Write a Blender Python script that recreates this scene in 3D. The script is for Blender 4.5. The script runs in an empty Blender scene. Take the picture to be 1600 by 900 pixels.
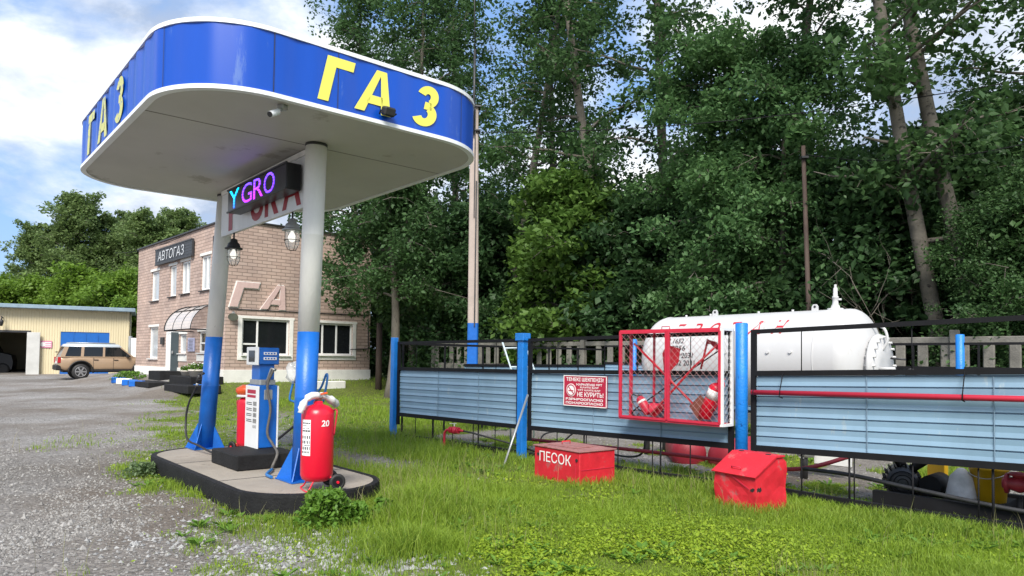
import bpy, math, random
import numpy as np
from mathutils import Vector, Matrix
from math import radians as R, sin, cos, pi

SC = bpy.context.scene
COL = SC.collection

# ------------------------------------------------------------------ camera
F = 1110.0                     # focal length in pixels of the 1600 px photograph
EYE = 1.55
PITCH, ROLL, SHIFT = 2.0, 0.7, 0.0457
cam_data = bpy.data.cameras.new('camera')
cam = bpy.data.objects.new('camera', cam_data); COL.objects.link(cam)
cam_data.sensor_width = 36; cam_data.lens = F / 1600 * 36
cam_data.shift_y = SHIFT
cam_data.clip_start = 0.05; cam_data.clip_end = 3000
cam.matrix_world = Matrix.Translation((0, 0, EYE)) @ Matrix.Rotation(R(90 + PITCH), 4, 'X') @ Matrix.Rotation(R(ROLL), 4, 'Z')
SC.camera = cam
CAMROT = cam.matrix_world.to_3x3()

# ------------------------------------------------------------------ light
SUN_EL, SUN_AZ = 44.0, 184.0   # the sun stands behind and left of the camera (azimuth from +Y, clockwise)
world = bpy.data.worlds.new('World'); SC.world = world; world.use_nodes = True
wt = world.node_tree; wn = wt.nodes; wl = wt.links
for n in list(wn): wn.remove(n)
def wnode(t, **k):
    n = wn.new(t)
    for a, b in k.items(): setattr(n, a, b)
    return n
w_out = wnode('ShaderNodeOutputWorld'); w_bg = wnode('ShaderNodeBackground')
sky = wnode('ShaderNodeTexSky', sky_type='NISHITA', sun_disc=False)
sky.sun_elevation = R(SUN_EL); sky.sun_rotation = R(SUN_AZ); sky.air_density = 1.2; sky.dust_density = 0.6; sky.ozone_density = 1.6
w_tc = wnode('ShaderNodeTexCoord')
w_sep = wnode('ShaderNodeSeparateXYZ'); wl.new(w_tc.outputs['Generated'], w_sep.inputs[0])
def wmath(op, a, b=None):
    n = wnode('ShaderNodeMath', operation=op)
    for i, x in enumerate((a, b)):
        if x is None: continue
        if isinstance(x, (int, float)): n.inputs[i].default_value = x
        else: wl.new(x, n.inputs[i])
    return n.outputs[0]
# clouds lie on a flat layer high above the ground: direction / height gives the place on that layer
w_h = wmath('ADD', wmath('MAXIMUM', w_sep.outputs['Z'], 0.0), 0.40)
w_cmb = wnode('ShaderNodeCombineXYZ')
wl.new(wmath('DIVIDE', w_sep.outputs['X'], w_h), w_cmb.inputs[0]); wl.new(wmath('DIVIDE', w_sep.outputs['Y'], w_h), w_cmb.inputs[1])
def wnoise(scale, detail, rough, off=(0, 0, 0), dist=0.0):
    m = wnode('ShaderNodeMapping'); m.inputs['Location'].default_value = off; wl.new(w_cmb.outputs[0], m.inputs[0])
    n = wnode('ShaderNodeTexNoise'); n.inputs['Scale'].default_value = scale; n.inputs['Detail'].default_value = detail
    n.inputs['Roughness'].default_value = rough; n.inputs['Distortion'].default_value = dist
    wl.new(m.outputs[0], n.inputs['Vector']); return n.outputs['Fac']
def wramp(fac, stops):
    n = wnode('ShaderNodeValToRGB'); wl.new(fac, n.inputs[0])
    el = n.color_ramp.elements
    while len(el) < len(stops): el.new(0.5)
    for e, (p, c) in zip(el, stops): e.position = p; e.color = (*c, 1)
    return n.outputs[0]
CLOUD_OFF = (8.3, 2.9, 0)
c_big = wnoise(1.5, 10, 0.58, CLOUD_OFF, 0.25)
c_mask = wramp(c_big, [(0.42, (0, 0, 0)), (0.47, (.45, .45, .45)), (0.53, (1, 1, 1))])
c_in = wnoise(2.3, 8, 0.6, (7.3, 2.2, 0), 0.2)
c_col = wramp(c_in, [(0.38, (1.6, 1.9, 2.45)), (0.47, (2.8, 3.05, 3.45)), (0.56, (4.1, 4.15, 4.2))])
w_mix = wnode('ShaderNodeMix', data_type='RGBA'); wl.new(c_mask, w_mix.inputs['Factor'])
w_sk = wnode('ShaderNodeMix', data_type='RGBA'); w_sk.inputs['Factor'].default_value = 0.82
wl.new(sky.outputs[0], w_sk.inputs['A']); w_sk.inputs['B'].default_value = (0.74, 1.38, 2.7, 1)
wl.new(w_sk.outputs['Result'], w_mix.inputs['A']); wl.new(c_col, w_mix.inputs['B'])
wl.new(w_mix.outputs['Result'], w_bg.inputs['Color']); w_bg.inputs['Strength'].default_value = 0.145
wl.new(w_bg.outputs[0], w_out.inputs[0])

sd = bpy.data.lights.new('sun', 'SUN'); sun = bpy.data.objects.new('sun', sd); COL.objects.link(sun)
sd.energy = 2.5; sd.angle = R(26); sd.color = (1.0, 0.95, 0.86)
sdir = Vector((sin(R(SUN_AZ)) * cos(R(SUN_EL)), cos(R(SUN_AZ)) * cos(R(SUN_EL)), sin(R(SUN_EL))))
sun.rotation_euler = sdir.to_track_quat('Z', 'Y').to_euler(); sun.location = (0, 0, 30)

SC.view_settings.view_transform = 'Standard'; SC.view_settings.look = 'None'
SC.view_settings.gamma = 1.0; SC.view_settings.exposure = 1.15; SC.view_settings.use_curve_mapping = False
SC.render.engine = 'CYCLES'
SC.cycles.max_bounces = 6; SC.cycles.transparent_max_bounces = 8
SC.cycles.use_denoising = True

# ------------------------------------------------------------------ survey: from the photograph's pixels to points in the place
def ray(u, v):
    d = CAMROT @ Vector(((u - 800) / F, (450 - v) / F + SHIFT * 1600 / F, -1))
    return d
def at(u, v, Y):                                    # the point at distance Y in front
    d = ray(u, v); k = Y / d.y
    return Vector((d.x * k, Y, EYE + d.z * k))
def on_z(u, v, z):                                  # the point on a level plane
    d = ray(u, v); k = (z - EYE) / d.z
    return Vector((d.x * k, d.y * k, z))
def on_wall(u, v, p, q):                            # on the upright plane through p along q: (distance along q, height)
    d = ray(u, v)
    k = (p[0] * q[1] - p[1] * q[0]) / (d.x * q[1] - d.y * q[0])
    x, y = d.x * k, d.y * k
    return (x - p[0]) * q[0] + (y - p[1]) * q[1], EYE + d.z * k

# ------------------------------------------------------------------ mesh builder
class MB:
    def __init__(s): s.v = []; s.f = []; s.sm = []
    def add(s, vs, fs, smooth=False):
        n = len(s.v); s.v += [tuple(p) for p in vs]
        s.f += [tuple(i + n for i in f) for f in fs]; s.sm += [smooth] * len(fs)
        return s
    def box(s, c, size, rot=None, bev=0.0):
        x, y, z = (d / 2 for d in size)
        if bev > 0:
            b = min(bev, x * .9, y * .9, z * .9)
            vs = []; 
            for sx in (-1, 1):
                for sy in (-1, 1):
                    for sz in (-1, 1):
                        vs += [(sx * x, sy * (y - b), sz * (z - b)), (sx * (x - b), sy * y, sz * (z - b)), (sx * (x - b), sy * (y - b), sz * z)]
            def ix(sx, sy, sz, k): return ((sx > 0) * 4 + (sy > 0) * 2 + (sz > 0)) * 3 + k
            fs = []
            def q(a): fs.append(a)
            for sg in (-1, 1):
                o = [(-1, -1), (1, -1), (1, 1), (-1, 1)]
                if sg < 0: o = o[::-1]
                q([ix(sg, a, b_, 0) for a, b_ in o]); q([ix(a, sg, b_, 1) for a, b_ in o[::-1]]); q([ix(a, b_, sg, 2) for a, b_ in o])
            for a in (-1, 1):
                for b_ in (-1, 1):
                    e = [ix(a, b_, -1, 0), ix(a, b_, 1, 0), ix(a, b_, 1, 1), ix(a, b_, -1, 1)]; q(e if a * b_ < 0 else e[::-1])
                    e = [ix(a, -1, b_, 0), ix(a, 1, b_, 0), ix(a, 1, b_, 2), ix(a, -1, b_, 2)]; q(e if a * b_ > 0 else e[::-1])
                    e = [ix(-1, a, b_, 1), ix(1, a, b_, 1), ix(1, a, b_, 2), ix(-1, a, b_, 2)]; q(e if a * b_ < 0 else e[::-1])
                    for c_ in (-1, 1):
                        e = [ix(a, b_, c_, 0), ix(a, b_, c_, 1), ix(a, b_, c_, 2)]; q(e if a * b_ * c_ > 0 else e[::-1])
        else:
            vs = [(i * x, j * y, k * z) for i in (-1, 1) for j in (-1, 1) for k in (-1, 1)]
            fs = [(0, 1, 3, 2), (4, 6, 7, 5), (0, 4, 5, 1), (2, 3, 7, 6), (0, 2, 6, 4), (1, 5, 7, 3)]
        c = Vector(c)
        if rot is not None: vs = [rot @ Vector(p) + c for p in vs]
        else: vs = [Vector(p) + c for p in vs]
        return s.add(vs, fs)
    def bar(s, a, b, w, h=None, up=(0, 0, 1), bev=0.0):     # rectangular bar from a to b: w across, h along up
        a, b = Vector(a), Vector(b); h = w if h is None else h
        d = (b - a); L = d.length; d.normalize()
        u = Vector(up)
        if abs(d.dot(u)) > .99: u = Vector((1, 0, 0))
        y = u.cross(d).normalized(); z = d.cross(y)
        m = Matrix((d, y, z)).transposed()
        return s.box((a + b) / 2, (L, w, h), m, bev)
    def tube(s, pts, r, n=10, cap=True, smooth=True):
        pts = [Vector(p) for p in pts]
        rs = r if isinstance(r, (list, tuple)) else [r] * len(pts)
        base = len(s.v); rings = []; prev = None
        for i, p in enumerate(pts):
            t = (pts[min(i + 1, len(pts) - 1)] - pts[max(i - 1, 0)])
            t = t.normalized() if t.length > 1e-9 else Vector((0, 0, 1))
            if prev is None:
                x = t.orthogonal().normalized()
            else:
                x = prev - t * prev.dot(t)
                x = x.normalized() if x.length > 1e-6 else t.orthogonal().normalized()
            prev = x; y = t.cross(x)
            rings.append([p + (x * cos(2 * pi * k / n) + y * sin(2 * pi * k / n)) * rs[i] for k in range(n)])
        vs = [q for rg in rings for q in rg]; fs = []
        for i in range(len(pts) - 1):
            for k in range(n):
                k2 = (k + 1) % n
                fs.append((i * n + k, i * n + k2, (i + 1) * n + k2, (i + 1) * n + k))
        s.add(vs, fs, smooth)
        if cap:
            s.f.append(tuple(base + k for k in range(n))[::-1]); s.f.append(tuple(base + (len(pts) - 1) * n + k for k in range(n))); s.sm += [False, False]
        return s
    def cyl(s, a, b, r, n=16, smooth=True): return s.tube([a, b], r, n, True, smooth)
    def lathe(s, prof, c=(0, 0, 0), axis=(0, 0, 1), n=24, smooth=True):     # prof: (radius, distance along axis)
        ax = Vector(axis).normalized(); x = ax.orthogonal().normalized(); y = ax.cross(x); c = Vector(c)
        vs = []; fs = []
        for r, h in prof:
            for k in range(n):
                a = 2 * pi * k / n
                vs.append(c + ax * h + (x * cos(a) + y * sin(a)) * max(r, 1e-4))
        for i in range(len(prof) - 1):
            for k in range(n):
                k2 = (k + 1) % n
                fs.append((i * n + k, i * n + k2, (i + 1) * n + k2, (i + 1) * n + k))
        base = len(s.v); s.add(vs, fs, smooth)
        s.f.append(tuple(base + k for k in range(n))[::-1]); s.f.append(tuple(base + (len(prof) - 1) * n + k for k in range(n))); s.sm += [False, False]
        return s
    def prism(s, poly, o, x, y, d):       # polygon in the plane (o; x, y), pushed along d
        o, x, y, d = Vector(o), Vector(x), Vector(y), Vector(d); n = len(poly)
        vs = [o + x * p[0] + y * p[1] for p in poly]; vs += [p + d for p in vs]
        fs = [tuple(range(n)), tuple(range(2 * n - 1, n - 1, -1))]
        fs += [(i + n, (i + 1) % n + n, (i + 1) % n, i) for i in range(n)]
        if x.cross(y).dot(d) > 0: fs = [f[::-1] for f in fs]
        return s.add(vs, fs)
    def quad(s, *p): return s.add(p, [tuple(range(len(p)))])
    def torus(s, c, axis, Rr, r, n=24, m=8):
        ax = Vector(axis).normalized(); x = ax.orthogonal().normalized(); y = ax.cross(x); c = Vector(c)
        vs = []; fs = []
        for i in range(n):
            a = 2 * pi * i / n; e = x * cos(a) + y * sin(a)
            for j in range(m):
                b = 2 * pi * j / m; vs.append(c + e * (Rr + r * cos(b)) + ax * r * sin(b))
        for i in range(n):
            for j in range(m):
                fs.append((i * m + j, ((i + 1) % n) * m + j, ((i + 1) % n) * m + (j + 1) % m, i * m + (j + 1) % m))
        return s.add(vs, fs, True)
    def build(s, name, material, parent=None, local=False, fix=True):
        me = bpy.data.meshes.new(name)
        vs = s.v
        if parent is not None and not local:
            inv = parent.matrix_basis.inverted() if parent.parent is None else (parent.parent.matrix_basis @ parent.matrix_basis).inverted()
            vs = [inv @ Vector(p) for p in vs]
        me.from_pydata([tuple(p) for p in vs], [], s.f)
        me.polygons.foreach_set('use_smooth', s.sm)
        box_uv(me)
        if fix:
            import bmesh
            bm = bmesh.new(); bm.from_mesh(me); bmesh.ops.recalc_face_normals(bm, faces=bm.faces); bm.to_mesh(me); bm.free()
        me.materials.append(material)
        o = bpy.data.objects.new(name, me); COL.objects.link(o)
        if parent is not None: o.parent = parent
        return o

def box_uv(me):                                     # metres on each face, by the way the face looks
    n = len(me.loops)
    if n == 0: return
    uv = me.uv_layers.new(name='UVMap')
    co = np.empty(len(me.vertices) * 3, 'f4'); me.vertices.foreach_get('co', co); co = co.reshape(-1, 3)
    vi = np.empty(n, 'i4'); me.loops.foreach_get('vertex_index', vi)
    nr = np.empty(len(me.polygons) * 3, 'f4'); me.polygons.foreach_get('normal', nr); nr = np.abs(nr.reshape(-1, 3))
    lt = np.empty(len(me.polygons), 'i4'); me.polygons.foreach_get('loop_total', lt)
    k = np.repeat(np.argmax(nr, 1), lt); p = co[vi]
    U = np.where(k == 0, p[:, 1], p[:, 0]); V = np.where(k == 2, p[:, 1], p[:, 2])
    uv.data.foreach_set('uv', np.stack([U, V], 1).astype('f4').ravel())

def np_mesh(name, verts, faces, material, parent=None, smooth=False, uv=None, attr=None):
    """one mesh from numpy arrays; faces all with the same number of corners"""
    me = bpy.data.meshes.new(name); verts = np.asarray(verts, 'f4'); faces = np.asarray(faces, 'i4'); k = faces.shape[1]
    me.vertices.add(len(verts)); me.vertices.foreach_set('co', verts.ravel())
    me.loops.add(faces.size); me.loops.foreach_set('vertex_index', faces.ravel())
    me.polygons.add(len(faces)); me.polygons.foreach_set('loop_start', np.arange(0, faces.size, k, dtype='i4'))
    try: me.polygons.foreach_set('loop_total', np.full(len(faces), k, 'i4'))
    except Exception: pass
    me.polygons.foreach_set('use_smooth', np.full(len(faces), smooth))
    me.update(calc_edges=True)
    if attr:
        for an, data in attr.items():
            a = me.attributes.new(an, 'FLOAT', 'POINT'); a.data.foreach_set('value', np.asarray(data, 'f4'))
    me.materials.append(material)
    o = bpy.data.objects.new(name, me); COL.objects.link(o)
    if parent is not None: o.parent = parent
    return o

def tag(o, label=None, cat=None, group=None, kind=None):
    if label: o['label'] = label
    if cat: o['category'] = cat
    if group: o['group'] = group
    if kind: o['kind'] = kind
    return o
def thing(name, label, cat, loc=(0, 0, 0), rz=0.0, group=None):
    o = bpy.data.objects.new(name, None); COL.objects.link(o)
    o.empty_display_size = 0.1
    o.matrix_basis = Matrix.Translation(Vector(loc)) @ Matrix.Rotation(rz, 4, 'Z')
    return tag(o, label, cat, group)
KIDS = {}
def copy_tree(o, parent=None):
    c = o.copy(); COL.objects.link(c); c.parent = parent
    for ch in [x for x in COL.objects if x.parent == o]: copy_tree(ch, c)
    return c

# lettering: the built-in font turned into a mesh, laid on a plane
def text_mesh(txt, size=1.0, bold=0.0, depth=0.0, shear=0.0, sx=1.0, align='LEFT'):
    cu = bpy.data.curves.new('lettering', 'FONT'); cu.body = txt; cu.size = size; cu.offset = bold; cu.extrude = depth; cu.shear = shear
    cu.align_x = align; cu.resolution_u = 4
    o = bpy.data.objects.new('lettering', cu); COL.objects.link(o)
    dg = bpy.context.evaluated_depsgraph_get(); me = bpy.data.meshes.new_from_object(o.evaluated_get(dg))
    vs = [(p.co.x * sx, p.co.y, p.co.z) for p in me.vertices]; fs = [tuple(p.vertices) for p in me.polygons]
    bpy.data.objects.remove(o); bpy.data.curves.remove(cu); bpy.data.meshes.remove(me)
    return vs, fs
def put_text(mb, txt, o, x, y, size, bold=0.0, depth=0.002, shear=0.0, width=None, height=None, align='LEFT'):
    """adds the writing txt to mb: origin o (lower left), x along the line, y up; width and height (metres) stretch it"""
    vs, fs = text_mesh(txt, 1.0, bold, 0.0, shear, 1.0, align)
    xs = [p[0] for p in vs]; ys = [p[1] for p in vs]
    x0, x1, y0, y1 = min(xs), max(xs), min(ys), max(ys)
    kx = width / (x1 - x0) if width else size; ky = height / (y1 - y0) if height else (size if not width else kx)
    o, x, y = Vector(o), Vector(x).normalized(), Vector(y).normalized(); n = x.cross(y)
    pts = [o + x * ((p[0] - x0) * kx) + y * ((p[1] - y0) * ky) + n * depth for p in vs]
    mb.add(pts, fs); return mb
# ------------------------------------------------------------------ materials
MATS = {}
def mat(name, col, rough=0.6, metal=0.0, var=0.0, vscale=3.0, bump=0.0, bscale=40.0, coat=0.0, spots=None, spec=0.5, coords='Object', stretch=None):
    """painted or plain surface: a base colour with large soft variation, optional specks of dirt or rust, fine bump"""
    if name in MATS: return MATS[name]
    m = bpy.data.materials.new(name); m.use_nodes = True; nt = m.node_tree; N = nt.nodes; L = nt.links
    b = N['Principled BSDF']; b.inputs['Base Color'].default_value = (*col, 1); b.inputs['Roughness'].default_value = rough
    b.inputs['Metallic'].default_value = metal; b.inputs['Coat Weight'].default_value = coat; b.inputs['Coat Roughness'].default_value = 0.12
    b.inputs['Specular IOR Level'].default_value = spec
    tc = N.new('ShaderNodeTexCoord'); vec = tc.outputs[coords]
    if stretch:
        mp = N.new('ShaderNodeMapping'); mp.inputs['Scale'].default_value = stretch; L.new(vec, mp.inputs[0]); vec = mp.outputs[0]
    cur = None
    if var > 0:
        n = N.new('ShaderNodeTexNoise'); n.inputs['Scale'].default_value = vscale; n.inputs['Detail'].default_value = 6; n.inputs['Roughness'].default_value = .65; L.new(vec, n.inputs['Vector'])
        r = N.new('ShaderNodeValToRGB'); L.new(n.outputs['Fac'], r.inputs[0])
        r.color_ramp.elements[0].position = .28; r.color_ramp.elements[1].position = .72
        r.color_ramp.elements[0].color = (*[c * (1 - var) for c in col], 1); r.color_ramp.elements[1].color = (*[min(1, c * (1 + var * .6)) for c in col], 1)
        cur = r.outputs[0]
    if spots:                                      # (colour, threshold 0..1, scale)
        for (sc, th, ss) in (spots if isinstance(spots, list) else [spots]):
            n = N.new('ShaderNodeTexNoise'); n.inputs['Scale'].default_value = ss; n.inputs['Detail'].default_value = 8; n.inputs['Roughness'].default_value = .7; L.new(vec, n.inputs['Vector'])
            r = N.new('ShaderNodeValToRGB'); L.new(n.outputs['Fac'], r.inputs[0]); r.color_ramp.elements[0].position = th; r.color_ramp.elements[1].position = min(1, th + .06)
            mx = N.new('ShaderNodeMix'); mx.data_type = 'RGBA'; L.new(r.outputs[0], mx.inputs['Factor'])
            if cur is None: mx.inputs['A'].default_value = (*col, 1)
            else: L.new(cur, mx.inputs['A'])
            mx.inputs['B'].default_value = (*sc, 1); cur = mx.outputs['Result']
    if cur is not None: L.new(cur, b.inputs['Base Color'])
    if bump > 0:
        n = N.new('ShaderNodeTexNoise'); n.inputs['Scale'].default_value = bscale; n.inputs['Detail'].default_value = 5; L.new(vec, n.inputs['Vector'])
        bp = N.new('ShaderNodeBump'); bp.inputs['Strength'].default_value = bump; bp.inputs['Distance'].default_value = .02; L.new(n.outputs['Fac'], bp.inputs['Height']); L.new(bp.outputs[0], b.inputs['Normal'])
    MATS[name] = m; return m
def emit(name, col, strength):
    m = bpy.data.materials.new(name); m.use_nodes = True; b = m.node_tree.nodes['Principled BSDF']
    b.inputs['Base Color'].default_value = (*[c * .3 for c in col], 1); b.inputs['Emission Color'].default_value = (*col, 1); b.inputs['Emission Strength'].default_value = strength
    return m
def glass(name, col=(.8, .85, .85), rough=.05, alpha=.3, trans=0.0):
    m = bpy.data.materials.new(name); m.use_nodes = True; b = m.node_tree.nodes['Principled BSDF']
    b.inputs['Base Color'].default_value = (*col, 1); b.inputs['Roughness'].default_value = rough; b.inputs['Alpha'].default_value = alpha; b.inputs['Transmission Weight'].default_value = trans
    return m

RUST = (.16, .06, .025)
M_blue_sheet = mat('blue_glossy_sheet', (.003, .070, .46), .30, var=.10, vscale=1.5, spots=[((.07, .15, .46), .60, 4), ((.25, .32, .55), .73, 9)], spec=.5, stretch=(1, 1, .18))
M_yellow = mat('yellow_vinyl', (.78, .74, .12), .45, var=.08, vscale=5, spots=((.30, .27, .06), .76, 14))
M_yellow_faded = mat('faded_yellow_vinyl', (.58, .58, .20), .5, spots=((.05, .12, .40), .57, 9))
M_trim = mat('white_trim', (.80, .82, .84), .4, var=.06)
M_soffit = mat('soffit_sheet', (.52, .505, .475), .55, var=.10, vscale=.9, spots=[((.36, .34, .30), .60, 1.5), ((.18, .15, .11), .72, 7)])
M_colwhite = mat('white_column_paint', (.84, .83, .79), .55, var=.14, vscale=3, spots=[((.35, .32, .27), .66, 9)], bump=.15, bscale=60, stretch=(1, 1, .35))
M_blue = mat('blue_paint', (.008, .125, .50), .38, var=.22, vscale=4, spots=((.02, .05, .12), .70, 12), bump=.12, bscale=50)
M_postblue = mat('bright_blue_post_paint', (.010, .20, .66), .42, var=.2, vscale=6, spots=[((.004, .06, .25), .62, 18), (RUST, .74, 14)], bump=.3, bscale=45)
M_concrete = mat('worn_concrete', (.31, .275, .235), .9, var=.25, vscale=1.6, spots=((.20, .175, .15), .60, 3.5), bump=.5, bscale=70)
M_blackedge = mat('black_kerb_paint', (.014, .014, .015), .75, var=.5, vscale=5, spots=((.12, .11, .095), .67, 7), bump=.35, bscale=40, spec=.25)
M_black = mat('black_paint', (.008, .008, .010), .7, var=.3, vscale=6, spots=((.05, .030, .02), .76, 12), spec=.25)
M_rubber = mat('black_rubber', (.018, .018, .019), .6)
M_red = mat('bright_red_paint', (.68, .008, .032), .3, var=.08, vscale=3)
M_redbox = mat('weathered_red_paint', (.60, .014, .028), .6, var=.25, vscale=5, spots=[((.42, .085, .085), .58, 5), ((.12, .035, .02), .70, 9)], bump=.25, bscale=14)
M_redpink = mat('pinkish_red_paint', (.55, .022, .055), .45, var=.2, vscale=6, spots=((.18, .06, .05), .70, 12))
M_redpipe = mat('red_pipe_paint', (.50, .018, .045), .45, var=.15, vscale=4)
M_slat = mat('light_blue_sheet', (.235, .365, .49), .42, var=.14, vscale=1.4, spots=[((.33, .42, .48), .60, 5), ((.16, .23, .31), .66, 3), ((.24, .15, .08), .73, 11)], stretch=(1, 1, .35))
M_white = mat('white_paint', (.78, .78, .77), .45, var=.08, vscale=4, spots=((.45, .42, .38), .70, 10))
M_tank = mat('white_tank_paint', (.53, .53, .535), .45, var=.08, vscale=1.2, spots=[((.44, .42, .39), .62, 3), ((.34, .22, .14), .735, 7)], stretch=(1, 1, .3))
M_plast = mat('white_window_frame', (.80, .80, .78), .4, var=.06)
M_plinth = mat('whitewashed_plinth', (.76, .75, .71), .85, var=.15, vscale=2, spots=((.34, .29, .24), .655, 3), bump=.4, bscale=25)
M_glassdark = mat('dark_window_glass', (.012, .014, .016), .06)
M_glasspale = mat('pale_curtained_glass', (.45, .48, .50), .15, var=.2, vscale=2)
M_grey = mat('galvanised_metal', (.42, .43, .43), .45, .6, var=.15, vscale=8)
M_darkmetal = mat('dark_metal', (.055, .055, .058), .5, .5, var=.3, vscale=8)
M_sign = mat('sign_board_paint', (.70, .71, .71), .5, var=.12, vscale=3, spots=((.40, .38, .36), .69, 7), stretch=(1, 1, .3))
M_letterred = mat('dark_red_letters', (.30, .012, .022), .5, var=.15)
M_mesh = mat('wire_mesh', (.40, .22, .22), .5, .3)
M_meshw = mat('grey_wire', (.45, .44, .43), .5, .4)
M_bark = mat('grey_bark', (.165, .145, .12), .9, var=.45, vscale=2.5, spots=((.035, .03, .025), .60, 5), bump=.8, bscale=14, stretch=(1, 1, .5))
M_barkpale = mat('pale_aspen_bark', (.155, .138, .112), .9, var=.4, vscale=2, spots=[((.035, .03, .026), .57, 5), ((.28, .26, .22), .66, 9)], bump=.6, bscale=12, stretch=(1, 1, 1.6))
M_wood = mat('old_wood', (.20, .12, .075), .8, var=.3, vscale=6, stretch=(1, 1, .2))
M_polewood = mat('rusty_pole', (.075, .050, .040), .8, var=.35, vscale=5, stretch=(1, 1, .3))
M_conpole = mat('pinkish_concrete_pole', (.43, .355, .315), .85, var=.18, vscale=2, spots=((.25, .2, .175), .66, 6), bump=.3, bscale=40)
M_confence = mat('weathered_concrete_fence', (.19, .18, .16), .9, var=.5, vscale=2.2, spots=((.15, .14, .12), .61, 4), bump=.5, bscale=30)
M_yellowwall = mat('pale_yellow_siding', (.66, .575, .38), .55, var=.08, vscale=.6)
M_bluegate = mat('blue_garage_gate', (.008, .12, .45), .4, var=.12)
M_roofblue = mat('grey_blue_roof_edge', (.24, .33, .40), .5, var=.3, vscale=2)
M_pink = mat('faded_pink_paint', (.58, .42, .39), .7, var=.12, vscale=5, spots=((.65, .5, .46), .6, 9))
M_pinksign = mat('pink_notice', (.60, .22, .33), .5, var=.1)
M_carpaint = mat('bronze_car_paint', (.40, .28, .18), .3, .25, coat=.6)
M_carblack = mat('black_car_trim', (.014, .014, .015), .5)
M_carglass = mat('car_glass', (.010, .012, .013), .05)
M_carroof = mat('pale_car_roof', (.50, .56, .60), .3, coat=.5)
M_tail = mat('tail_light_red', (.40, .006, .012), .15, coat=.6)
M_rim = mat('dark_alloy', (.30, .30, .31), .4, .5)
M_signred = mat('sign_red', (.42, .012, .045), .5, var=.08)
M_paper = mat('white_label', (.80, .80, .80), .5, var=.04)
M_ink = mat('black_ink', (.02, .02, .022), .6)
M_whiteink = mat('white_lettering', (.82, .80, .79), .6)
M_orange = mat('orange_plastic', (.75, .10, .02), .4)
M_bag = mat('white_plastic_bag', (.76, .76, .75), .35, var=.1)
M_bucketyellow = mat('yellow_bucket_plastic', (.62, .36, .01), .4, var=.15, vscale=4, spots=((.2, .11, .02), .68, 8))
M_redcyl = mat('dull_red_cylinder', (.34, .022, .038), .5, var=.25, vscale=4, spots=((.14, .03, .03), .66, 9))
M_hoseblue = mat('blue_hose', (.02, .15, .42), .4)
M_grate = mat('tower_grey', (.20, .20, .20), .7)
M_pot = mat('cream_plastic_pot', (.62, .57, .50), .6)
M_flower = mat('white_petals', (.8, .79, .78), .6)
M_poly = glass('clear_polycarbonate', (.82, .84, .84), .12, .42)
M_clear = glass('clear_lamp_glass', (.9, .92, .9), .05, .28)
M_bulb = emit('lamp_glow', (1.0, .97, .88), .6)
M_led_case = mat('led_case', (.008, .008, .010), .35)
M_rope = mat('grey_braided_hose', (.12, .11, .10), .6, var=.3, vscale=30)
M_axe = mat('red_tool_paint', (.48, .016, .030), .5, var=.2)

def brick_mat():
    m = bpy.data.materials.new('pinkish_brick'); m.use_nodes = True; nt = m.node_tree; N = nt.nodes; L = nt.links; b = N['Principled BSDF']
    uv = N.new('ShaderNodeTexCoord'); br = N.new('ShaderNodeTexBrick'); L.new(uv.outputs['UV'], br.inputs['Vector'])
    br.inputs['Scale'].default_value = 1.0; br.inputs['Brick Width'].default_value = .40; br.inputs['Row Height'].default_value = .138
    br.inputs['Mortar Size'].default_value = .012; br.inputs['Mortar Smooth'].default_value = .25; br.inputs['Bias'].default_value = 0
    br.inputs['Color1'].default_value = (.52, .395, .335, 1); br.inputs['Color2'].default_value = (.43, .315, .265, 1); br.inputs['Mortar'].default_value = (.24, .185, .155, 1)
    n = N.new('ShaderNodeTexNoise'); n.inputs['Scale'].default_value = .8; n.inputs['Detail'].default_value = 7; L.new(uv.outputs['UV'], n.inputs['Vector'])
    r = N.new('ShaderNodeValToRGB'); L.new(n.outputs['Fac'], r.inputs[0]); r.color_ramp.elements[0].position = .3; r.color_ramp.elements[1].position = .7
    r.color_ramp.elements[0].color = (.80, .80, .82, 1); r.color_ramp.elements[1].color = (1.12, 1.10, 1.08, 1)
    mx = N.new('ShaderNodeMix'); mx.data_type = 'RGBA'; mx.blend_type = 'MULTIPLY'; mx.inputs['Factor'].default_value = 1
    L.new(br.outputs['Color'], mx.inputs['A']); L.new(r.outputs[0], mx.inputs['B']); L.new(mx.outputs['Result'], b.inputs['Base Color'])
    b.inputs['Roughness'].default_value = .85
    bp = N.new('ShaderNodeBump'); bp.inputs['Strength'].default_value = .8; bp.inputs['Distance'].default_value = .02; bp.invert = True; L.new(br.outputs['Fac'], bp.inputs['Height']); L.new(bp.outputs[0], b.inputs['Normal'])
    return m
M_brick = brick_mat()

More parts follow.
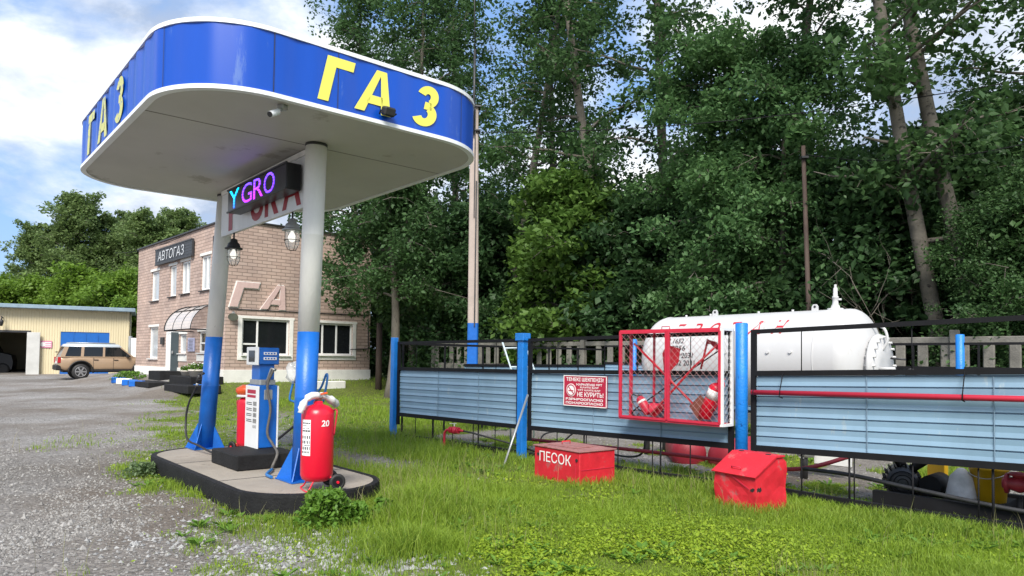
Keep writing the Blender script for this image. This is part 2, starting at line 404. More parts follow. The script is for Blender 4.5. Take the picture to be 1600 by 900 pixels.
def leaf_mat(name, c1, c2, c3, trans=.45, scale=.45):
    """foliage: each leaf its own green between c1 and c2, whole sprays drifting towards c3; light comes through the leaf"""
    m = bpy.data.materials.new(name); m.use_nodes = True; nt = m.node_tree; N = nt.nodes; L = nt.links; b = N['Principled BSDF']; out = N['Material Output']
    geo = N.new('ShaderNodeNewGeometry'); r = N.new('ShaderNodeValToRGB'); L.new(geo.outputs['Random Per Island'], r.inputs[0])
    r.color_ramp.elements[0].color = (*c1, 1); r.color_ramp.elements[1].color = (*c2, 1)
    tc = N.new('ShaderNodeTexCoord'); n = N.new('ShaderNodeTexNoise'); n.inputs['Scale'].default_value = scale; n.inputs['Detail'].default_value = 3; L.new(tc.outputs['Object'], n.inputs['Vector'])
    r2 = N.new('ShaderNodeValToRGB'); L.new(n.outputs['Fac'], r2.inputs[0]); r2.color_ramp.elements[0].position = .42; r2.color_ramp.elements[1].position = .66
    mx = N.new('ShaderNodeMix'); mx.data_type = 'RGBA'; L.new(r2.outputs[0], mx.inputs['Factor']); L.new(r.outputs[0], mx.inputs['A']); mx.inputs['B'].default_value = (*c3, 1)
    L.new(mx.outputs['Result'], b.inputs['Base Color']); b.inputs['Roughness'].default_value = .5; b.inputs['Specular IOR Level'].default_value = .35
    t = N.new('ShaderNodeBsdfTranslucent'); L.new(mx.outputs['Result'], t.inputs[0])
    ms = N.new('ShaderNodeMixShader'); ms.inputs[0].default_value = trans; L.new(b.outputs[0], ms.inputs[1]); L.new(t.outputs[0], ms.inputs[2]); L.new(ms.outputs[0], out.inputs[0])
    return m
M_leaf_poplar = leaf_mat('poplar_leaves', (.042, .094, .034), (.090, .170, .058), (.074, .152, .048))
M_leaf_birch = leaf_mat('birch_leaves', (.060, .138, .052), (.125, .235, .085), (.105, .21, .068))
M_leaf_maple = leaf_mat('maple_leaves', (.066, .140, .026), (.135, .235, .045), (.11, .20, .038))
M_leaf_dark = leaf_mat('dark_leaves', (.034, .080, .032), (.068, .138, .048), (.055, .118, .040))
M_leaf_far = leaf_mat('far_leaves', (.115, .175, .060), (.19, .27, .090), (.165, .245, .08))
M_leaf_farlime = leaf_mat('far_bush_leaves', (.11, .20, .022), (.19, .31, .04), (.165, .28, .036))
M_grass = leaf_mat('grass_blades', (.125, .225, .022), (.29, .390, .050), (.25, .37, .036), .4, .8)
M_clover = leaf_mat('ground_cover_leaves', (.19, .31, .02), (.36, .46, .036), (.29, .41, .03), .4, 1.6)
M_weed = leaf_mat('weed_leaves', (.08, .18, .02), (.15, .28, .035), (.12, .24, .03), .35, 3)
# ------------------------------------------------------------------ the lie of the land
BM = Vector((-11.1, 27.5)); BRZ = math.atan2(.683, .73)          # near corner of the brick building, its right facade runs along BX
BX = Vector((.730, .683)); BY = Vector((-.683, .730)); BLX, BLY = 6.46, 11.6
F0 = Vector((-2.29, 14.1)); FD = Vector((.6899, -.7239)); FN = Vector((.7239, .6899))    # front fence: first post, along, away from the yard
CA = Vector((.65, -.76)).normalized(); CB = Vector((-CA.y, CA.x)); CC = Vector((-2.986, 9.0)); CRZ = math.atan2(CA.y, CA.x)   # canopy frame

def vnoise(x, y, scale, seed=0):
    x = np.asarray(x, 'f8') * scale + seed * 17.13; y = np.asarray(y, 'f8') * scale + seed * 7.77
    xi = np.floor(x).astype('i8'); yi = np.floor(y).astype('i8'); fx = x - xi; fy = y - yi
    fx = fx * fx * (3 - 2 * fx); fy = fy * fy * (3 - 2 * fy)
    def h(a, b):
        n = (a * 374761393 + b * 668265263 + seed * 974711) & 0x7fffffff
        n = ((n ^ (n >> 13)) * 1274126177) & 0x7fffffff
        return ((n ^ (n >> 16)) & 0xffff) / 65535.0
    return (h(xi, yi) * (1 - fx) + h(xi + 1, yi) * fx) * (1 - fy) + (h(xi, yi + 1) * (1 - fx) + h(xi + 1, yi + 1) * fx) * fy
def fbm(x, y, scale, seed=0, o=4):
    return sum(vnoise(x, y, scale * 2 ** i, seed + i) * .5 ** (i + 1) for i in range(o)) / (1 - .5 ** o)
def sstep(a, b, x):
    t = np.clip((np.asarray(x, 'f8') - a) / (b - a), 0, 1); return t * t * (3 - 2 * t)

def ground_z(x, y):
    x = np.asarray(x, 'f8'); y = np.asarray(y, 'f8')
    g = .0005 * np.clip(y - 13, 0, 32) ** 2
    lx = (x - BM.x) * BX.x + (y - BM.y) * BX.y; ly = (x - BM.x) * BY.x + (y - BM.y) * BY.y
    d = np.hypot(np.clip(np.maximum(-lx, lx - BLX), 0, None), np.clip(np.maximum(-ly, ly - BLY), 0, None))
    g = g + .42 * (1 - sstep(.6, 3.4, d))
    rough = (fbm(x, y, .9, 3, 3) - .5) * .06 * sstep(3, 6, y) * (1 - sstep(30, 45, y))
    return g + rough - .02
# where grass grows: right of this line, seen from above (negative = gravel side)
EDGE = [(-.3, 3.0), (-.6, 4.1), (-1.15, 4.85), (-1.95, 5.55), (-3.25, 7.0), (-5.35, 9.9), (-7.4, 15.5), (-11.2, 23.5), (-12.4, 26.6), (-14, 31), (-20, 45), (-24, 60)]
def edge_dist(x, y):
    x = np.asarray(x, 'f8'); y = np.asarray(y, 'f8'); best = np.full(x.shape, 1e9); sg = np.ones(x.shape)
    for (ax, ay), (bx, by) in zip(EDGE[:-1], EDGE[1:]):
        dx, dy = bx - ax, by - ay; t = np.clip(((x - ax) * dx + (y - ay) * dy) / (dx * dx + dy * dy), 0, 1)
        d = np.hypot(x - ax - t * dx, y - ay - t * dy); c = dx * (y - ay) - dy * (x - ax)
        u = d < best; best = np.where(u, d, best); sg = np.where(u, np.where(c < 0, 1, -1), sg)
    return best * sg
def grass_cover(x, y):
    """0 bare .. 1 full sward"""
    d = edge_dist(x, y)
    g = sstep(-.9, 1.1, d + (fbm(x, y, 1.1, 11) - .5) * 2.6)
    # thin sward beside the lane, worn dirt tracks behind the island and inside the tank yard
    def blob(cx, cy, rx, ry, rz):
        c, s = cos(rz), sin(rz); px = (x - cx) * c + (y - cy) * s; py = -(x - cx) * s + (y - cy) * c
        return np.exp(-((px / rx) ** 2 + (py / ry) ** 2))
    g = g * (1 - .95 * blob(-2.15, 10.9, 1.6, .55, 2.3)) * (1 - .85 * blob(-4.6, 14.0, 2.6, .9, 2.2)) * (1 - .7 * blob(-6.3, 18.5, 3.0, 1.4, 2.1))
    n = (x - F0.x) * FN.x + (y - F0.y) * FN.y; s = (x - F0.x) * FD.x + (y - F0.y) * FD.y
    yard = sstep(.1, .9, n) * (1 - sstep(6.5, 7.3, n)) * sstep(-.5, .5, s)
    g = g * (1 - .9 * yard * (fbm(x, y, .8, 31) > .40))
    stray = sstep(.62, .72, fbm(x, y, .55, 41)) * sstep(-3.6, -.6, d) * sstep(9, 12, y) * .55       # weeds coming through the gravel
    return np.clip(np.maximum(g, stray * .35), 0, 1)

def lines(a, b, step, far, k=1.25):
    v = list(np.arange(a, b + 1e-6, step)); s = step; lo, hi = v[0], v[-1]
    L_, H_ = [], []
    while lo > -far: s *= k; lo -= s; L_.append(lo)
    s = step
    while hi < far: s *= k; hi += s; H_.append(hi)
    return np.array(L_[::-1] + v + H_)
gx = lines(-30, 16, .2, 900); gy = lines(2, 46, .2, 1200)
X, Y = np.meshgrid(gx, gy); Z = ground_z(X, Y)
nx, ny = len(gx), len(gy)
ii = (np.arange(ny - 1)[:, None] * nx + np.arange(nx - 1)[None, :]).ravel()
gfaces = np.stack([ii, ii + 1, ii + nx + 1, ii + nx], 1)

def ground_mat():
    m = bpy.data.materials.new('gravel_and_turf_ground'); m.use_nodes = True; nt = m.node_tree; N = nt.nodes; L = nt.links; b = N['Principled BSDF']
    def nd(t, **k):
        n = N.new(t)
        for a, c in k.items(): setattr(n, a, c)
        return n
    tc = nd('ShaderNodeTexCoord'); P = tc.outputs['Object']
    def noise(s, d=6, r=.6):
        n = nd('ShaderNodeTexNoise'); n.inputs['Scale'].default_value = s; n.inputs['Detail'].default_value = d; n.inputs['Roughness'].default_value = r; L.new(P, n.inputs['Vector']); return n.outputs['Fac']
    def ramp(f, st):
        n = nd('ShaderNodeValToRGB'); L.new(f, n.inputs[0]); e = n.color_ramp.elements
        while len(e) < len(st): e.new(.5)
        for q, (p, c) in zip(e, st): q.position = p; q.color = (*c, 1)
        return n.outputs[0]
    def mix(f, a, c, bl='MIX'):
        n = nd('ShaderNodeMix', data_type='RGBA', blend_type=bl)
        for s_, v_ in (('Factor', f), ('A', a), ('B', c)):
            if isinstance(v_, (int, float)): n.inputs[s_].default_value = v_
            elif isinstance(v_, tuple): n.inputs[s_].default_value = (*v_, 1)
            else: L.new(v_, n.inputs[s_])
        return n.outputs['Result']
    v1 = nd('ShaderNodeTexVoronoi'); v1.inputs['Scale'].default_value = 26; L.new(P, v1.inputs['Vector'])
    v2 = nd('ShaderNodeTexVoronoi'); v2.inputs['Scale'].default_value = 60; L.new(P, v2.inputs['Vector'])
    stone1 = ramp(v1.outputs['Color'], [(.0, (.10, .095, .09)), (.45, (.25, .238, .226)), (1., (.52, .505, .488))])
    stone2 = ramp(v2.outputs['Color'], [(.0, (.11, .104, .098)), (.5, (.235, .224, .213)), (1., (.44, .425, .41))])
    gravel = mix(.5, stone1, stone2)
    dirt = ramp(noise(9, 8, .7), [(.3, (.12, .102, .086)), (.7, (.245, .217, .188))])
    fine = ramp(noise(45, 6, .7), [(.3, (.6, .6, .6)), (.7, (1.25, 1.24, 1.22))])
    dirt = mix(1.0, dirt, fine, 'MULTIPLY')
    patch = ramp(noise(.33, 6, .62), [(.40, (0, 0, 0)), (.62, (1, 1, 1))])
    lane = mix(patch, gravel, dirt)
    wear = ramp(noise(.16, 4, .5), [(.35, (.80, .79, .78)), (.65, (1.18, 1.18, 1.19))])
    lane = mix(1.0, lane, wear, 'MULTIPLY')
    mp = nd('ShaderNodeMapping'); mp.inputs['Rotation'].default_value = (0, 0, R(-30)); mp.inputs['Scale'].default_value = (.55, .10, 1); L.new(P, mp.inputs[0])
    tn = nd('ShaderNodeTexNoise'); tn.inputs['Scale'].default_value = 1.0; tn.inputs['Detail'].default_value = 5; tn.inputs['Roughness'].default_value = .55; tn.inputs['Distortion'].default_value = .1; L.new(mp.outputs[0], tn.inputs['Vector'])
    track = ramp(tn.outputs['Fac'], [(.36, (.84, .81, .78)), (.50, (1, 1, 1)), (.64, (1.06, 1.07, 1.08))])
    lane = mix(1.0, lane, track, 'MULTIPLY')
    turf = ramp(noise(7, 7, .7), [(.28, (.080, .085, .030)), (.52, (.125, .160, .032)), (.75, (.19, .215, .06))])
    turf = mix(1.0, turf, fine, 'MULTIPLY')
    at_ = nd('ShaderNodeAttribute', attribute_name='grass')
    nz = nd('ShaderNodeMath', operation='SUBTRACT'); L.new(noise(3.2, 7, .7), nz.inputs[0]); nz.inputs[1].default_value = .5
    ad = nd('ShaderNodeMath', operation='MULTIPLY_ADD'); L.new(nz.outputs[0], ad.inputs[0]); ad.inputs[1].default_value = 1.5; L.new(at_.outputs['Fac'], ad.inputs[2])
    gm = ramp(ad.outputs[0], [(.36, (0, 0, 0)), (.62, (1, 1, 1))])
    L.new(mix(gm, lane, turf), b.inputs['Base Color']); b.inputs['Roughness'].default_value = .92; b.inputs['Specular IOR Level'].default_value = .25
    hb = nd('ShaderNodeMath', operation='ADD'); L.new(v1.outputs['Distance'], hb.inputs[0]); L.new(noise(50, 5, .7), hb.inputs[1])
    bp = nd('ShaderNodeBump'); bp.inputs['Strength'].default_value = .9; bp.inputs['Distance'].default_value = .02; bp.invert = True; L.new(hb.outputs[0], bp.inputs['Height']); L.new(bp.outputs[0], b.inputs['Normal'])
    return m
ground = np_mesh('ground', np.stack([X.ravel(), Y.ravel(), Z.ravel()], 1), gfaces, ground_mat(), smooth=True, attr={'grass': grass_cover(X.ravel(), Y.ravel())})
tag(ground, 'gravel yard turning to rough grass along the fence', None, kind='structure')
def gz(x, y): return float(ground_z(np.array([x]), np.array([y]))[0])

# ------------------------------------------------------------------ grass, low leaves and loose stones, each one mesh of many blades
rng = np.random.default_rng(7)
def keep_out(x, y):
    """footprints where nothing grows"""
    lx = (x - CC.x) * CA.x + (y - CC.y) * CA.y; ly = (x - CC.x) * CB.x + (y - CC.y) * CB.y
    isl = (np.abs(lx - ISL[0]) < ISL[2]) & (np.abs(ly - ISL[1]) < ISL[3])
    qx = np.clip(np.abs(lx - ISL[0]) - (ISL[2] - ISL[4]), 0, None); qy = np.clip(np.abs(ly - ISL[1]) - (ISL[3] - ISL[4]), 0, None)
    isl &= np.hypot(qx, qy) < ISL[4] + .02
    hx = (x - BM.x) * BX.x + (y - BM.y) * BX.y; hy = (x - BM.x) * BY.x + (y - BM.y) * BY.y
    bld = (hx > -.05) & (hy > -.05) & (hx < BLX + .1) & (hy < BLY + .1)
    return isl | bld
ISL = (-.06, -.22, 2.24, .80, .75)               # island in the canopy frame: centre, half sizes, corner radius
def scatter(n, dmin, dmax, power):
    """points on the ground the camera can see, thinning with distance"""
    t = rng.random(n); d = (dmin ** (1 - power) + t * (dmax ** (1 - power) - dmin ** (1 - power))) ** (1 / (1 - power))
    u = (rng.random(n) * 2.0 - 1.0) * .80
    return u * d, d
def blades(x, y, h, w, bend, mb_rng):
    n = len(x); z = ground_z(x, y); a = mb_rng.random(n) * 2 * pi; la = mb_rng.random(n) * 2 * pi; b = bend * h * (.4 + mb_rng.random(n))
    dx, dy = np.cos(a) * w / 2, np.sin(a) * w / 2; bx, by = np.cos(la) * b, np.sin(la) * b
    v = np.empty((n, 5, 3), 'f4')
    v[:, 0] = np.stack([x - dx, y - dy, z - .01], 1); v[:, 1] = np.stack([x + dx, y + dy, z - .01], 1)
    v[:, 2] = np.stack([x + dx * .75 + bx * .35, y + dy * .75 + by * .35, z + h * .58], 1); v[:, 3] = np.stack([x - dx * .75 + bx * .35, y - dy * .75 + by * .35, z + h * .58], 1)
    v[:, 4] = np.stack([x + bx, y + by, z + h * (1 - .25 * np.clip(b / h, 0, 1))], 1)
    k = np.arange(n)[:, None] * 5
    f = np.concatenate([k + np.array([[0, 1, 2]]), k + np.array([[0, 2, 3]]), k + np.array([[3, 2, 4]])], 0)
    return v.reshape(-1, 3), f
def sward_height(x, y):
    n = (x - F0.x) * FN.x + (y - F0.y) * FN.y; d = edge_dist(x, y)
    h = .032 + .035 * fbm(x, y, .7, 51)
    h = h + .055 * np.exp(-((n + .35) / .45) ** 2) * (.4 + fbm(x, y, 1.3, 57))                     # uncut along the fence
    h = h + .13 * sstep(.52, .68, fbm(x, y, .50, 61)) * (.5 + .5 * fbm(x, y, 2.1, 62))            # tussocks
    h = h + .10 * np.exp(-(((x + 1.2) / .9) ** 2 + ((y - 10.6) / 1.6) ** 2)) + .24 * np.exp(-(((x + .75) / .38) ** 2 + ((y - 5.75) / .45) ** 2)) + .18 * np.exp(-(((x + .9) / .35) ** 2 + ((y - 7.2) / .8) ** 2))
    h = h + .08 * np.exp(-(((x - 3.2) / 1.1) ** 2 + ((y - 6.6) / .8) ** 2))
    low = np.clip(1.25 * np.exp(-(((x - .95) / 1.75) ** 2 + ((y - 6.1) / 1.7) ** 2)) * (.15 + 1.5 * fbm(x, y, 1.1, 66)), 0, 1)
    return h * (1 - .72 * low), low
gxp, gyp = scatter(560000, 4.7, 34, 1.55)
cov = grass_cover(gxp, gyp); hh, low = sward_height(gxp, gyp)
den = cov * (1 - .35 * low) * (.25 + 1.1 * fbm(gxp, gyp, 1.7, 71)) * (.35 + .65 * sstep(.30, .42, fbm(gxp, gyp, 1.05, 73)))
okm = (rng.random(len(gxp)) < den) & ~keep_out(gxp, gyp) & (cov > .12)
gxp, gyp, hh, cov = gxp[okm], gyp[okm], hh[okm], cov[okm]
hh = hh * (.45 + .9 * rng.random(len(hh))) * (.45 + .55 * cov)
wid = (.0045 + .0035 * rng.random(len(hh))) * np.clip(gyp / 7.0, 1, 3.2)
bv, bf = blades(gxp, gyp, hh, wid, .55, rng)
tag(np_mesh('grass', bv, bf, M_grass), 'rough green grass growing over the yard', None, kind='stuff')

def leaflets(x, y, z, size, tilt, r_):
    n = len(x); a = r_.random(n) * 2 * pi; t = (r_.random(n) - .5) * tilt; t2 = (r_.random(n) - .2) * tilt
    ca, sa = np.cos(a), np.sin(a)
    ex = np.stack([ca * np.cos(t2), sa * np.cos(t2), np.sin(t2)], 1); ey = np.stack([-sa * np.cos(t), ca * np.cos(t), np.sin(t)], 1)
    c = np.stack([x, y, z], 1); s = size[:, None]
    v = np.empty((n, 4, 3), 'f4'); v[:, 0] = c - ex * s * .5; v[:, 1] = c + ey * s * .33 + ex * s * .05; v[:, 2] = c + ex * s * .5; v[:, 3] = c - ey * s * .33 + ex * s * .05
    return v.reshape(-1, 3), np.arange(n)[:, None] * 4 + np.array([[0, 1, 2, 3]])
lx_, ly_ = scatter(420000, 4.7, 14, 1.5)
cov = grass_cover(lx_, ly_); hh, low = sward_height(lx_, ly_)
pn = fbm(lx_, ly_, 1.4, 81)
okm = (rng.random(len(lx_)) < cov * (.10 + .75 * np.clip(low * 1.2, 0, 1)) * sstep(.36, .60, pn + .18 * low)) & ~keep_out(lx_, ly_)
lx_, ly_ = lx_[okm], ly_[okm]
lv, lf = leaflets(lx_, ly_, ground_z(lx_, ly_) + .008 + .04 * rng.random(len(lx_)), (.014 + .036 * rng.random(len(lx_)) ** 2) * np.clip(ly_ / 7, .9, 1.6), 1.1, rng)
tag(np_mesh('ground_cover', lv, lf, M_clover), 'bright yellow green low leaves matted over the lawn', None, kind='stuff')

# dry stalks and seed heads standing out of the sward, and flat rosettes of broad leaves
sx_, sy_ = scatter(26000, 4.8, 22, 1.4); cov = grass_cover(sx_, sy_); hh, low = sward_height(sx_, sy_)
okm = (rng.random(len(sx_)) < cov * sstep(.45, .68, fbm(sx_, sy_, .9, 85)) * (1 - .8 * low) * .5) & ~keep_out(sx_, sy_); sx_, sy_, hh = sx_[okm], sy_[okm], hh[okm]
sv, sf_ = blades(sx_, sy_, hh * 1.2 + .10 + .14 * rng.random(len(sx_)), .0035 * np.clip(sy_ / 7, 1, 2.6), .35, rng)
tag(np_mesh('dry_stalks', sv, sf_, leaf_mat('straw_stalks', (.20, .20, .08), (.34, .30, .15), (.26, .27, .10), .3)), 'thin pale stalks standing above the grass', None, kind='stuff')
rx_, ry_ = scatter(2600, 4.9, 20, 1.4); cov = grass_cover(rx_, ry_); okm = (rng.random(len(rx_)) < (.15 + cov * .5) * (cov > .15) * sstep(.42, .6, fbm(rx_, ry_, .8, 87))) & ~keep_out(rx_, ry_); rx_, ry_ = rx_[okm], ry_[okm]
k_ = 9; ra = np.repeat(rng.random(len(rx_)) * 6.28, k_) + np.tile(np.arange(k_) * 6.28 / k_, len(rx_)) + rng.normal(0, .25, len(rx_) * k_); rl = np.repeat(.05 + .09 * rng.random(len(rx_)), k_) * (.6 + .6 * rng.random(len(rx_) * k_))
bx_, by_ = np.repeat(rx_, k_), np.repeat(ry_, k_); bz_ = ground_z(bx_, by_); ca, sa = np.cos(ra), np.sin(ra); V_ = np.empty((len(bx_), 4, 3), 'f4')
V_[:, 0] = np.stack([bx_, by_, bz_ + .005], 1); up_ = .25 + .5 * rng.random(len(bx_))
for j_, (f_, w_) in enumerate(((.6, .17), (1.0, 0), (.6, -.17))): V_[:, j_ + 1] = np.stack([bx_ + (ca * f_ - sa * w_) * rl, by_ + (sa * f_ + ca * w_) * rl, bz_ + .01 + rl * up_ * (f_ if f_ < 1 else .75)], 1)
tag(np_mesh('low_weeds', V_.reshape(-1, 3), np.arange(len(bx_))[:, None] * 4 + np.array([[0, 1, 2, 3]]), M_weed), 'flat rosettes of broad weed leaves in the grass', None, kind='stuff')

def stones(name, x, y, s, material, label):
    n = len(x); oc = np.array([(1, 0, 0), (0, 1, 0), (-1, 0, 0), (0, -1, 0), (0, 0, .75), (0, 0, -.6)], 'f4')
    v = oc[None] * (.55 + .75 * rng.random((n, 6, 1))) * s[:, None, None]
    a = rng.random(n) * 2 * pi; c, sn = np.cos(a)[:, None], np.sin(a)[:, None]
    v = np.stack([v[..., 0] * c - v[..., 1] * sn, v[..., 0] * sn + v[..., 1] * c, v[..., 2]], 2)
    v += np.stack([x, y, ground_z(x, y) + s * .12], 1)[:, None, :]
    f = np.array([(0, 1, 4), (1, 2, 4), (2, 3, 4), (3, 0, 4), (1, 0, 5), (2, 1, 5), (3, 2, 5), (0, 3, 5)])
    f = (np.arange(n)[:, None, None] * 6 + f[None]).reshape(-1, 3)
    tag(np_mesh(name, v.reshape(-1, 3), f, material), label, None, kind='stuff')
def stone_mat(name, c1, c2):
    m = bpy.data.materials.new(name); m.use_nodes = True; nt = m.node_tree; b = nt.nodes['Principled BSDF']
    g = nt.nodes.new('ShaderNodeNewGeometry'); r = nt.nodes.new('ShaderNodeValToRGB'); nt.links.new(g.outputs['Random Per Island'], r.inputs[0])
    r.color_ramp.elements[0].color = (*c1, 1); r.color_ramp.elements[1].color = (*c2, 1); nt.links.new(r.outputs[0], b.inputs['Base Color']); b.inputs['Roughness'].default_value = .85
    return m
px, py = scatter(150000, 4.7, 17, 1.6)
cov = grass_cover(px, py); okm = (rng.random(len(px)) < (1 - cov) * (.12 + .95 * sstep(.40, .62, fbm(px, py, .7, 91)))) & ~keep_out(px, py)
px, py = px[okm], py[okm]
stones('gravel', px, py, .006 + .016 * rng.random(len(px)) ** 2.2 + .020 * (rng.random(len(px)) > .985), stone_mat('grey_gravel_stones', (.12, .114, .108), (.33, .318, .302)), 'loose grey gravel over the lane')
px = np.concatenate([rng.normal(-1.35, .50, 1500), rng.normal(-.75, .30, 900), rng.normal(-2.4, .6, 900)]); py = np.concatenate([rng.normal(5.7, .35, 1500), rng.normal(5.15, .18, 900), rng.normal(6.3, .4, 900)])
okm = ~keep_out(px, py) & (fbm(px, py, 2.3, 95) > .42)
px, py = px[okm], py[okm]
stones('crushed_stone', px, py, .010 + .020 * rng.random(len(px)) ** 1.6, stone_mat('pale_crushed_stones', (.15, .15, .15), (.38, .38, .375)), 'pale crushed stones at the edge of the grass')

def fpos(u, n):                                      # where the sight line through column u meets the line n metres behind the front fence
    d = ray(u, 500); o = F0 + FN * n; k = (o.x * FD.y - o.y * FD.x) / (d.x * FD.y - d.y * FD.x); return d.x * k, d.y * k
def s_at(u, n):
    x, y = fpos(u, n); return (x - F0.x) * FD.x + (y - F0.y) * FD.y
def z_at(u, v, n): return at(u, v, fpos(u, n)[1]).z
# ------------------------------------------------------------------ concrete island, canopy and what hangs from it
def cw(x, y, z=0.0):                                # canopy frame to the world
    p = CC + CA * x + CB * y; return Vector((p.x, p.y, z))
C3A, C3B, UP = Vector((CA.x, CA.y, 0)), Vector((CB.x, CB.y, 0)), Vector((0, 0, 1))
def round_rect(cx, cy, hx, hy, r, n=12):
    pts = []
    for (sx, sy, a0) in ((1, 1, 0), (-1, 1, 90), (-1, -1, 180), (1, -1, 270)):
        for k in range(n + 1):
            a = R(a0 + 90 * k / n); pts.append((cx + sx * (hx - r) + r * cos(a), cy + sy * (hy - r) + r * sin(a)))
    return pts
ISLZ = .20
isl = thing('refuelling_island', 'concrete island with black painted kerb under the blue canopy', 'island', cw(ISL[0], ISL[1], 0), CRZ)
op = round_rect(*ISL, 12); inn = round_rect(ISL[0], ISL[1], ISL[2] - .07, ISL[3] - .07, ISL[4] - .07, 12)
mb = MB(); n = len(op)
vs = [cw(x, y, -.15) for x, y in op] + [cw(x, y, ISLZ - .03) for x, y in op] + [cw(x * .998 + ISL[0] * .002, y * .995 + ISL[1] * .005, ISLZ) for x, y in op] + [cw(x, y, ISLZ + .002) for x, y in inn] + [cw(x, y, ISLZ - .06) for x, y in inn]
fs = [(k * n + i, k * n + (i + 1) % n, (k + 1) * n + (i + 1) % n, (k + 1) * n + i) for k in range(4) for i in range(n)]
mb.add(vs, fs); mb.build('kerb', M_blackedge, isl)
mb = MB(); ip = round_rect(ISL[0], ISL[1], ISL[2] - .068, ISL[3] - .068, ISL[4] - .068, 12)
mb.prism(ip, cw(0, 0, -.1), C3A, C3B, UP * (ISLZ + .1 - .004)); mb.build('slab', M_concrete, isl)
mb = MB()
for x in (-.75, .85): mb.box(cw(x, ISL[1], ISLZ - .003), (.012, 1.55, .004), Matrix.Rotation(CRZ, 3, 'Z'))
mb.build('joint', M_darkmetal, isl)

ZB, ZT = 3.93, 4.56; CHX, CHY, CR = 2.457, 1.79, .86; COFF = Vector((-.012, -.135))
can = thing('filling_canopy', 'rounded canopy with blue fascia on two blue and white columns', 'canopy', cw(0, 0, ISLZ), CRZ)
# outline of the fascia as a run of points, so that letters and seams can follow it
def outline(hx, hy, r, nc=18, step=.05):
    pts = []
    for (sx, sy, a0) in ((1, 1, 0), (-1, 1, 90), (-1, -1, 180), (1, -1, 270)):
        for k in range(nc + 1):
            a = R(a0 + 90 * k / nc); pts.append(Vector((sx * (hx - r) + r * cos(a), sy * (hy - r) + r * sin(a))))
    pts.append(pts[0]); out = []
    for p, q in zip(pts[:-1], pts[1:]):
        m = max(1, int((q - p).length / step))
        out += [p.lerp(q, i / m) for i in range(m)]
    return out
OL = outline(CHX, CHY, CR); SEG = [(OL[(i + 1) % len(OL)] - OL[i]).length for i in range(len(OL))]; ACC = np.concatenate([[0], np.cumsum(SEG)]); PER = ACC[-1]
def perim(s, off=0.0):
    s = s % PER; i = min(int(np.searchsorted(ACC, s, 'right')) - 1, len(OL) - 1); a, b = OL[i], OL[(i + 1) % len(OL)]
    p = a.lerp(b, (s - ACC[i]) / SEG[i]); d = (b - a).normalized(); return p + COFF + Vector((d.y, -d.x)) * off
def perim_of(x, y):
    best = min(range(len(OL)), key=lambda i: (OL[i] - Vector((x, y))).length); return ACC[best]
mb = MB(); N_ = len(OL)
def ripple(i):                                       # thin sheets fixed edge to edge are never quite flat
    return (.0045 + .004 * (COFF.y * 0 + (OL[i].y < -CHY + .05))) * sin(ACC[i] * 2 * pi / .31) + .003 * sin(ACC[i] * 2 * pi / .83 + 1)
def ring(off, z): return [cw(p.x, p.y, z) for p in [perim(ACC[i], off + (ripple(i) if 0 <= off < .01 else 0)) for i in range(N_)]]
def band(mb, o0, z0, o1, z1, smooth=True):
    a, b = ring(o0, z0), ring(o1, z1)
    mb.add(a + b, [(i, (i + 1) % N_, N_ + (i + 1) % N_, N_ + i) for i in range(N_)], smooth)
band(mb, 0, ZB + .035, 0, ZT - .02); fas = mb.build('fascia', M_blue_sheet, can)
mb = MB()
for z0, z1 in ((ZB, ZB + .04), (ZT - .028, ZT + .012)):
    band(mb, .014, z0, .014, z1, False); band(mb, .014, z1, -.05, z1, False); band(mb, -.05, z1, -.05, z0, False); band(mb, -.05, z0, .014, z0, False)
mb.build('edge_trim', M_trim, can)
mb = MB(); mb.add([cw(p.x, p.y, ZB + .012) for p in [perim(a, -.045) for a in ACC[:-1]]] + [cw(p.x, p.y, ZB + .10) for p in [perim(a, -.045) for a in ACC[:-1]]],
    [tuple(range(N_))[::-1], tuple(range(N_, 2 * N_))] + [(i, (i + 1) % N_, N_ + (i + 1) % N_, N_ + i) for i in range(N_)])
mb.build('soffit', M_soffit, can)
mb = MB(); mb.add([cw(p.x, p.y, ZT - .03) for p in [perim(a, -.06) for a in ACC[:-1]]], [tuple(range(N_))]); mb.build('roof_sheet', M_grey, can)
# sheet seams of the soffit and the fascia
mb = MB()
mb.box(cw(1.22, COFF.y, ZB + .011), (.010, 2 * CHY - .12, .004), Matrix.Rotation(CRZ, 3, 'Z'))
mb.build('soffit_seam', mat('grey_seam', (.16, .15, .13), .7), can)
mb = MB(); s0 = perim_of(CHX, -CHY + CR)
for ds in (-.02, .62, 2.75 - .6):
    p, q = perim(s0 + ds, .007), perim(s0 + ds + .008, .007)
    mb.quad(cw(p.x, p.y, ZB + .04), cw(q.x, q.y, ZB + .04), cw(q.x, q.y, ZT - .03), cw(p.x, p.y, ZT - .03))
for ds in (-1.05, -1.9, -3.1, -3.6, -4.1): 
    p, q = perim(s0 + ds, .009), perim(s0 + ds + .006, .009)
    mb.quad(cw(p.x, p.y, ZB + .04), cw(q.x, q.y, ZB + .04), cw(q.x, q.y, ZT - .03), cw(p.x, p.y, ZT - .03))
mb.build('fascia_seam', M_darkmetal, can)

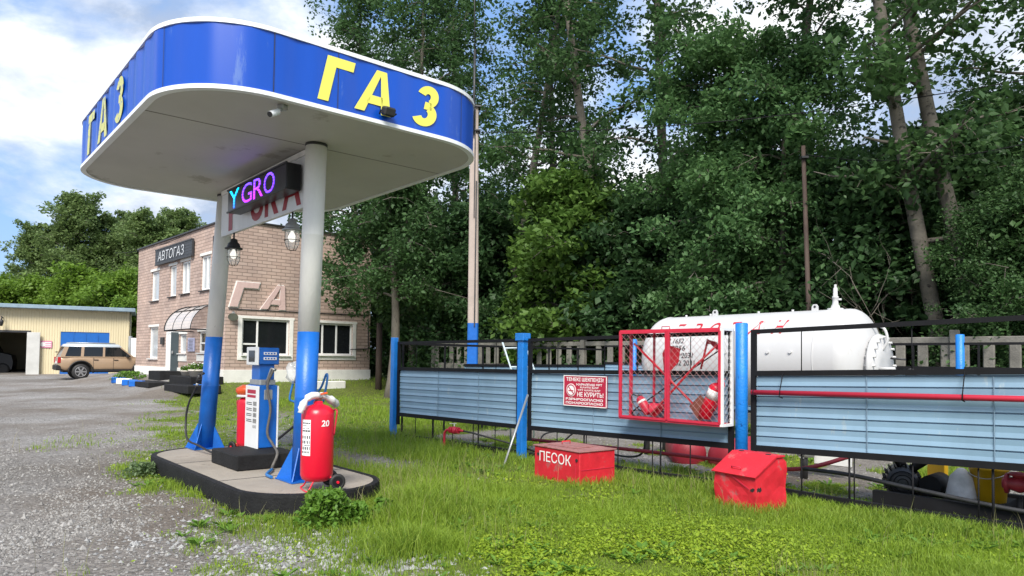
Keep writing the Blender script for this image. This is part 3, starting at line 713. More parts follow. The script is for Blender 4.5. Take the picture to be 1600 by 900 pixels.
# the yellow letters: outlines in letter heights, slanted, bent round the fascia
def arc(cx, cy, rx, ry, a0, a1, n=18): return [(cx + rx * cos(R(a0 + (a1 - a0) * k / n)), cy + ry * sin(R(a0 + (a1 - a0) * k / n))) for k in range(n + 1)]
def strip(outer, inner): return [(outer[i], outer[i + 1], inner[i + 1], inner[i]) for i in range(len(outer) - 1)]
def cut(p, q, n): return [(p[0] + (q[0] - p[0]) * i / n, p[1] + (q[1] - p[1]) * i / n) for i in range(n + 1)]
G_ = strip(cut((0, 0), (0, 1), 8), cut((.25, 0), (.25, 1), 8)) + strip(cut((.25, .78), (.66, .78), 6), cut((.25, 1), (.66, 1), 6))
A_ = strip(cut((0, 0), (.33, 1), 8), cut((.25, 0), (.455, .86), 8)) + strip(cut((.92, 0), (.59, 1), 8), cut((.67, 0), (.465, .86), 8)) + strip(cut((.24, .20), (.68, .20), 4), cut((.30, .40), (.62, .40), 4)) + [((.33, 1), (.59, 1), (.465, .86), (.455, .86))]
Z_ = strip(arc(.33, .725, .30, .275, 165, -62), arc(.33, .72, .075, .085, 165, -62)) + strip(arc(.33, .285, .34, .285, 68, -155), arc(.33, .29, .09, .095, 68, -155)) + [((.28, .60), (.46, .60), (.50, .42), (.28, .42))]
def fascia_letter(name, polys, s_at, h, z0, slant, material, label, off=.009, wide=1.0):
    mb = MB()
    for q in polys:
        front = []
        for (lx, ly) in q:
            p = perim(s_at + (lx * wide + (ly - .5) * slant) * h, off); front.append(cw(p.x, p.y, z0 + ly * h))
        mb.add(front, [(0, 1, 2, 3)])
    o = mb.build(name, material, can); o['label'] = label; return o
LH = .45
for ch, polys, ds, nm in (('Г', G_, .46, 'letter_g'), ('А', A_, .85, 'letter_a'), ('З', Z_, 1.50, 'letter_z')):
    fascia_letter('fascia_letter', polys, s0 + ds, LH, ZB + .095, .22, M_yellow, f'yellow letter {ch} facing the yard')
sL = perim_of(-CHX + CR, -CHY)
for ch, polys, ds in (('Г', G_, .36), ('А', A_, .98), ('З', Z_, 1.86)):
    fascia_letter('fascia_letter', polys, sL + ds, LH * 1.06, ZB + .075, .10, M_yellow_faded, f'faded peeling yellow letter {ch} on the side facing the lane', .013, 1.15)
# columns
for (x, y, lx_, lab) in ((-2.12, -.17, .21, 'column under the rear end'), (1.28, -.19, .075, 'column beside the tall red extinguisher')):
    c = cw(x, y); zs = 1.83
    mb = MB(); mb.lathe([(.118, ISLZ - .002), (.118, ISLZ + .9), (.119, ISLZ + .905), (.118, ISLZ + .91), (.118, zs)], (c.x, c.y, 0), n=28); mb.v = [(v[0] + lx_ * (v[2] - ISLZ) / (ZB - ISLZ), v[1], v[2]) for v in mb.v]; base = mb.build('column_base', M_blue, can)
    mb = MB(); mb.lathe([(.1175, zs), (.1175, 2.9), (.1195, 2.905), (.1195, 2.915), (.1175, 2.92), (.1175, ZB + .01)], (c.x, c.y, 0), n=28); mb.v = [(v[0] + lx_ * (v[2] - ISLZ) / (ZB - ISLZ), v[1], v[2]) for v in mb.v]; mb.build('column', M_colwhite, can)
    mb = MB(); mb.lathe([(.121, ZB - .02), (.121, ZB + .009)], (c.x + lx_, c.y, 0), n=28); mb.build('column_collar', M_darkmetal, can)
    mb = MB()
    for k in range(4):
        a = CRZ + R(45 + 90 * k); d = Vector((cos(a), sin(a), 0)); pth = Vector((-sin(a), cos(a), 0)) * .012
        o_ = Vector((c.x, c.y, ISLZ)) - pth / 2
        mb.prism([(.10, 0), (.29, 0), (.29, .02), (.115, .36), (.10, .36)], o_, d, UP, pth)
    mb.box((c.x, c.y, ISLZ + .006), (.44, .44, .012), Matrix.Rotation(CRZ, 3, 'Z')); mb.build('gusset_plate', M_blue, can)

# name board between the columns
def board_x(u, v, y):                                # place along the canopy frame of column u on the upright plane y
    o = cw(0, y); return on_wall(u, v, (o.x, o.y), (CA.x, CA.y))
sb = thing('name_board', 'dirty white hanging board with half hidden dark red letters', 'sign', cw(-.3, -.13, 3.24), CRZ)
b0, b1 = -1.72, 1.16
mb = MB(); mb.box(cw((b0 + b1) / 2, -.13, 3.565), (b1 - b0, .05, .60), Matrix.Rotation(CRZ, 3, 'Z'), .006); mb.build('board', M_sign, sb)
mb = MB(); mb.box(cw((b0 + b1) / 2, -.13, 3.895), (b1 - b0, .07, .06), Matrix.Rotation(CRZ, 3, 'Z')); mb.build('hanger_rail', M_colwhite, sb)
for ch, u0, u1 in (('F', 358, 375), ('U', 392, 412), ('R', 414, 436), ('A', 441, 471)):
    x0, x1 = board_x(u0, 320, -.156)[0], board_x(u1, 300, -.156)[0]
    mb = MB(); put_text(mb, ch, cw(x0, -.156, 3.31), C3A, UP, 1, .03, .002, 0, x1 - x0, .50); o = mb.build('board_letter', M_letterred, sb)
    o['label'] = f'dark red letter {ch}'
LY = -.36
l0, l1 = board_x(356, 315, LY)[0], board_x(447, 280, LY)[0]; lz0, lz1 = board_x(356, 333, LY)[1], board_x(356, 298, LY)[1]
print('led', l0, l1, lz0, lz1)
led = thing('display_screen', 'black box of running LED lettering hung before the white board', 'LED display', cw((l0 + l1) / 2, LY + .1, lz0), CRZ)
mb = MB(); mb.box(cw((l0 + l1) / 2, LY + .09, (lz0 + lz1) / 2), (l1 - l0, .18, lz1 - lz0), Matrix.Rotation(CRZ, 3, 'Z'), .008); mb.build('case', M_led_case, led)
mb = MB()
for az in (lz1 - .006, lz0 + .006): mb.box(cw((l0 + l1) / 2, LY - .002, az), (l1 - l0 + .02, .02, .02), Matrix.Rotation(CRZ, 3, 'Z'))
mb.build('rim', M_darkmetal, led)
def led_mat(name, c1, c2, s):
    """lit dots in rows, the colour running up the line of writing"""
    m = bpy.data.materials.new(name); m.use_nodes = True; nt = m.node_tree; N = nt.nodes; L = nt.links; b = N['Principled BSDF']
    tc = N.new('ShaderNodeTexCoord'); sp = N.new('ShaderNodeSeparateXYZ'); L.new(tc.outputs['Generated'], sp.inputs[0])
    r = N.new('ShaderNodeValToRGB'); r.color_ramp.elements[0].color = (*c1, 1); r.color_ramp.elements[1].color = (*c2, 1); L.new(sp.outputs['Z'], r.inputs[0])
    w = N.new('ShaderNodeTexWave'); w.wave_type = 'BANDS'; w.bands_direction = 'Z'; w.inputs['Scale'].default_value = 9; w.inputs['Distortion'].default_value = 0; L.new(tc.outputs['Object'], w.inputs['Vector'])
    w2 = N.new('ShaderNodeTexWave'); w2.wave_type = 'BANDS'; w2.bands_direction = 'X'; w2.inputs['Scale'].default_value = 9; w2.inputs['Distortion'].default_value = 0; L.new(tc.outputs['Object'], w2.inputs['Vector'])
    q0 = N.new('ShaderNodeMath'); q0.operation = 'MAXIMUM'; L.new(w.outputs['Fac'], q0.inputs[0]); L.new(w2.outputs['Fac'], q0.inputs[1])
    q = N.new('ShaderNodeMath'); q.operation = 'MULTIPLY'; L.new(q0.outputs[0], q.inputs[0]); q.inputs[1].default_value = s
    b.inputs['Base Color'].default_value = (.01, .01, .01, 1); L.new(r.outputs[0], b.inputs['Emission Color']); L.new(q.outputs[0], b.inputs['Emission Strength']); return m
for ch, u0, u1, c1, c2 in (('Y', 359, 374, (.02, .10, 1), (.0, .55, .95)), ('G', 378, 394, (.34, .02, .85), (.10, .05, 1)), ('R', 396, 411, (.42, .02, .8), (.12, .05, 1)), ('O', 412, 429, (.14, .03, 1), (.14, .05, 1))):
    x0, x1 = board_x(u0, 312, LY)[0], board_x(u1, 295, LY)[0]
    mb = MB(); put_text(mb, ch, cw(x0, LY - .001, lz0 + .03), C3A, UP, 1, -.004, .003, 0, x1 - x0, lz1 - lz0 - .06); mb.build('lit_letter', led_mat('led_' + ch.lower(), c1, c2, 2.2), led)

def hung_lamp(x, y, label):
    p = cw(x, y, 3.265); t = thing('hanging_lamp', label, 'lamp', p, CRZ, 'lamps under the canopy')
    mb = MB(); mb.tube([p, p - UP * .10], .012, 8); mb.build('stem', M_darkmetal, t)
    mb = MB(); mb.lathe([(.02, -.08), (.045, -.09), (.05, -.13), (.075, -.15), (.088, -.19), (.09, -.205), (.118, -.212), (.118, -.228), (.075, -.232)], p, n=24); mb.build('housing', M_darkmetal if x < 0 else M_grey, t)
    mb = MB(); mb.lathe([(.078, -.23), (.084, -.26), (.084, -.36), (.074, -.41), (.05, -.44), (.012, -.447)], p, n=24); mb.build('glass_jar', M_clear, t)
    mb = MB(); mb.lathe([(.015, -.232), (.022, -.25), (.045, -.29), (.048, -.315), (.03, -.35), (.008, -.362)], p, n=16); mb.build('bulb', M_bulb, t)
    mb = MB()
    for k in range(4):
        a = pi / 4 + k * pi / 2; d = Vector((cos(a), sin(a), 0)) * .09
        mb.tube([p + d - UP * .22, p + d - UP * .37, p + d * .55 - UP * .455, p - UP * .46], .004, 6)
    mb.torus(p - UP * .34, UP, .09, .004, 20, 6); mb.build('cage', M_darkmetal, t)
hung_lamp(-1.22, -.14, 'dark caged bulkhead lamp hanging from the board beside the farther column')
hung_lamp(.74, -.14, 'grey caged lamp with bright bulb hanging beside the nearer column')

def camera_dome(p, yaw, label):
    t = thing('security_camera', label, 'camera', p, yaw); d = Vector((cos(yaw), sin(yaw), -.55)).normalized(); p = Vector(p)
    mb = MB(); mb.box(p + Vector((0, 0, -.025)), (.08, .08, .05), Matrix.Rotation(yaw, 3, 'Z'), .01); mb.tube([p + Vector((0, 0, -.04)), p + d * .08 + Vector((0, 0, -.03))], .018, 8); mb.build('bracket', M_grey, t)
    mb = MB(); mb.lathe([(.022, 0), (.030, .01), (.030, .13), (.026, .135)], p + d * .06 + Vector((0, 0, -.05)), d, 20); mb.build('housing', M_trim, t)
    mb = MB(); mb.lathe([(.026, 0), (.026, .012)], p + d * .19 + Vector((0, 0, -.05)), d, 20); mb.build('lens', M_rubber, t)
q = on_z(440, 165, ZB); camera_dome((q.x, q.y + .02, ZB + .012), R(250), 'small white bullet camera under the front edge of the canopy')
# black floodlight on the fascia
ps = perim(s0 + .85 + .30, .02); fl = thing('flood_light', 'small black flood light on the fascia below the yellow letter', 'flood light', cw(ps.x, ps.y, ZB + .06), CRZ)
mb = MB(); c = cw(ps.x + .055, ps.y, ZB + .125); mb.box(c, (.09, .13, .09), Matrix.Rotation(CRZ, 3, 'Z') @ Matrix.Rotation(R(18), 3, 'Y'), .015); mb.build('housing', M_rubber, fl)
mb = MB(); mb.bar(cw(ps.x - .005, ps.y - .07, ZB + .10), cw(ps.x + .06, ps.y - .09, ZB + .12), .012); mb.bar(cw(ps.x - .005, ps.y + .07, ZB + .10), cw(ps.x + .06, ps.y + .09, ZB + .12), .012); mb.build('bracket', M_black, fl)

# ------------------------------------------------------------------ plinth and dispenser
pl = tag(MB().box(cw(-.13, -.20, ISLZ + .088), (.92, .74, .18), Matrix.Rotation(CRZ, 3, 'Z'), .012).build('dispenser_plinth', M_blackedge, None), 'black painted concrete block the blue dispenser stands on', 'plinth')
PZ = ISLZ + .18
DX, DY, DW, DD = -.42, .0, .42, .24
dp = thing('gas_dispenser', 'blue gas dispenser with a white price panel standing on the black block', 'dispenser', cw(DX, DY, PZ), CRZ)
rz3 = Matrix.Rotation(CRZ, 3, 'Z')
mb = MB(); mb.box(cw(DX, DY, PZ + .40), (DW - .01, DD, .80), rz3, .008); mb.build('cabinet', M_blue, dp)
mb = MB(); mb.box(cw(DX, DY - DD / 2 - .008, PZ + .39), (DW + .015, .02, .80), rz3, .005); fp = mb.build('front_panel', M_white, dp)
mb = MB(); mb.box(cw(DX, DY + DD / 2 + .008, PZ + .39), (DW + .015, .02, .80), rz3, .005); mb.build('rear_panel', M_white, dp)
def on_panel(x, z): return cw(DX + x, DY - DD / 2 - .0195, PZ + z)
mb = MB()
for z, hgt in ((.715, .05), (.655, .035)): mb.add([on_panel(-.15, z - hgt / 2), on_panel(.14, z - hgt / 2), on_panel(.14, z + hgt / 2), on_panel(-.15, z + hgt / 2)], [(0, 1, 2, 3)])
mb.build('pink_strip', M_signred, fp)
mb = MB(); rr = random.Random(3)
for k, z in enumerate((.565, .49, .42, .345)):
    for j in range(2): mb.add([on_panel(-.17, z - j * .022), on_panel(.0 + rr.random() * .03, z - j * .022), on_panel(.02, z - j * .022 + .010), on_panel(-.17, z - j * .022 + .010)], [(0, 1, 2, 3)])
    for j in range(5): x = .06 + j * .024; mb.add([on_panel(x, z - .03), on_panel(x + .013, z - .03), on_panel(x + .018, z + .025), on_panel(x + .005, z + .025)], [(0, 1, 2, 3)])
for j in range(5): x = .06 + j * .024; mb.add([on_panel(x, .25), on_panel(x + .008, .25), on_panel(x + .012, .29), on_panel(x + .004, .29)], [(0, 1, 2, 3)])
mb.build('printed_lines', M_ink, fp)
mb = MB(); mb.box(cw(DX, DY, PZ + .835), (DW * .86, DD * .86, .075), rz3, .01); mb.build('shoulder', M_grey, dp)
mb = MB(); mb.box(cw(DX + .01, DY, PZ + .97), (DW * .66, DD * .8, .20), rz3, .005); mb.build('neck', M_blue, dp)
mb = MB(); mb.box(cw(DX, DY + .01, PZ + 1.175), (.37, .27, .22), rz3, .012); hd = mb.build('head', M_blue, dp)
mb = MB(); mb.box(cw(DX, DY - .135, PZ + 1.175), (.39, .02, .235), rz3, .006); hp = mb.build('head_panel', M_white, dp)
mb = MB(); mb.box(cw(DX - .005, DY - .147, PZ + 1.175), (.20, .008, .145), rz3); mb.build('display_window', M_glassdark, hp)
mb = MB()
for z in (1.21, 1.145): mb.box(cw(DX + .188, DY + .02, PZ + z), (.008, .17, .035), rz3)
mb.build('lettering_plate', M_whiteink, hd)
mb = MB()
for z in (1.21, 1.145): 
    for j in range(4): mb.box(cw(DX + .193, DY - .04 + j * .038, PZ + z), (.003, .022, .018), rz3)
mb.build('small_print', M_blue, hd)
mb = MB(); mb.tube([cw(DX + .16, DY - .02, PZ + .80), cw(DX + .25, DY + .02, PZ + 1.02), cw(DX + .30, DY + .05, PZ + 1.0)], .02, 8); mb.box(cw(DX + .20, DY, PZ + .68), (.02, .11, .13), rz3, .005); mb.build('nozzle_holster', M_grey, dp)
# braided hoses: down the side of the dispenser, and out to the nozzle on the far column
def spline(pts, n=10):
    P = [Vector(p) for p in pts]; P = [P[0] * 2 - P[1]] + P + [P[-1] * 2 - P[-2]]; out = []
    for i in range(1, len(P) - 2):
        a, b, c, d = P[i - 1:i + 3]
        for k in range(n):
            t = k / n; out.append(.5 * ((2 * b) + (c - a) * t + (2 * a - 5 * b + 4 * c - d) * t * t + (3 * b - a - 3 * c + d) * t ** 3))
    return out + [P[-2]]
mb = MB(); mb.tube(spline([cw(DX + .28, DY + .03, PZ + 1.0), cw(DX + .245, DY - .03, PZ + .8), cw(DX + .26, DY + .01, PZ + .5), cw(DX + .25, DY - .02, PZ + .2), cw(DX + .33, DY + .02, PZ + .06), cw(.36, -.10, PZ + .0), cw(.42, -.18, ISLZ + .04), cw(.60, -.26, ISLZ + .03)]), .017, 8)
mb.build('hose', M_rope, dp)
mb = MB(); mb.tube(spline([cw(.60, -.26, ISLZ + .03), cw(.85, -.42, ISLZ + .02), cw(1.06, -.45, ISLZ + .02)]), .018, 8); mb.build('hose', M_hoseblue, dp)
mb = MB(); mb.tube(spline([cw(DX + .20, DY + .14, PZ + .1), cw(.1, .30, PZ + .34), cw(.42, .38, PZ + .42), cw(.66, .42, PZ + .22), cw(.55, .36, PZ - .10), cw(.25, .30, PZ - .05), cw(.02, .24, PZ + .05)]), .016, 8); mb.build('hose', M_rubber, dp)
mb = MB(); mb.tube(spline([cw(-2.0, -.36, 1.08), cw(-2.11, -.42, .85), cw(-2.15, -.44, .6), cw(-1.98, -.46, .36), cw(-1.6, -.42, ISLZ + .1), cw(-1.2, -.34, ISLZ + .03), cw(-.62, -.3, ISLZ + .03)]), .015, 8); mb.build('hose', M_rubber, dp)
mb = MB(); mb.tube([cw(-2.0, -.36, 1.06), cw(-1.95, -.35, 1.17)], .020, 8); mb.tube([cw(-1.95, -.35, 1.17), cw(-1.90, -.34, 1.28)], .027, 10); mb.tube([cw(-1.90, -.34, 1.28), cw(-1.82, -.31, 1.30)], .020, 8); mb.tube([cw(-1.90, -.36, 1.20), cw(-1.84, -.33, 1.22), cw(-1.83, -.33, 1.29)], .008, 6); noz = mb.build('nozzle', M_darkmetal, dp)
mb = MB(); mb.tube([cw(-1.97, -.355, 1.12), cw(-1.955, -.35, 1.155)], .0215, 10); mb.build('nozzle_ring', M_grey, noz)
# second nozzle wrapped in a clear bag, held on the near column
NGP = at(459, 582, 8.35)
ng = thing('wrapped_nozzle', 'filling nozzle wrapped in clear plastic with a blue hose loop behind the nearer column', 'nozzle', cw(1.10, .10, 1.1), CRZ)
mb = MB(); rr = random.Random(9); c = NGP
pr = [(.01, .12), (.06, .11), (.095, .06), (.08, .0), (.09, -.05), (.05, -.10), (.02, -.12)]
mb.lathe(pr, c, UP, 14); mb.v = [tuple(Vector(p) + Vector((rr.uniform(-.02, .02), rr.uniform(-.02, .02), rr.uniform(-.02, .02)))) for p in mb.v]; mb.build('plastic_wrap', M_poly, ng)
mb = MB(); mb.tube([c + Vector((-.03, 0, .10)), c + Vector((.05, .02, .02)), c + Vector((.02, 0, -.12))], .022, 8); mb.build('nozzle_body', M_darkmetal, ng)
mb = MB(); mb.tube(spline([c + Vector((0, 0, -.10)), c + Vector((-.04, .0, -.30)), c + Vector((-.0, .02, -.34)), c + Vector((.10, .03, -.36)), c + Vector((.30, .02, -.20)), c + Vector((.38, 0, -.02)), c + Vector((.40, -.02, -.08)), c + Vector((.36, -.03, -.34))]), .013, 8); mb.build('hose', M_hoseblue, ng)

# ------------------------------------------------------------------ wheeled extinguishers
def extinguisher(p, yaw, s, label, bag):
    t = thing('wheeled_extinguisher', label, 'fire extinguisher', p, yaw, 'wheeled fire extinguishers'); p = Vector(p)
    ex, ey = Vector((cos(yaw), sin(yaw), 0)), Vector((-sin(yaw), cos(yaw), 0))
    def q(x, y, z): return p + (ex * x + ey * y) * s + UP * z * s
    mb = MB(); mb.lathe([(.02, .085), (.11, .09), (.148, .115), (.164, .16), (.164, .76), (.154, .81), (.11, .85), (.05, .87), (.045, .90)], q(0, 0, 0), n=32)
    for i in range(len(mb.v)): mb.v[i] = tuple(p + (Vector(mb.v[i]) - p) * s) if s != 1 else mb.v[i]
    mb.build('cylinder', M_red, t)
    mb = MB(); mb.lathe([(.035 * s, .895 * s), (.03 * s, .93 * s), (.05 * s, .935 * s), (.05 * s, .95 * s)], p, n=14); mb.build('valve', M_grey, t)
    mb = MB(); mb.bar(q(-.06, 0, .955), q(.09, 0, .985), .03 * s, .015 * s); mb.tube([q(.0, .03, .94), q(.06, .06, .97), q(.12, .05, .93)], .012 * s, 8); mb.build('lever', M_orange, t)
    for sg in (-1, 1):
        mb = MB(); mb.torus(q(.175, sg * .15, .085), ey, .062 * s, .022 * s, 24, 8); w = mb.build('wheel', M_rubber, t)
        mb = MB(); mb.lathe([(.052 * s, -.018 * s), (.052 * s, .018 * s)], q(.175, sg * .15, .085), ey, 20); mb.build('rim', M_black, w)
        mb = MB(); mb.lathe([(.014 * s, -.03 * s), (.014 * s, .03 * s)], q(.175, sg * .15, .085), ey, 10); mb.build('hub', M_red, w)
    mb = MB(); mb.tube([q(.175, -.15, .085), q(.175, .15, .085)], .012 * s, 8); mb.tube([q(.10, -.10, .14), q(.175, -.12, .085)], .012 * s, 8); mb.tube([q(.10, .10, .14), q(.175, .12, .085)], .012 * s, 8); mb.build('axle', M_red, t)
    mb = MB(); mb.tube(spline([q(-.06, -.12, .10), q(-.10, -.13, .03), q(-.13, -.13, .005), q(-.13, .13, .005), q(-.10, .13, .03), q(-.06, .12, .10)], 6), .008 * s, 8); mb.build('foot', M_red, t)
    mb = MB(); mb.tube(spline([q(.15, -.07, .55), q(.172, -.07, .72), q(.180, -.06, .80), q(.180, .06, .80), q(.172, .07, .72), q(.15, .07, .55)], 6), .009 * s, 8); mb.build('handle', M_redpipe, t)
    if bag:
        mb = MB(); rr = random.Random(5)
        for pts, r_ in ((spline([q(.0, -.02, .96), q(-.10, -.06, .95), q(-.17, -.10, .88), q(-.20, -.11, .79)], 4), .03), (spline([q(.02, .03, .96), q(.10, .06, .93), q(.20, .14, .88), q(.24, .20, .84)], 4), .035)):
            mb.tube(pts, [r_ * s * (.7 + .7 * rr.random()) for _ in pts], 8)
        mb.build('wrapping', M_bag, t)
    return t, q
EY = -R(40)
t1, q1 = extinguisher(cw(1.93, -.33, ISLZ), CRZ + R(78), 1.0, 'tall red wheeled extinguisher numbered 20 at the near end of the island', True)
def on_cyl(c, ang, z, r): return Vector((c.x + r * cos(ang), c.y + r * sin(ang), c.z + z))
cc = cw(1.93, -.33, ISLZ); toCam = math.atan2(-cc.y, -cc.x)
mb = MB(); m_ = 8; a0, a1 = toCam - R(62), toCam - R(24)
mb.add([on_cyl(cc, a0 + (a1 - a0) * i / m_, z, .1665) for z in (.36, .72) for i in range(m_ + 1)], [(i, i + 1, m_ + 2 + i, m_ + 1 + i) for i in range(m_)]); lb = mb.build('label_sticker', M_paper, t1)
mb = MB(); rr = random.Random(4)
for z, h_ in ((.68, .012), (.66, .006), (.645, .006), (.63, .006), (.60, .016), (.585, .004), (.53, .03), (.48, .03), (.46, .008), (.42, .03), (.385, .02)):
    x = .06
    while x < .92:
        w_ = rr.uniform(.12, .5) if h_ < .02 else rr.uniform(.06, .14)
        b0, b1 = a0 + (a1 - a0) * x, a0 + (a1 - a0) * min(.95, x + w_)
        mb.add([on_cyl(cc, b0, z, .1672), on_cyl(cc, b1, z, .1672), on_cyl(cc, b1, z + h_, .1672), on_cyl(cc, b0, z + h_, .1672)], [(0, 1, 2, 3)]); x += w_ + (.04 if h_ < .02 else .10)
mb.build('printed_lines', M_ink, lb)
mb = MB(); vs, fs = text_mesh('20', .085, .002, 0, .1)
mb.add([on_cyl(cc, toCam + R(12) + (x_ / .166), .655 + y_, .1675) for x_, y_, z_ in vs], fs); mb.build('painted_number', M_whiteink, t1)
t2, q2 = extinguisher(cw(-1.33, .16, ISLZ), CRZ + R(200), .90, 'red wheeled extinguisher with orange cover half hidden behind the dispenser', False)
mb = MB(); c2 = cw(-1.33, .16, ISLZ); mb.lathe([(.02, .80), (.14, .81), (.17, .86), (.165, .90), (.10, .94), (.02, .945)], c2, n=18); rr = random.Random(8)
mb.v = [tuple(Vector(p) + Vector((rr.uniform(-.012, .012), rr.uniform(-.012, .012), rr.uniform(-.008, .008)))) for p in mb.v]; mb.build('orange_cover', M_orange, t2)
mb = MB(); mb.lathe([(.155, .775), (.165, .79), (.15, .81)], c2, n=18); mb.build('wrapping', M_bag, t2)
# ------------------------------------------------------------------ the tank yard: front fence and what hangs on it
def fw(s, n, z=0.0):                                # fence frame: along, inwards (away from the camera)
    p = F0 + FD * s + FN * n; return Vector((p.x, p.y, z))
FRZ = math.atan2(FD.y, FD.x); fr3 = Matrix.Rotation(FRZ, 3, 'Z')
FD3, FN3 = Vector((FD.x, FD.y, 0)), Vector((FN.x, FN.y, 0))
def fz(s, z): return z + float(np.interp(s, [0, 3.5, 5.7, 7.3, 10.3, 13.3], [-.065, -.050, -.032, 0, .085, .18]))           # the rails climb a little to the right
def corrugated(s0, s1, n, z0f, z1f, pitch=.115, face=-1):
    """horizontal trapezoid sheet between heights z0f(s) and z1f(s)"""
    mb = MB(); prof = []
    H = (z1f(s0) - z0f(s0)); k = max(2, round(H / pitch))
    for i in range(k):
        a = i / k; prof += [(a, -.004), (a + .40 / k, .004), (a + .86 / k, -.002), (a + .875 / k, .030), (a + .985 / k, .030)]
    prof.append((1, 0))
    cols = max(2, int((s1 - s0) / .6)); vs = []
    for j in range(cols + 1):
        s = s0 + (s1 - s0) * j / cols
        for (t, d) in prof: vs.append(fw(s, n + d + .003 * sin(s * 9 + t * 5), z0f(s) + (z1f(s) - z0f(s)) * t))
    m = len(prof)
    mb.add(vs, [(j * m + i, (j + 1) * m + i, (j + 1) * m + i + 1, j * m + i + 1) for j in range(cols) for i in range(m - 1)]); return mb
fence = thing('front_fence', 'light blue sheet fence with black frames and bright blue posts along the grass', 'fence', fw(0, 0, 0), FRZ)
def fence_at(u, v): return on_wall(u, v, (F0.x, F0.y), (FD.x, FD.y))
POSTS = [0.0, fence_at(819, 620)[0], fence_at(1160, 600)[0], 11.2]; print('posts', POSTS)
for s in POSTS:
    mb = MB(); w = .115 if s < 1 else .13
    g = gz(*fw(s, 0).xy)
    if s < 5: mb.box(fw(s, -.045, (g - .1 + fz(s, 2.02)) / 2), (w, w * .9, fz(s, 2.02) - g + .1), fr3, .008)
    else: mb.lathe([(.075, g - .1), (.075, fz(s, 2.02)), (.06, fz(s, 2.03))], (fw(s, -.02).x, fw(s, -.02).y, 0), n=20)
    mb.build('post', M_postblue, fence)
    if s == POSTS[1]:
        mb = MB(); mb.box(fw(s, -.045, fz(s, 1.965)), (.19, .17, .12), fr3, .006); mb.build('post_cap', M_postblue, fence)
ZU, ZM, ZL = 1.915, 1.412, .515
def panel(s0, s1):
    g = lambda s: gz(*fw(s, 0).xy)
    mb = MB()
    for z, h in ((ZU, .05), (ZM, .06), (ZL, .07)): mb.bar(fw(s0, 0, fz(s0, z)), fw(s1, 0, fz(s1, z)), .045, h)
    for s in (s0, s1): mb.bar(fw(s, .001, fz(s, ZL - .2)), fw(s, .001, fz(s, ZU + .025)), .046, .06, up=FD3)
    fr = mb.build('panel_frame', M_black, fence)
    corrugated(s0 + .03, s1 - .03, .010, lambda s: fz(s, ZL + .03), lambda s: fz(s, ZM - .03)).build('sheet', M_slat, fence)
    mb = MB()
    m = max(3, round((s1 - s0) / .55))
    for i in range(1, m):
        s = s0 + (s1 - s0) * i / m
        if i % 2 or s1 - s0 < 3.3: mb.tube([fw(s, .012, fz(s, ZM)), fw(s, .012, fz(s, ZU))], .006, 6)
        mb.tube([fw(s, .012, g(s) - .02), fw(s, .012, fz(s, ZL))], .008, 6)
    mb.build('rod', M_black, fence)
    mb = MB()
    for s in (s0 + .95 * (s1 - s0) / 3, s0 + 2.1 * (s1 - s0) / 3): mb.tube([fw(s, .03, g(s) - .05), fw(s, .03, fz(s, ZL))], .012, 8)
    mb.build('leg', M_black, fence)
    mb = MB(); 
    k = 6
    for i in range(k):
        a, b = s0 + (s1 - s0) * i / k, s0 + (s1 - s0) * (i + 1) / k
        mb.bar(fw(a, .02, g(a) + .05), fw(b, .02, g(b) + .05), .06, .09)
    mb.build('ground_beam', M_black, fence)
    mb = MB()                                        # overlaps of the sheets and their fixings
    for i in range(1, 3):
        s = s0 + (s1 - s0) * (i / 3 + .04); mb.box(fw(s, -.001, fz(s, (ZL + ZM) / 2)), (.006, .010, ZM - ZL - .09), fr3)
    mb.build('sheet_joint', mat('sheet_joint_grey', (.20, .29, .38), .5), fence)
panel(.10, POSTS[1] - .13); panel(POSTS[1] + .13, POSTS[2] - .15); panel(POSTS[2] + .15, 11.06); panel(11.34, 13.2)
# thin wire along the open top, bent wires
# left side and rear fences of the yard
side = thing('side_fence', 'light blue sheet fence running back from the leftmost post', 'fence', fw(0, 0, 0), FRZ)
def yard_fence(t, P, nrm, s_list, zt, zl, zu, label_post=None):
    pass
def line_fence(t, A, B, posts, z0, z1, zu, post_h, skip=0.0):
    A, B = Vector(A), Vector(B); d = (B - A); L_ = d.length; d = d / L_; nr = Vector((-d.y, d.x, 0)); r3 = Matrix.Rotation(math.atan2(d.y, d.x), 3, 'Z')
    for k in posts:
        p = A + d * k; mb = MB(); mb.lathe([(.07, -.1), (.07, post_h), (.05, post_h + .01)], (p.x, p.y, 0), n=18); mb.build('post', M_postblue, t)
    mb = MB(); k_ = max(2, round((z1 - z0) / .118)); vs = []
    prof = [(z0 + (z1 - z0) * (i + f_) / k_, d_) for i in range(k_) for f_, d_ in ((0, 0), (.62, 0), (.74, .02), (.9, .02))] + [(z1, 0)]
    for q in (A + d * skip, B):
        for z, dd in prof: p = q + nr * dd; vs.append((p.x, p.y, z))
    m = len(prof); mb.add(vs, [(i, m + i, m + i + 1, i + 1) for i in range(m - 1)]); mb.build('sheet', M_slat, t)
    mb = MB()
    for z in (z0, z1): mb.bar(A + d * skip + UP * z, B + UP * z, .05, .055)
    if zu: mb.bar(A + UP * zu, B + UP * zu, .045, .045)
    m = int(L_ / 1.0)
    for i in range(m + 1):
        p = A + d * (L_ * i / m); mb.bar(p + UP * (z0 - .4), p + UP * ((zu or z1)), .03, .03, up=tuple(d))
    mb.build('panel_frame', M_black, t)
line_fence(side, fw(.02, .15), fw(.02, 6.5), (3.4,), .45, 1.42, 1.84, 1.95, 1.6)
rear = thing('rear_fence', 'light blue sheet fence with blue posts behind the white tank', 'fence', fw(0, 6.5, 0), FRZ)
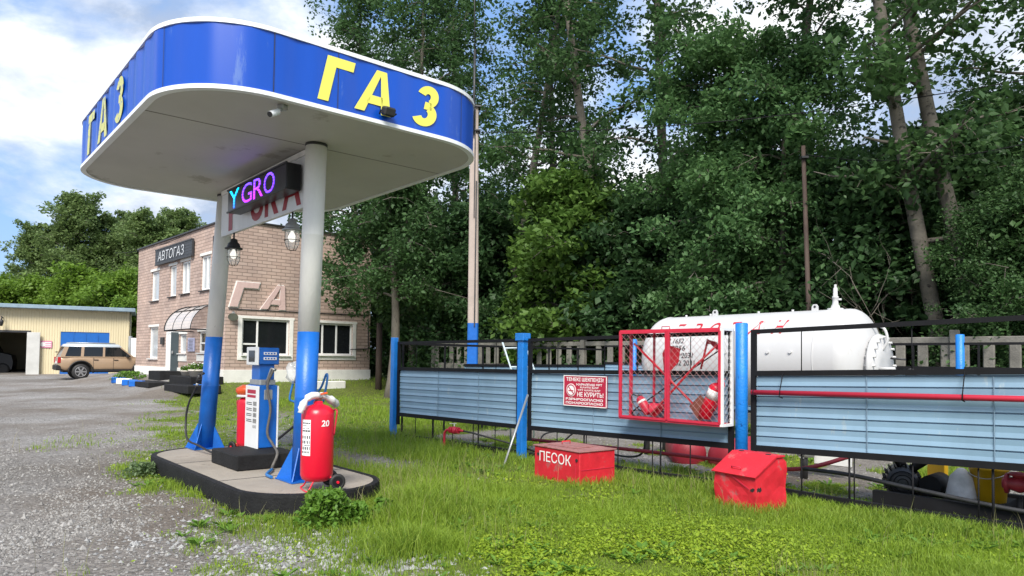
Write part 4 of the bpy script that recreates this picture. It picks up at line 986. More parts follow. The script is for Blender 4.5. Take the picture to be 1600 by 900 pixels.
line_fence(rear, fw(.02, 6.5), fw(12.6, 6.5), (.95, 4.3, 8.1, 12.0), .48, 1.49, 1.93, 2.09)
ptA, ptB = fw(7.9, 6.55), fw(8.1, 6.62)
# concrete fence of slotted panels beyond
cf = thing('concrete_fence', 'weathered concrete fence of slotted panels in front of the trees', 'fence', fw(0, 8.6, 0), FRZ)
Lp = 2.5
for i in range(-4, 6):
    a = i * Lp; g = gz(*fw(a, 8.6).xy); zt = 2.12 + .0 * i; mb = MB()
    zz = [(-.2 + g, 1.42), (1.98, zt)]
    mb.box(fw(a + Lp / 2, 8.6, (g - .2 + 1.40) / 2), (Lp - .16, .09, 1.40 - g + .2), fr3, .01)
    mb.box(fw(a + Lp / 2, 8.6, 2.06), (Lp - .16, .10, .14), fr3, .015)
    for k in range(6):
        x = a + .16 + (Lp - .32) * k / 5
        if (i * 6 + k) % 17 == 11: continue
        mb.box(fw(x, 8.6, 1.695), (.20, .075, .60), fr3, .02)
    mb.build('slotted_panel', M_confence, cf)
    mb = MB(); mb.box(fw(a, 8.58, 1.02), (.155, .17, 2.5), fr3, .015); mb.build('fence_post', M_confence, cf)

# red pipe tied to the fence
def tie(mb, s, z): mb.tube([fw(s, -.02, z + .25), fw(s, -.10, z + .05), fw(s, -.12, z - .03), fw(s, -.03, z - .045)], .006, 5)
rs0 = POSTS[2] + .16
rp = thing('red_pipe', 'straight red pipe tied with wire across the right fence panel', 'pipe', fw(7.5, -.07, 1.24), FRZ)
mb = MB(); mb.cyl(fw(rs0, -.075, fz(rs0, 1.185)), fw(13.1, -.075, fz(13.1, 1.12)), .030, 14); mb.build('pipe', M_redpipe, rp)
mb = MB(); mb.torus(fw(rs0 + .04, -.075, fz(rs0, 1.185)), FD3, .05, .005, 16, 6); 
for s in (7.95, 9.8, 11.5): tie(mb, s, fz(s, 1.165))
mb.build('wire_tie', M_black, rp)

# no smoking sign
sx0, sz1 = fence_at(884, 586); sx1, sz0 = fence_at(951, 638); sx1b, _ = fence_at(951, 600)
ns = thing('no_smoking_sign', 'red and white no smoking sign fixed to the middle fence panel', 'sign', fw((sx0 + sx1) / 2, -.04, sz0), FRZ)
SW, SH = sx1 - sx0, sz1 - sz0; sm_ = (sx0 + sx1) / 2; szm = (sz0 + sz1) / 2
mb = MB(); mb.box(fw(sm_, -.036, szm), (SW, .02, SH), fr3, .003); mb.build('board', M_signred, ns)
mb = MB(); e = .012
for a, b, c_, d_ in ((0, 0, SW, .012), (0, SH - .012, SW, .012), (0, 0, .012, SH), (SW - .012, 0, .012, SH)):
    mb.box(fw(sx0 + a + c_ / 2, -.0475, sz0 + b + d_ / 2), (c_, .004, d_), fr3)
mb.build('white_border', M_whiteink, ns)
def sign_line(mb, txt, fx, fy, fw_, fh, bold=.012): put_text(mb, txt, fw(sx0 + fx * SW, -.0465, sz0 + fy * SH), FD3, UP, 1, bold, .002, 0, fw_ * SW, fh * SH)
mb = MB(); sign_line(mb, 'ТЕМЕКІ ШЕКПЕҢІЗ!', .07, .79, .86, .145, .02); sign_line(mb, 'ЖАРЫЛҒЫШ ӨРТ', .30, .675, .60, .075, .03); sign_line(mb, 'ҚАУПІ БАР', .40, .585, .42, .065, .03)
sign_line(mb, 'ӨРТ ҚАУПІ БАР', .34, .495, .52, .065, .03); sign_line(mb, 'НЕ КУРИТЬ!', .33, .32, .60, .15, .02); sign_line(mb, 'ВЗРЫВООПАСНО', .06, .185, .86, .085, .03); sign_line(mb, 'ПОЖАРООПАСНО', .06, .065, .86, .085, .03)
mb.build('white_writing', M_whiteink, ns)
mb = MB(); cx_, cz_ = sx0 + .185 * SW, sz0 + .52 * SH; rr_ = .115 * SW
c = fw(cx_, -.0475, cz_); mb.lathe([(rr_ * 1.0, 0), (rr_ * 1.0, .003)], c, -FN3, 28); mb.build('round_emblem', M_whiteink, ns)
mb = MB(); mb.torus(c - FN3 * .004, FN3, rr_ * .82, rr_ * .07, 28, 6)
mb.bar(c - FN3 * .004 + FD3 * -rr_ * .55 + UP * rr_ * .55, c - FN3 * .004 + FD3 * rr_ * .55 - UP * rr_ * .55, .006, rr_ * .13); mb.bar(c - FN3 * .004 - FD3 * rr_ * .5 - UP * rr_ * .1, c - FN3 * .004 + FD3 * rr_ * .5 - UP * rr_ * .1, .005, rr_ * .16); mb.build('emblem_mark', M_signred, ns)

# fire cabinet: red frame with wire mesh, open-sided white side
bx0, _ = fence_at(969, 660); bx1, bz0 = fence_at(1130, 664)
CD = .24                                              # depth in front of the fence
P0 = F0 - FN * (CD + .04)
def cab_at(u, v): return on_wall(u, v, (P0.x, P0.y), (FD.x, FD.y))
cx0, cz1 = cab_at(970, 520); cx1, cz1b = cab_at(1128, 512); _, cz0 = cab_at(1128, 664); _, cz0a = cab_at(970, 653)
CW = cx1 - cx0; CZ0 = (cz0 + cz0a) / 2; CZ1 = (cz1 + cz1b) / 2; CN0, CN1 = -.04 - CD, -.045
cb = thing('fire_cabinet', 'red framed wire mesh fire cabinet hanging on the fence', 'fire cabinet', fw((cx0 + cx1) / 2, -.16, CZ0), FRZ)
def cbar(mb, a, b, w=.035): mb.bar(fw(*a), fw(*b), w, w, up=(0, 0, 1) if a[2] == b[2] else FD3)
mb = MB()
for n_ in (CN0, CN1):
    for z in (CZ0, CZ1): cbar(mb, (cx0, n_, z), (cx1, n_, z))
    cbar(mb, (cx0, n_ + .001, CZ0), (cx0, n_ + .001, CZ1))
for z in (CZ0, CZ1): cbar(mb, (cx0, CN0, z), (cx0, CN1, z))
cbar(mb, (cx0 + CW * .25, CN1 + .003, CZ0), (cx0 + CW * .25, CN1 + .003, CZ1), .025)
mb.build('frame', M_redpink, cb)
mb = MB(); mb.box(fw((cx0 + cx1) / 2, (CN0 + CN1) / 2, CZ0 - .012), (CW, CD, .008), fr3); mb.box(fw((cx0 + cx1) / 2, (CN0 + CN1) / 2, CZ1 + .012), (CW, CD, .008), fr3); mb.build('shelf', M_redpink, cb)
mb = MB()
for n_ in (CN0, CN1): cbar(mb, (cx1 + .002, n_, CZ0 - .015), (cx1 + .002, n_, CZ1 + .015), .036)
for z in (CZ0, CZ1): cbar(mb, (cx1 + .002, CN0, z), (cx1 + .002, CN1, z), .032)
sf = mb.build('side_frame', M_white, cb)
cm = cx0 + CW * .50
for (a, b) in ((cx0, cm), (cm, cx1)):
    mb = MB(); nn = CN0 - .018
    a_, b_ = a + .018, b - .018
    for z in (CZ0 + .02, CZ1 - .02): cbar(mb, (a_, nn, z), (b_, nn, z), .028)
    for s in (a_, b_): cbar(mb, (s, nn + .001, CZ0 + .02), (s, nn + .001, CZ1 - .02), .03)
    dr = mb.build('door', M_redpink, cb)
    mb = MB(); st = .092
    z0_, z1_ = CZ0 + .03, CZ1 - .03; w_, h_ = b_ - a_, z1_ - z0_
    for sg in (1, -1):
        k = -h_
        while k < w_:
            x0_, x1_ = k, k + h_; y0_, y1_ = 0, h_
            if x0_ < 0: y0_ = -x0_; x0_ = 0
            if x1_ > w_: y1_ = h_ - (x1_ - w_); x1_ = w_
            if y1_ > y0_ + .005:
                p, q = (x0_, y0_), (x1_, y1_)
                if sg < 0: p, q = (w_ - x0_, y0_), (w_ - x1_, y1_)
                mb.tube([fw(a_ + p[0], nn, z0_ + p[1]), fw(a_ + q[0], nn, z0_ + q[1])], .0022, 4, False)
            k += st
    mb.build('wire_mesh', M_mesh, dr)
mb = MB(); nn = cx1 + .002; h_ = CZ1 - CZ0; w_ = CD
for sg in (1, -1):
    k = -h_
    while k < w_:
        x0_, x1_, y0_, y1_ = k, k + h_, 0, h_
        if x0_ < 0: y0_ = -x0_; x0_ = 0
        if x1_ > w_: y1_ = h_ - (x1_ - w_); x1_ = w_
        if y1_ > y0_ + .005:
            p, q = (x0_, y0_), (x1_, y1_)
            if sg < 0: p, q = (w_ - x0_, y0_), (w_ - x1_, y1_)
            mb.tube([fw(nn, CN0 + p[0], CZ0 + p[1]), fw(nn, CN0 + q[0], CZ0 + q[1])], .0024, 4, False)
        k += .085
mb.build('wire_mesh', M_meshw, sf)
mb = MB(); mb.tube([fw(cm - .10, CN0, CZ1 + .015), fw(cm - .10, CN0 - .0, CZ1 + .05), fw(cm + .02, CN0, CZ1 + .05), fw(cm + .02, CN0, CZ1 + .015)], .006, 6); mb.build('latch', M_redpink, cb)
# tools inside the cabinet (fx, fz: share of its width and height)
NM = (CN0 + CN1) / 2
def ci(fx, fz_, n=0.0): return fw(cx0 + fx * CW, NM + n, CZ0 + fz_ * (CZ1 - CZ0))
t = thing('shovel', 'red pointed shovel hanging blade up in the fire cabinet', 'shovel', ci(.5, .5), FRZ)
mb = MB(); mb.tube([ci(.44, .60, .02), ci(.46, .45, .03), ci(.40, .02, .03)], .016, 8); mb.build('handle', M_axe, t)
mb = MB()
o_ = ci(.47, .70, .0); ax = Vector((FD.x * .28, FD.y * .28, 1)).normalized(); rx = (FD3 * 1.0 - UP * .28).normalized()
mb.prism([(-.135, .02), (-.10, .15), (.11, .15), (.135, -.02), (.04, -.19), (-.05, -.19)], o_, rx, ax, FN3 * .006); mb.build('blade', M_axe, t)
t = thing('square_shovel', 'red square shovel leaning with rusty blade down in the fire cabinet', 'shovel', ci(.7, .1), FRZ)
mb = MB(); mb.tube([ci(.10, .86, -.02), ci(.45, .48, -.02), ci(.70, .20, -.02)], .016, 8); mb.build('handle', M_axe, t)
mb = MB(); dn = (ci(.80, .05, -.02) - ci(.60, .33, -.02)).normalized(); rt = FN3.cross(dn).normalized()
mb.prism([(-.11, 0), (.11, 0), (.125, .25), (-.125, .25)], ci(.72, .24, -.03), rt, dn, FN3 * .006); mb.build('blade', mat('rusty_red_metal', (.20, .06, .04), .7, var=.3, vscale=8), t)
t = thing('fire_axe', 'red fire axe hanging in the fire cabinet', 'axe', ci(.85, .8), FRZ)
mb = MB(); mb.tube([ci(.745, .58, .05), ci(.81, .90, .05)], .014, 8); mb.build('handle', M_axe, t)
mb = MB(); mb.prism([(-.03, .03), (.09, .0), (.13, -.06), (.10, -.10), (.02, -.03), (-.04, -.02)], ci(.83, .87, .04), FD3, UP, FN3 * .022); mb.build('axe_head', M_axe, t)
t = thing('crowbar', 'long red crowbar slanting up to the right in the fire cabinet', 'crowbar', ci(.4, .1), FRZ)
mb = MB(); mb.tube([ci(.30, .05, -.06), ci(.40, .18, -.06), ci(.72, .60, -.05), ci(.99, .90, -.04)], [.017, .017, .017, .010], 8); mb.build('bar', M_axe, t)
t = thing('fire_hook', 'thin black hook slanting across the fire cabinet', 'hook', ci(.3, .3), FRZ)
mb = MB(); mb.tube([ci(.08, .10, .07), ci(.5, .45, .07), ci(.93, .80, .07)], .009, 7); mb.tube(spline([ci(.08, .10, .07), ci(.04, .04, .07), ci(.08, .01, .07), ci(.12, .05, .07)], 5), .009, 7); mb.build('bar', M_black, t)
t = thing('small_extinguisher', 'small red fire extinguisher tilted in the left of the fire cabinet', 'fire extinguisher', ci(.2, .03), FRZ)
p, q = ci(.265, .06, -.02), ci(.16, .235, -.02); d = (q - p).normalized(); mb = MB(); mb.lathe([(.04, 0), (.062, .015), (.065, .22), (.045, .26), (.02, .275)], p, d, 18); mb.build('cylinder', M_redpink, t)
mb = MB(); mb.lathe([(.022, .27), (.022, .30)], p, d, 10); mb.bar(p + d * .30 - FD3 * .02, p + d * .31 + FD3 * .08, .02, .012); mb.tube(spline([p + d * .28, p + d * .30 - FD3 * .1, p + d * .15 - FD3 * .15 - UP * .03, p - FD3 * .05], 6), .009, 7); mb.build('valve', M_darkmetal, t)
mb = MB(); mb.lathe([(.0655, .17), (.0655, .20)], p, d, 18); mb.build('label_band', M_paper, t)
t = thing('fire_bucket', 'pink red cone bucket lying at the bottom of the fire cabinet', 'bucket', ci(.33, .05), FRZ)
mb = MB(); mb.lathe([(.10, 0), (.095, .02), (.02, .22), (.005, .225)], ci(.28, .10, .03), Vector((FD.x, FD.y, .35)), 20); mb.build('shell', M_redpink, t)
t = thing('red_extinguisher', 'red extinguisher with white band leaning at the right of the fire cabinet', 'fire extinguisher', ci(.9, .05), FRZ)
p, q = ci(.79, .06, .01), ci(.93, .46, .01); d = (q - p).normalized(); mb = MB(); mb.lathe([(.05, 0), (.082, .015), (.085, .42), (.055, .46), (.02, .48)], p, d, 20); mb.build('cylinder', M_red, t)
mb = MB(); mb.lathe([(.0860, .27), (.0860, .39)], p, d, 20); mb.build('label_band', M_paper, t)
mb = MB(); mb.tube([p + d * .47, p + d * .53], .02, 8); mb.bar(p + d * .51 - FD3 * .03, p + d * .54 + FD3 * .07, .02, .012); mb.build('valve', M_redpipe, t)
mb = MB(); mb.tube(spline([p + d * .49, p + d * .48 + FD3 * .08, p + d * .3 + FD3 * .11, p + d * .1 + FD3 * .1], 6), .011, 7); mb.build('hose', M_redpink, t)

# ------------------------------------------------------------------ sand boxes on the grass
def corner_frame(near, left):
    near, left = Vector(near), Vector(left); a = (left - near).normalized(); b = Vector((a.y, -a.x, 0)); return near, a, b     # a to the left end, b to the right end
SN, SA, SBv = corner_frame((.86, 8.88, 0), (.32, 9.60, 0)); SLn, SRn, SHt = .90, .62, .43
sq = thing('sand_box', 'red sheet metal sand box lettered in white on the grass by the fence', 'sand box', SN + SA * SLn / 2 + SBv * SRn / 2, math.atan2(SA.y, SA.x))
sr3 = Matrix.Rotation(math.atan2(SA.y, SA.x), 3, 'Z'); sc = SN + SA * SLn / 2 + SBv * SRn / 2
mb = MB(); mb.box(sc + UP * (SHt / 2 - .03), (SLn, SRn, SHt), sr3, .012); mb.build('body', M_redbox, sq)
mb = MB(); mb.box(sc + UP * (SHt - .022), (SLn + .03, SRn + .03, .018), sr3, .004); mb.box(sc + UP * (SHt - .008) + SA * .08, (SLn * .62, SRn * .55, .012), sr3, .004); ld = mb.build('lid', mat('grey_red_worn_lid', (.34, .15, .14), .6, var=.35, vscale=6, spots=((.20, .07, .05), .6, 8)), sq)
mb = MB(); p = sc + SA * .16 + UP * (SHt + .004); mb.tube([p - SBv * .07, p - SBv * .07 + UP * .035, p + SBv * .07 + UP * .035, p + SBv * .07], .008, 6); mb.build('handle', M_redbox, ld)
mb = MB()
put_text(mb, 'ПЕСОК', SN - SBv * .003 + SA * (SLn * .87) + UP * .215, -SA, UP, 1, .004, .002, 0, SLn * .70, .135); mb.build('white_writing', M_whiteink, sq)
mb = MB()
for f_ in (.90, .055): mb.lathe([(.021, 0), (.021, .006)], SN + SA * (SLn * f_) - SBv * .004 + UP * .30, -SBv, 12)
mb.build('black_hole', M_rubber, sq)
mb = MB(); mb.box(SN + SBv * SRn * .5 - SA * .003 + UP * .18, (.006, SRn * .92, .008), sr3); mb.box(SN + SA * SLn * .08 - SBv * .003 + UP * .17, (.008, .006, .33), sr3); mb.build('seam', M_redpink, sq)

LN, LA, LB = corner_frame((2.56, 7.46, -.02), (2.27, 7.92, -.02)); LLn, LRn = .55, .50
lb_ = thing('lidded_box', 'dented bright red box with sloping lid standing in the grass', 'box', LN + LA * LLn / 2 + LB * LRn / 2, math.atan2(LA.y, LA.x))
def lp(a, b, z): return LN + LA * a + LB * b + UP * z
mb = MB(); prof = [(0, -.05), (LRn, -.05), (LRn, .50), (LRn * .86, .555), (LRn * .66, .555), (0, .385)]
n_ = 7; vs = []; rr = random.Random(12)
mb.prism([(q[0], q[1]) for q in prof], LN, LB, UP, LA * LLn); bd = mb.build('body', M_redbox, lb_)
import bmesh
bm = bmesh.new(); bm.from_mesh(bd.data); bmesh.ops.triangulate(bm, faces=[f for f in bm.faces if len(f.verts) > 4]); bmesh.ops.subdivide_edges(bm, edges=bm.edges, cuts=5, use_grid_fill=True)
for v in bm.verts:                                    # years of knocks
    k = v.co.z
    d = .009 * (sin(v.co.x * 13 + v.co.y * 7) * sin(v.co.z * 15 + 1.3)) + .003 * sin(v.co.x * 31 + v.co.z * 27)
    v.co += v.normal * d
bm.to_mesh(bd.data); bm.free()
mb = MB()
mb.prism([(-.035, .372), (-.03, .362), (LRn * .64, .556), (LRn * .90, .560), (LRn * .91, .575), (LRn * .62, .575)], LN - LA * .02, LB, UP, LA * (LLn + .04)); ld = mb.build('lid', M_redbox, lb_)
mb = MB(); c = lp(LLn * .52, .05, .415); mb.tube([c + LA * .06, c + LA * .06 - LB * .02 + UP * .03, c - LA * .06 - LB * .02 + UP * .03, c - LA * .06], .006, 6); mb.build('handle', M_redpink, ld)
mb = MB()
for a in (.10, .46): mb.box(lp(a, LRn * .66, .578), (.05, .03, .012), Matrix.Rotation(math.atan2(LA.y, LA.x), 3, 'Z'))
mb.build('hinge', M_darkmetal, ld)
mb = MB(); mb.prism([(-.035, .01), (-.01, .028), (.0, .012), (.025, .03), (.04, -.005), (.012, -.028), (-.008, -.012), (-.03, -.022)], lp(-.006, .05, .235), LB, UP, LA * .006)
mb.prism([(-.03, .01), (-.012, .022), (.02, .006), (.028, -.012), (-.01, -.02)], lp(.035, -.006, .235), LA, UP, -LB * .006); mb.build('torn_hole', M_rubber, lb_)
mb = MB(); mb.prism([(0, .10), (.04, .085), (.26, -.02), (.25, -.03), (.03, .075)], lp(.33, -.004, .26), -LA, UP, -LB * .005); mb.build('crease', M_redpink, lb_)

# grey pole leaning on the second post
pb = on_z(786, 727, 0); pt = fw(s_at(826, -.125), -.125, z_at(826, 617, -.125))
tag(MB().tube([Vector((pb.x, pb.y, -.05)), pt], .017, 8).build('leaning_pole', M_grey, None), 'thin grey metal pole leaning on the second blue post', 'pole')
# red valve pipe standing by the first panel
vb = on_z(694, 700, .02); vv = on_z(694, 700, .02)
va = thing('red_valve', 'red standpipe with a valve in the grass under the first panel', 'valve', (vb.x, vb.y, 0)); h = .33
ex = Vector((.78, -.55, 0)).normalized(); b0 = Vector((vb.x, vb.y, -.05))
mb = MB(); mb.tube(spline([b0, b0 + UP * (h - .05), b0 + UP * (h + .02) + ex * .02, b0 + UP * (h + .06) + ex * .10, b0 + UP * (h + .06) + ex * .42], 6), .022, 10); mb.build('pipe', M_redpipe, va)
mb = MB()
for d in (.13, .17, .27, .31): mb.lathe([(.055, -.008), (.055, .008)], b0 + UP * (h + .06) + ex * d, ex, 18)
mb.lathe([(.03, -.06), (.045, -.02), (.045, .03), (.02, .06)], b0 + UP * (h + .06) + ex * .22, UP, 14); mb.build('flange', M_redpink, va)
mb = MB(); mb.tube([b0 + UP * (h + .12) + ex * .22, b0 + UP * (h + .16) + ex * .22], .010, 8); mb.bar(b0 + UP * (h + .165) + ex * .12, b0 + UP * (h + .175) + ex * .26, .02, .008); mb.build('lever', M_white, va)
hs = spline([b0 + UP * (h + .06) + ex * .42, b0 + UP * (h + .02) + ex * .75, b0 + UP * .20 + ex * 1.2 + FN3 * .3, b0 + UP * .06 + ex * 1.6 + FN3 * .5])
tag(MB().tube(hs, .014, 8).build('black_hose', M_rubber, None), 'black hose drooping from the red valve to the ground', 'hose')

# ------------------------------------------------------------------ the gas tank and the gear under it
TA = fw(3.50, 4.35, 1.59); TB = fw(7.08, 4.35, 1.62); tr = .86
TD = (TB - TA).normalized()
tk = thing('gas_tank', 'large white horizontal gas tank behind the fence', 'gas tank', (TA + TB) / 2 - UP * 1.6, FRZ)
Lk = (TB - TA).length
prof = [(0.02, -.40)] + [(tr * sin(R(a)), -.40 * cos(R(a))) for a in range(8, 91, 8)] + [(tr, 0)] + [(tr, Lk * i / 6) for i in range(1, 6)] + [(tr, Lk)] + [(tr * sin(R(a)), Lk + .40 * cos(R(a))) for a in range(82, 7, -8)] + [(.02, Lk + .40)]
mb = MB(); mb.lathe(prof, TA, TD, 48); mb.build('shell', M_tank, tk)
mb = MB()
for d in (.02, Lk - .32): mb.torus(TA + TD * d, TD, tr + .001, .009, 56, 6)
mb.build('weld_seam', M_tank, tk)
TS = TD.cross(UP).normalized(); TS = TS if TS.dot(FN3) < 0 else -TS          # towards the yard
def tp(d, ang, r=tr): return TA + TD * d + (TS * cos(R(ang)) + UP * sin(R(ang))) * r
mb = MB()
for d in (.35, .9, 1.9, 2.55, 3.35): mb.cyl(tp(d, 90, tr - .01), tp(d, 90, tr + .035), .022, 10)
for d in (.8, 1.7, 2.9, 2.5): mb.cyl(tp(d, 8, tr - .01), tp(d, 8, tr + .03), .028, 10)
mb.build('stud', M_tank, tk)
for d in (1.0, 2.95):
    mb = MB(); o_ = tp(d, 90, tr - .02) - TS * .012; mb.prism([(-.06, 0), (.06, 0), (.055, .09), (.03, .13), (-.03, .13), (-.055, .09)], o_, TD, UP, TS * .024); lg = mb.build('lifting_lug', M_tank, tk)
    mb = MB(); mb.lathe([(.022, -.002), (.022, .029)], o_ + UP * .085, TS, 12); mb.build('lug_hole', M_darkmetal, lg)
mb = MB(); d = 3.30; b_ = tp(d, 90, tr - .03); mb.lathe([(.13, 0), (.13, .05), (.075, .055), (.07, .09), (.05, .12), (.045, .22), (.055, .23), (.055, .25), (.038, .26), (.034, .40), (.02, .41), (.02, .46)], b_, UP, 18); mb.cyl(b_ + UP * .20, b_ + UP * .20 + TD * .10, .018, 8); mb.build('relief_valve', M_tank, tk)
# manhole flange on the near end with its bolts and gauge
ec = TB + TD * .33 - UP * .10
mb = MB(); mb.lathe([(.44, -.20), (.44, .06), (.52, .065), (.52, .11), (.50, .115), (.50, .155), (.12, .16)], ec, TD, 40); fl_ = mb.build('manhole_flange', M_tank, tk)
mb = MB()
for k in range(20):
    a = 2 * pi * k / 20; p = ec + (TS * cos(a) + UP * sin(a)) * .47; mb.cyl(p + TD * .03, p + TD * .20, .020, 6); 
mb.build('bolt', M_tank, fl_)
mb = MB(); mb.tube(spline([ec + UP * .25 + TD * .14, ec + UP * .42 + TD * .22, ec + UP * .62 + TD * .16, ec + UP * .66 - TD * .02], 6), .022, 8); mb.tube([ec + TD * .14 - UP * .05 + TS * .2, ec + TD * .40 - UP * .05 + TS * .2], .03, 8); mb.tube([ec + TD * .14 - UP * .25 + TS * .25, ec + TD * .34 - UP * .25 + TS * .25, ec + TD * .36 - UP * .8 + TS * .2], .03, 8); mb.build('pipework', M_tank, fl_)
mb = MB(); mb.tube([ec + TD * .3 + UP * .12 + TS * .1, ec + TD * .52 + UP * .10 + TS * .1], .016, 8); mb.tube([ec + TD * .36 - UP * .18 + TS * .3, ec + TD * .62 - UP * .16 + TS * .3], .014, 8); mb.tube([ec + TD * .72 - UP * .14 + TS * .28, ec + TD * .74 - UP * .5 + TS * .28], .012, 8); mb.build('valve', M_darkmetal, fl_)
gp = ec + TD * .66 - UP * .12 + TS * .30
gax = (TS * .85 + Vector((0, -1, 0)) * .5).normalized()
mb = MB(); mb.lathe([(.075, -.03), (.08, -.02), (.08, .012), (.068, .014)], gp, gax, 24); ga = mb.build('pressure_gauge', M_darkmetal, fl_)
mb = MB(); mb.lathe([(.066, .013), (.066, .0165)], gp, gax, 24); mb.build('dial', M_paper, ga)
# red outlined lettering along the shell, black lines of figures at the far end
def on_shell(d, z_off, extra=.004):                  # point of the shell at height z_off above the axis, towards the yard
    r_ = tr + extra; return TA + TD * d + TS * math.sqrt(max(0, r_ * r_ - z_off * z_off)) + UP * z_off
mb = MB()
flip = TD.dot(Vector((1, 0, 0))) > 0
for ch, d0, w in (('П', .50, .20), ('Р', .88, .20), ('О', 1.26, .20), ('П', 1.64, .22), ('А', 2.04, .26), ('Н', 2.50, .24)):
    vs, fs = text_mesh(ch, 1, .012, 0, .25); xs = [v[0] for v in vs]; ys = [v[1] for v in vs]
    # outline letters: only a thin line of paint along each stroke
    x0_, x1_, y0_, y1_ = min(xs), max(xs), min(ys), max(ys)
    mb.add([on_shell(d0 + (v[0] - x0_) / (x1_ - x0_) * w, .44 + (v[1] - y0_) / (y1_ - y0_) * .24) for v in vs], fs)
mb.build('red_lettering', M_axe, tk)
mb = MB()
for txt, d0, z_, w in (('№ 1652', .38, .30, .42), ('3956', .56, .16, .30), ('02 2031', .62, .02, .42), ('02 2031', .66, -.12, .42)):
    vs, fs = text_mesh(txt, 1, .012, 0, .1); xs = [v[0] for v in vs]; ys = [v[1] for v in vs]; x0_, x1_, y0_, y1_ = min(xs), max(xs), min(ys), max(ys)
    mb.add([on_shell(d0 + (v[0] - x0_) / (x1_ - x0_) * w, z_ + (v[1] - y0_) / (y1_ - y0_) * .10) for v in vs], fs)
mb.build('black_figures', M_ink, tk)
for d in (.55, 3.15):
    mb = MB(); c = TA + TD * d; mb.box((c.x, c.y, .42), (.16, 1.2, .84), fr3, .01); mb.box((c.x, c.y, .80), (.22, 1.45, .10), fr3, .01); mb.build('saddle', M_white, tk)

# light blue handrail beside the tank yard, seen over the fence
hr = thing('hand_rail', 'pale blue tubular hand rail rising behind the first panel', 'hand rail', fw(2.85, .9, 0), FRZ)
mb = MB(); hp_ = lambda u, v, n: fw(s_at(u, n), n, z_at(u, v, n))
A1, B1 = hp_(800, 578, .9), hp_(785, 533, .9); A2, B2 = hp_(836, 578, 1.5), hp_(818, 532, 1.5)
foot = Vector((A1.x, A1.y, -.05))
mb.tube([foot, A1, B1], .016, 8); mb.tube([Vector((A2.x, A2.y, -.05)), A2, B2], .016, 8); mb.tube([A1.lerp(B1, .75), A2.lerp(B2, .75)], .015, 8); mb.tube([A1.lerp(B1, .1), A2.lerp(B2, .1)], .015, 8); mb.build('rail', mat('pale_blue_tube', (.52, .62, .66), .45, var=.1), hr)

# red cylinders lying under the tank
for (s, n, lab) in ((s_at(1078, 1.5), 1.5, 'dull red gas cylinder lying end on, left one of the pair under the fence'), (s_at(1128, 1.5), 1.5, 'dull red gas cylinder lying beside the sloping lid box, right one of the pair')):
    t = thing('gas_cylinder', lab, 'gas cylinder', fw(s, n, 0), FRZ, 'gas cylinders under the fence')
    first = lab.endswith('under the fence'); ax = Vector((.12, 1, 0)).normalized() if first else Vector((.72, .70, 0)).normalized()
    o_ = fw(s, n, z_at(1078, 711, 1.5)); mb = MB(); mb.lathe([(.03, -.05), (.175, -.03), (.258, .04), (.275, .12), (.275, 1.0), (.24, 1.08), (.1, 1.12)], o_, ax, 30); mb.build('shell', M_redcyl, t)
    mb = MB(); vs, fs = text_mesh('3' if first else '5', .10, 0, 0, .1); side_ = ax.cross(UP).normalized()
    mb.add([o_ + ax * (.10 + .02) - side_ * (v[0] - .03) + UP * (.2785 * cos((v[1] + .28) / .25 * 1.0 - .3)) - Vector((0, .0, 0)) + Vector((0, -1, 0)) * 0 - ax * v[1] for v in vs], fs); mb.build('painted_figure', M_whiteink, t)
    mb = MB(); mb.bar(o_ + ax * .2 - UP * .27 - side_ * .25, o_ + ax * .2 - UP * .27 + side_ * .25, .08, .16); mb.bar(o_ + ax * .8 - UP * .27 - side_ * .25, o_ + ax * .8 - UP * .27 + side_ * .25, .08, .16); mb.build('cradle', M_black, t)
# red fill pipe running low behind the fence
tag(MB().tube(spline([fw(s_at(u, .3), .3, z_at(u, v, .3)) for u, v in ((824, 686), (1000, 704), (1117, 718), (1190, 731), (1240, 733))] + [fw(s_at(u, n), n, z_at(u, v, n)) for u, v, n in ((1280, 727, .5), (1330, 712, .9))], 6), .026, 9).build('low_pipe', M_redcyl, None), 'dull red pipe running low under the fence panels', 'pipe')
tag(MB().tube(spline([fw(8.05, .3, .30), fw(8.6, .25, .30), fw(9.3, .2, .24), fw(10.2, .15, .17), fw(10.9, .2, .18)], 6), .024, 9).build('black_pipe', M_darkmetal, None), 'black pipe running low below the right fence panel', 'pipe')
tag(MB().tube(spline([fw(5.55, .6, .60), fw(5.60, .5, .25), fw(5.3, .6, .12), fw(4.7, .8, .10), fw(4.2, 1.0, .15)], 6), .016, 8).build('yard_hose', M_rubber, None), 'black hose curling on the dirt under the middle panel', 'hose')
tag(MB().tube(spline([fw(4.05, 1.0, .48), fw(3.9, .8, .30), fw(3.75, .6, .08), fw(3.6, .4, .02), fw(3.2, .9, .25), fw(3.45, 1.2, .33)], 6), .014, 8).build('coiled_hose', M_rubber, None), 'thin black hose looped behind the second blue post', 'hose')
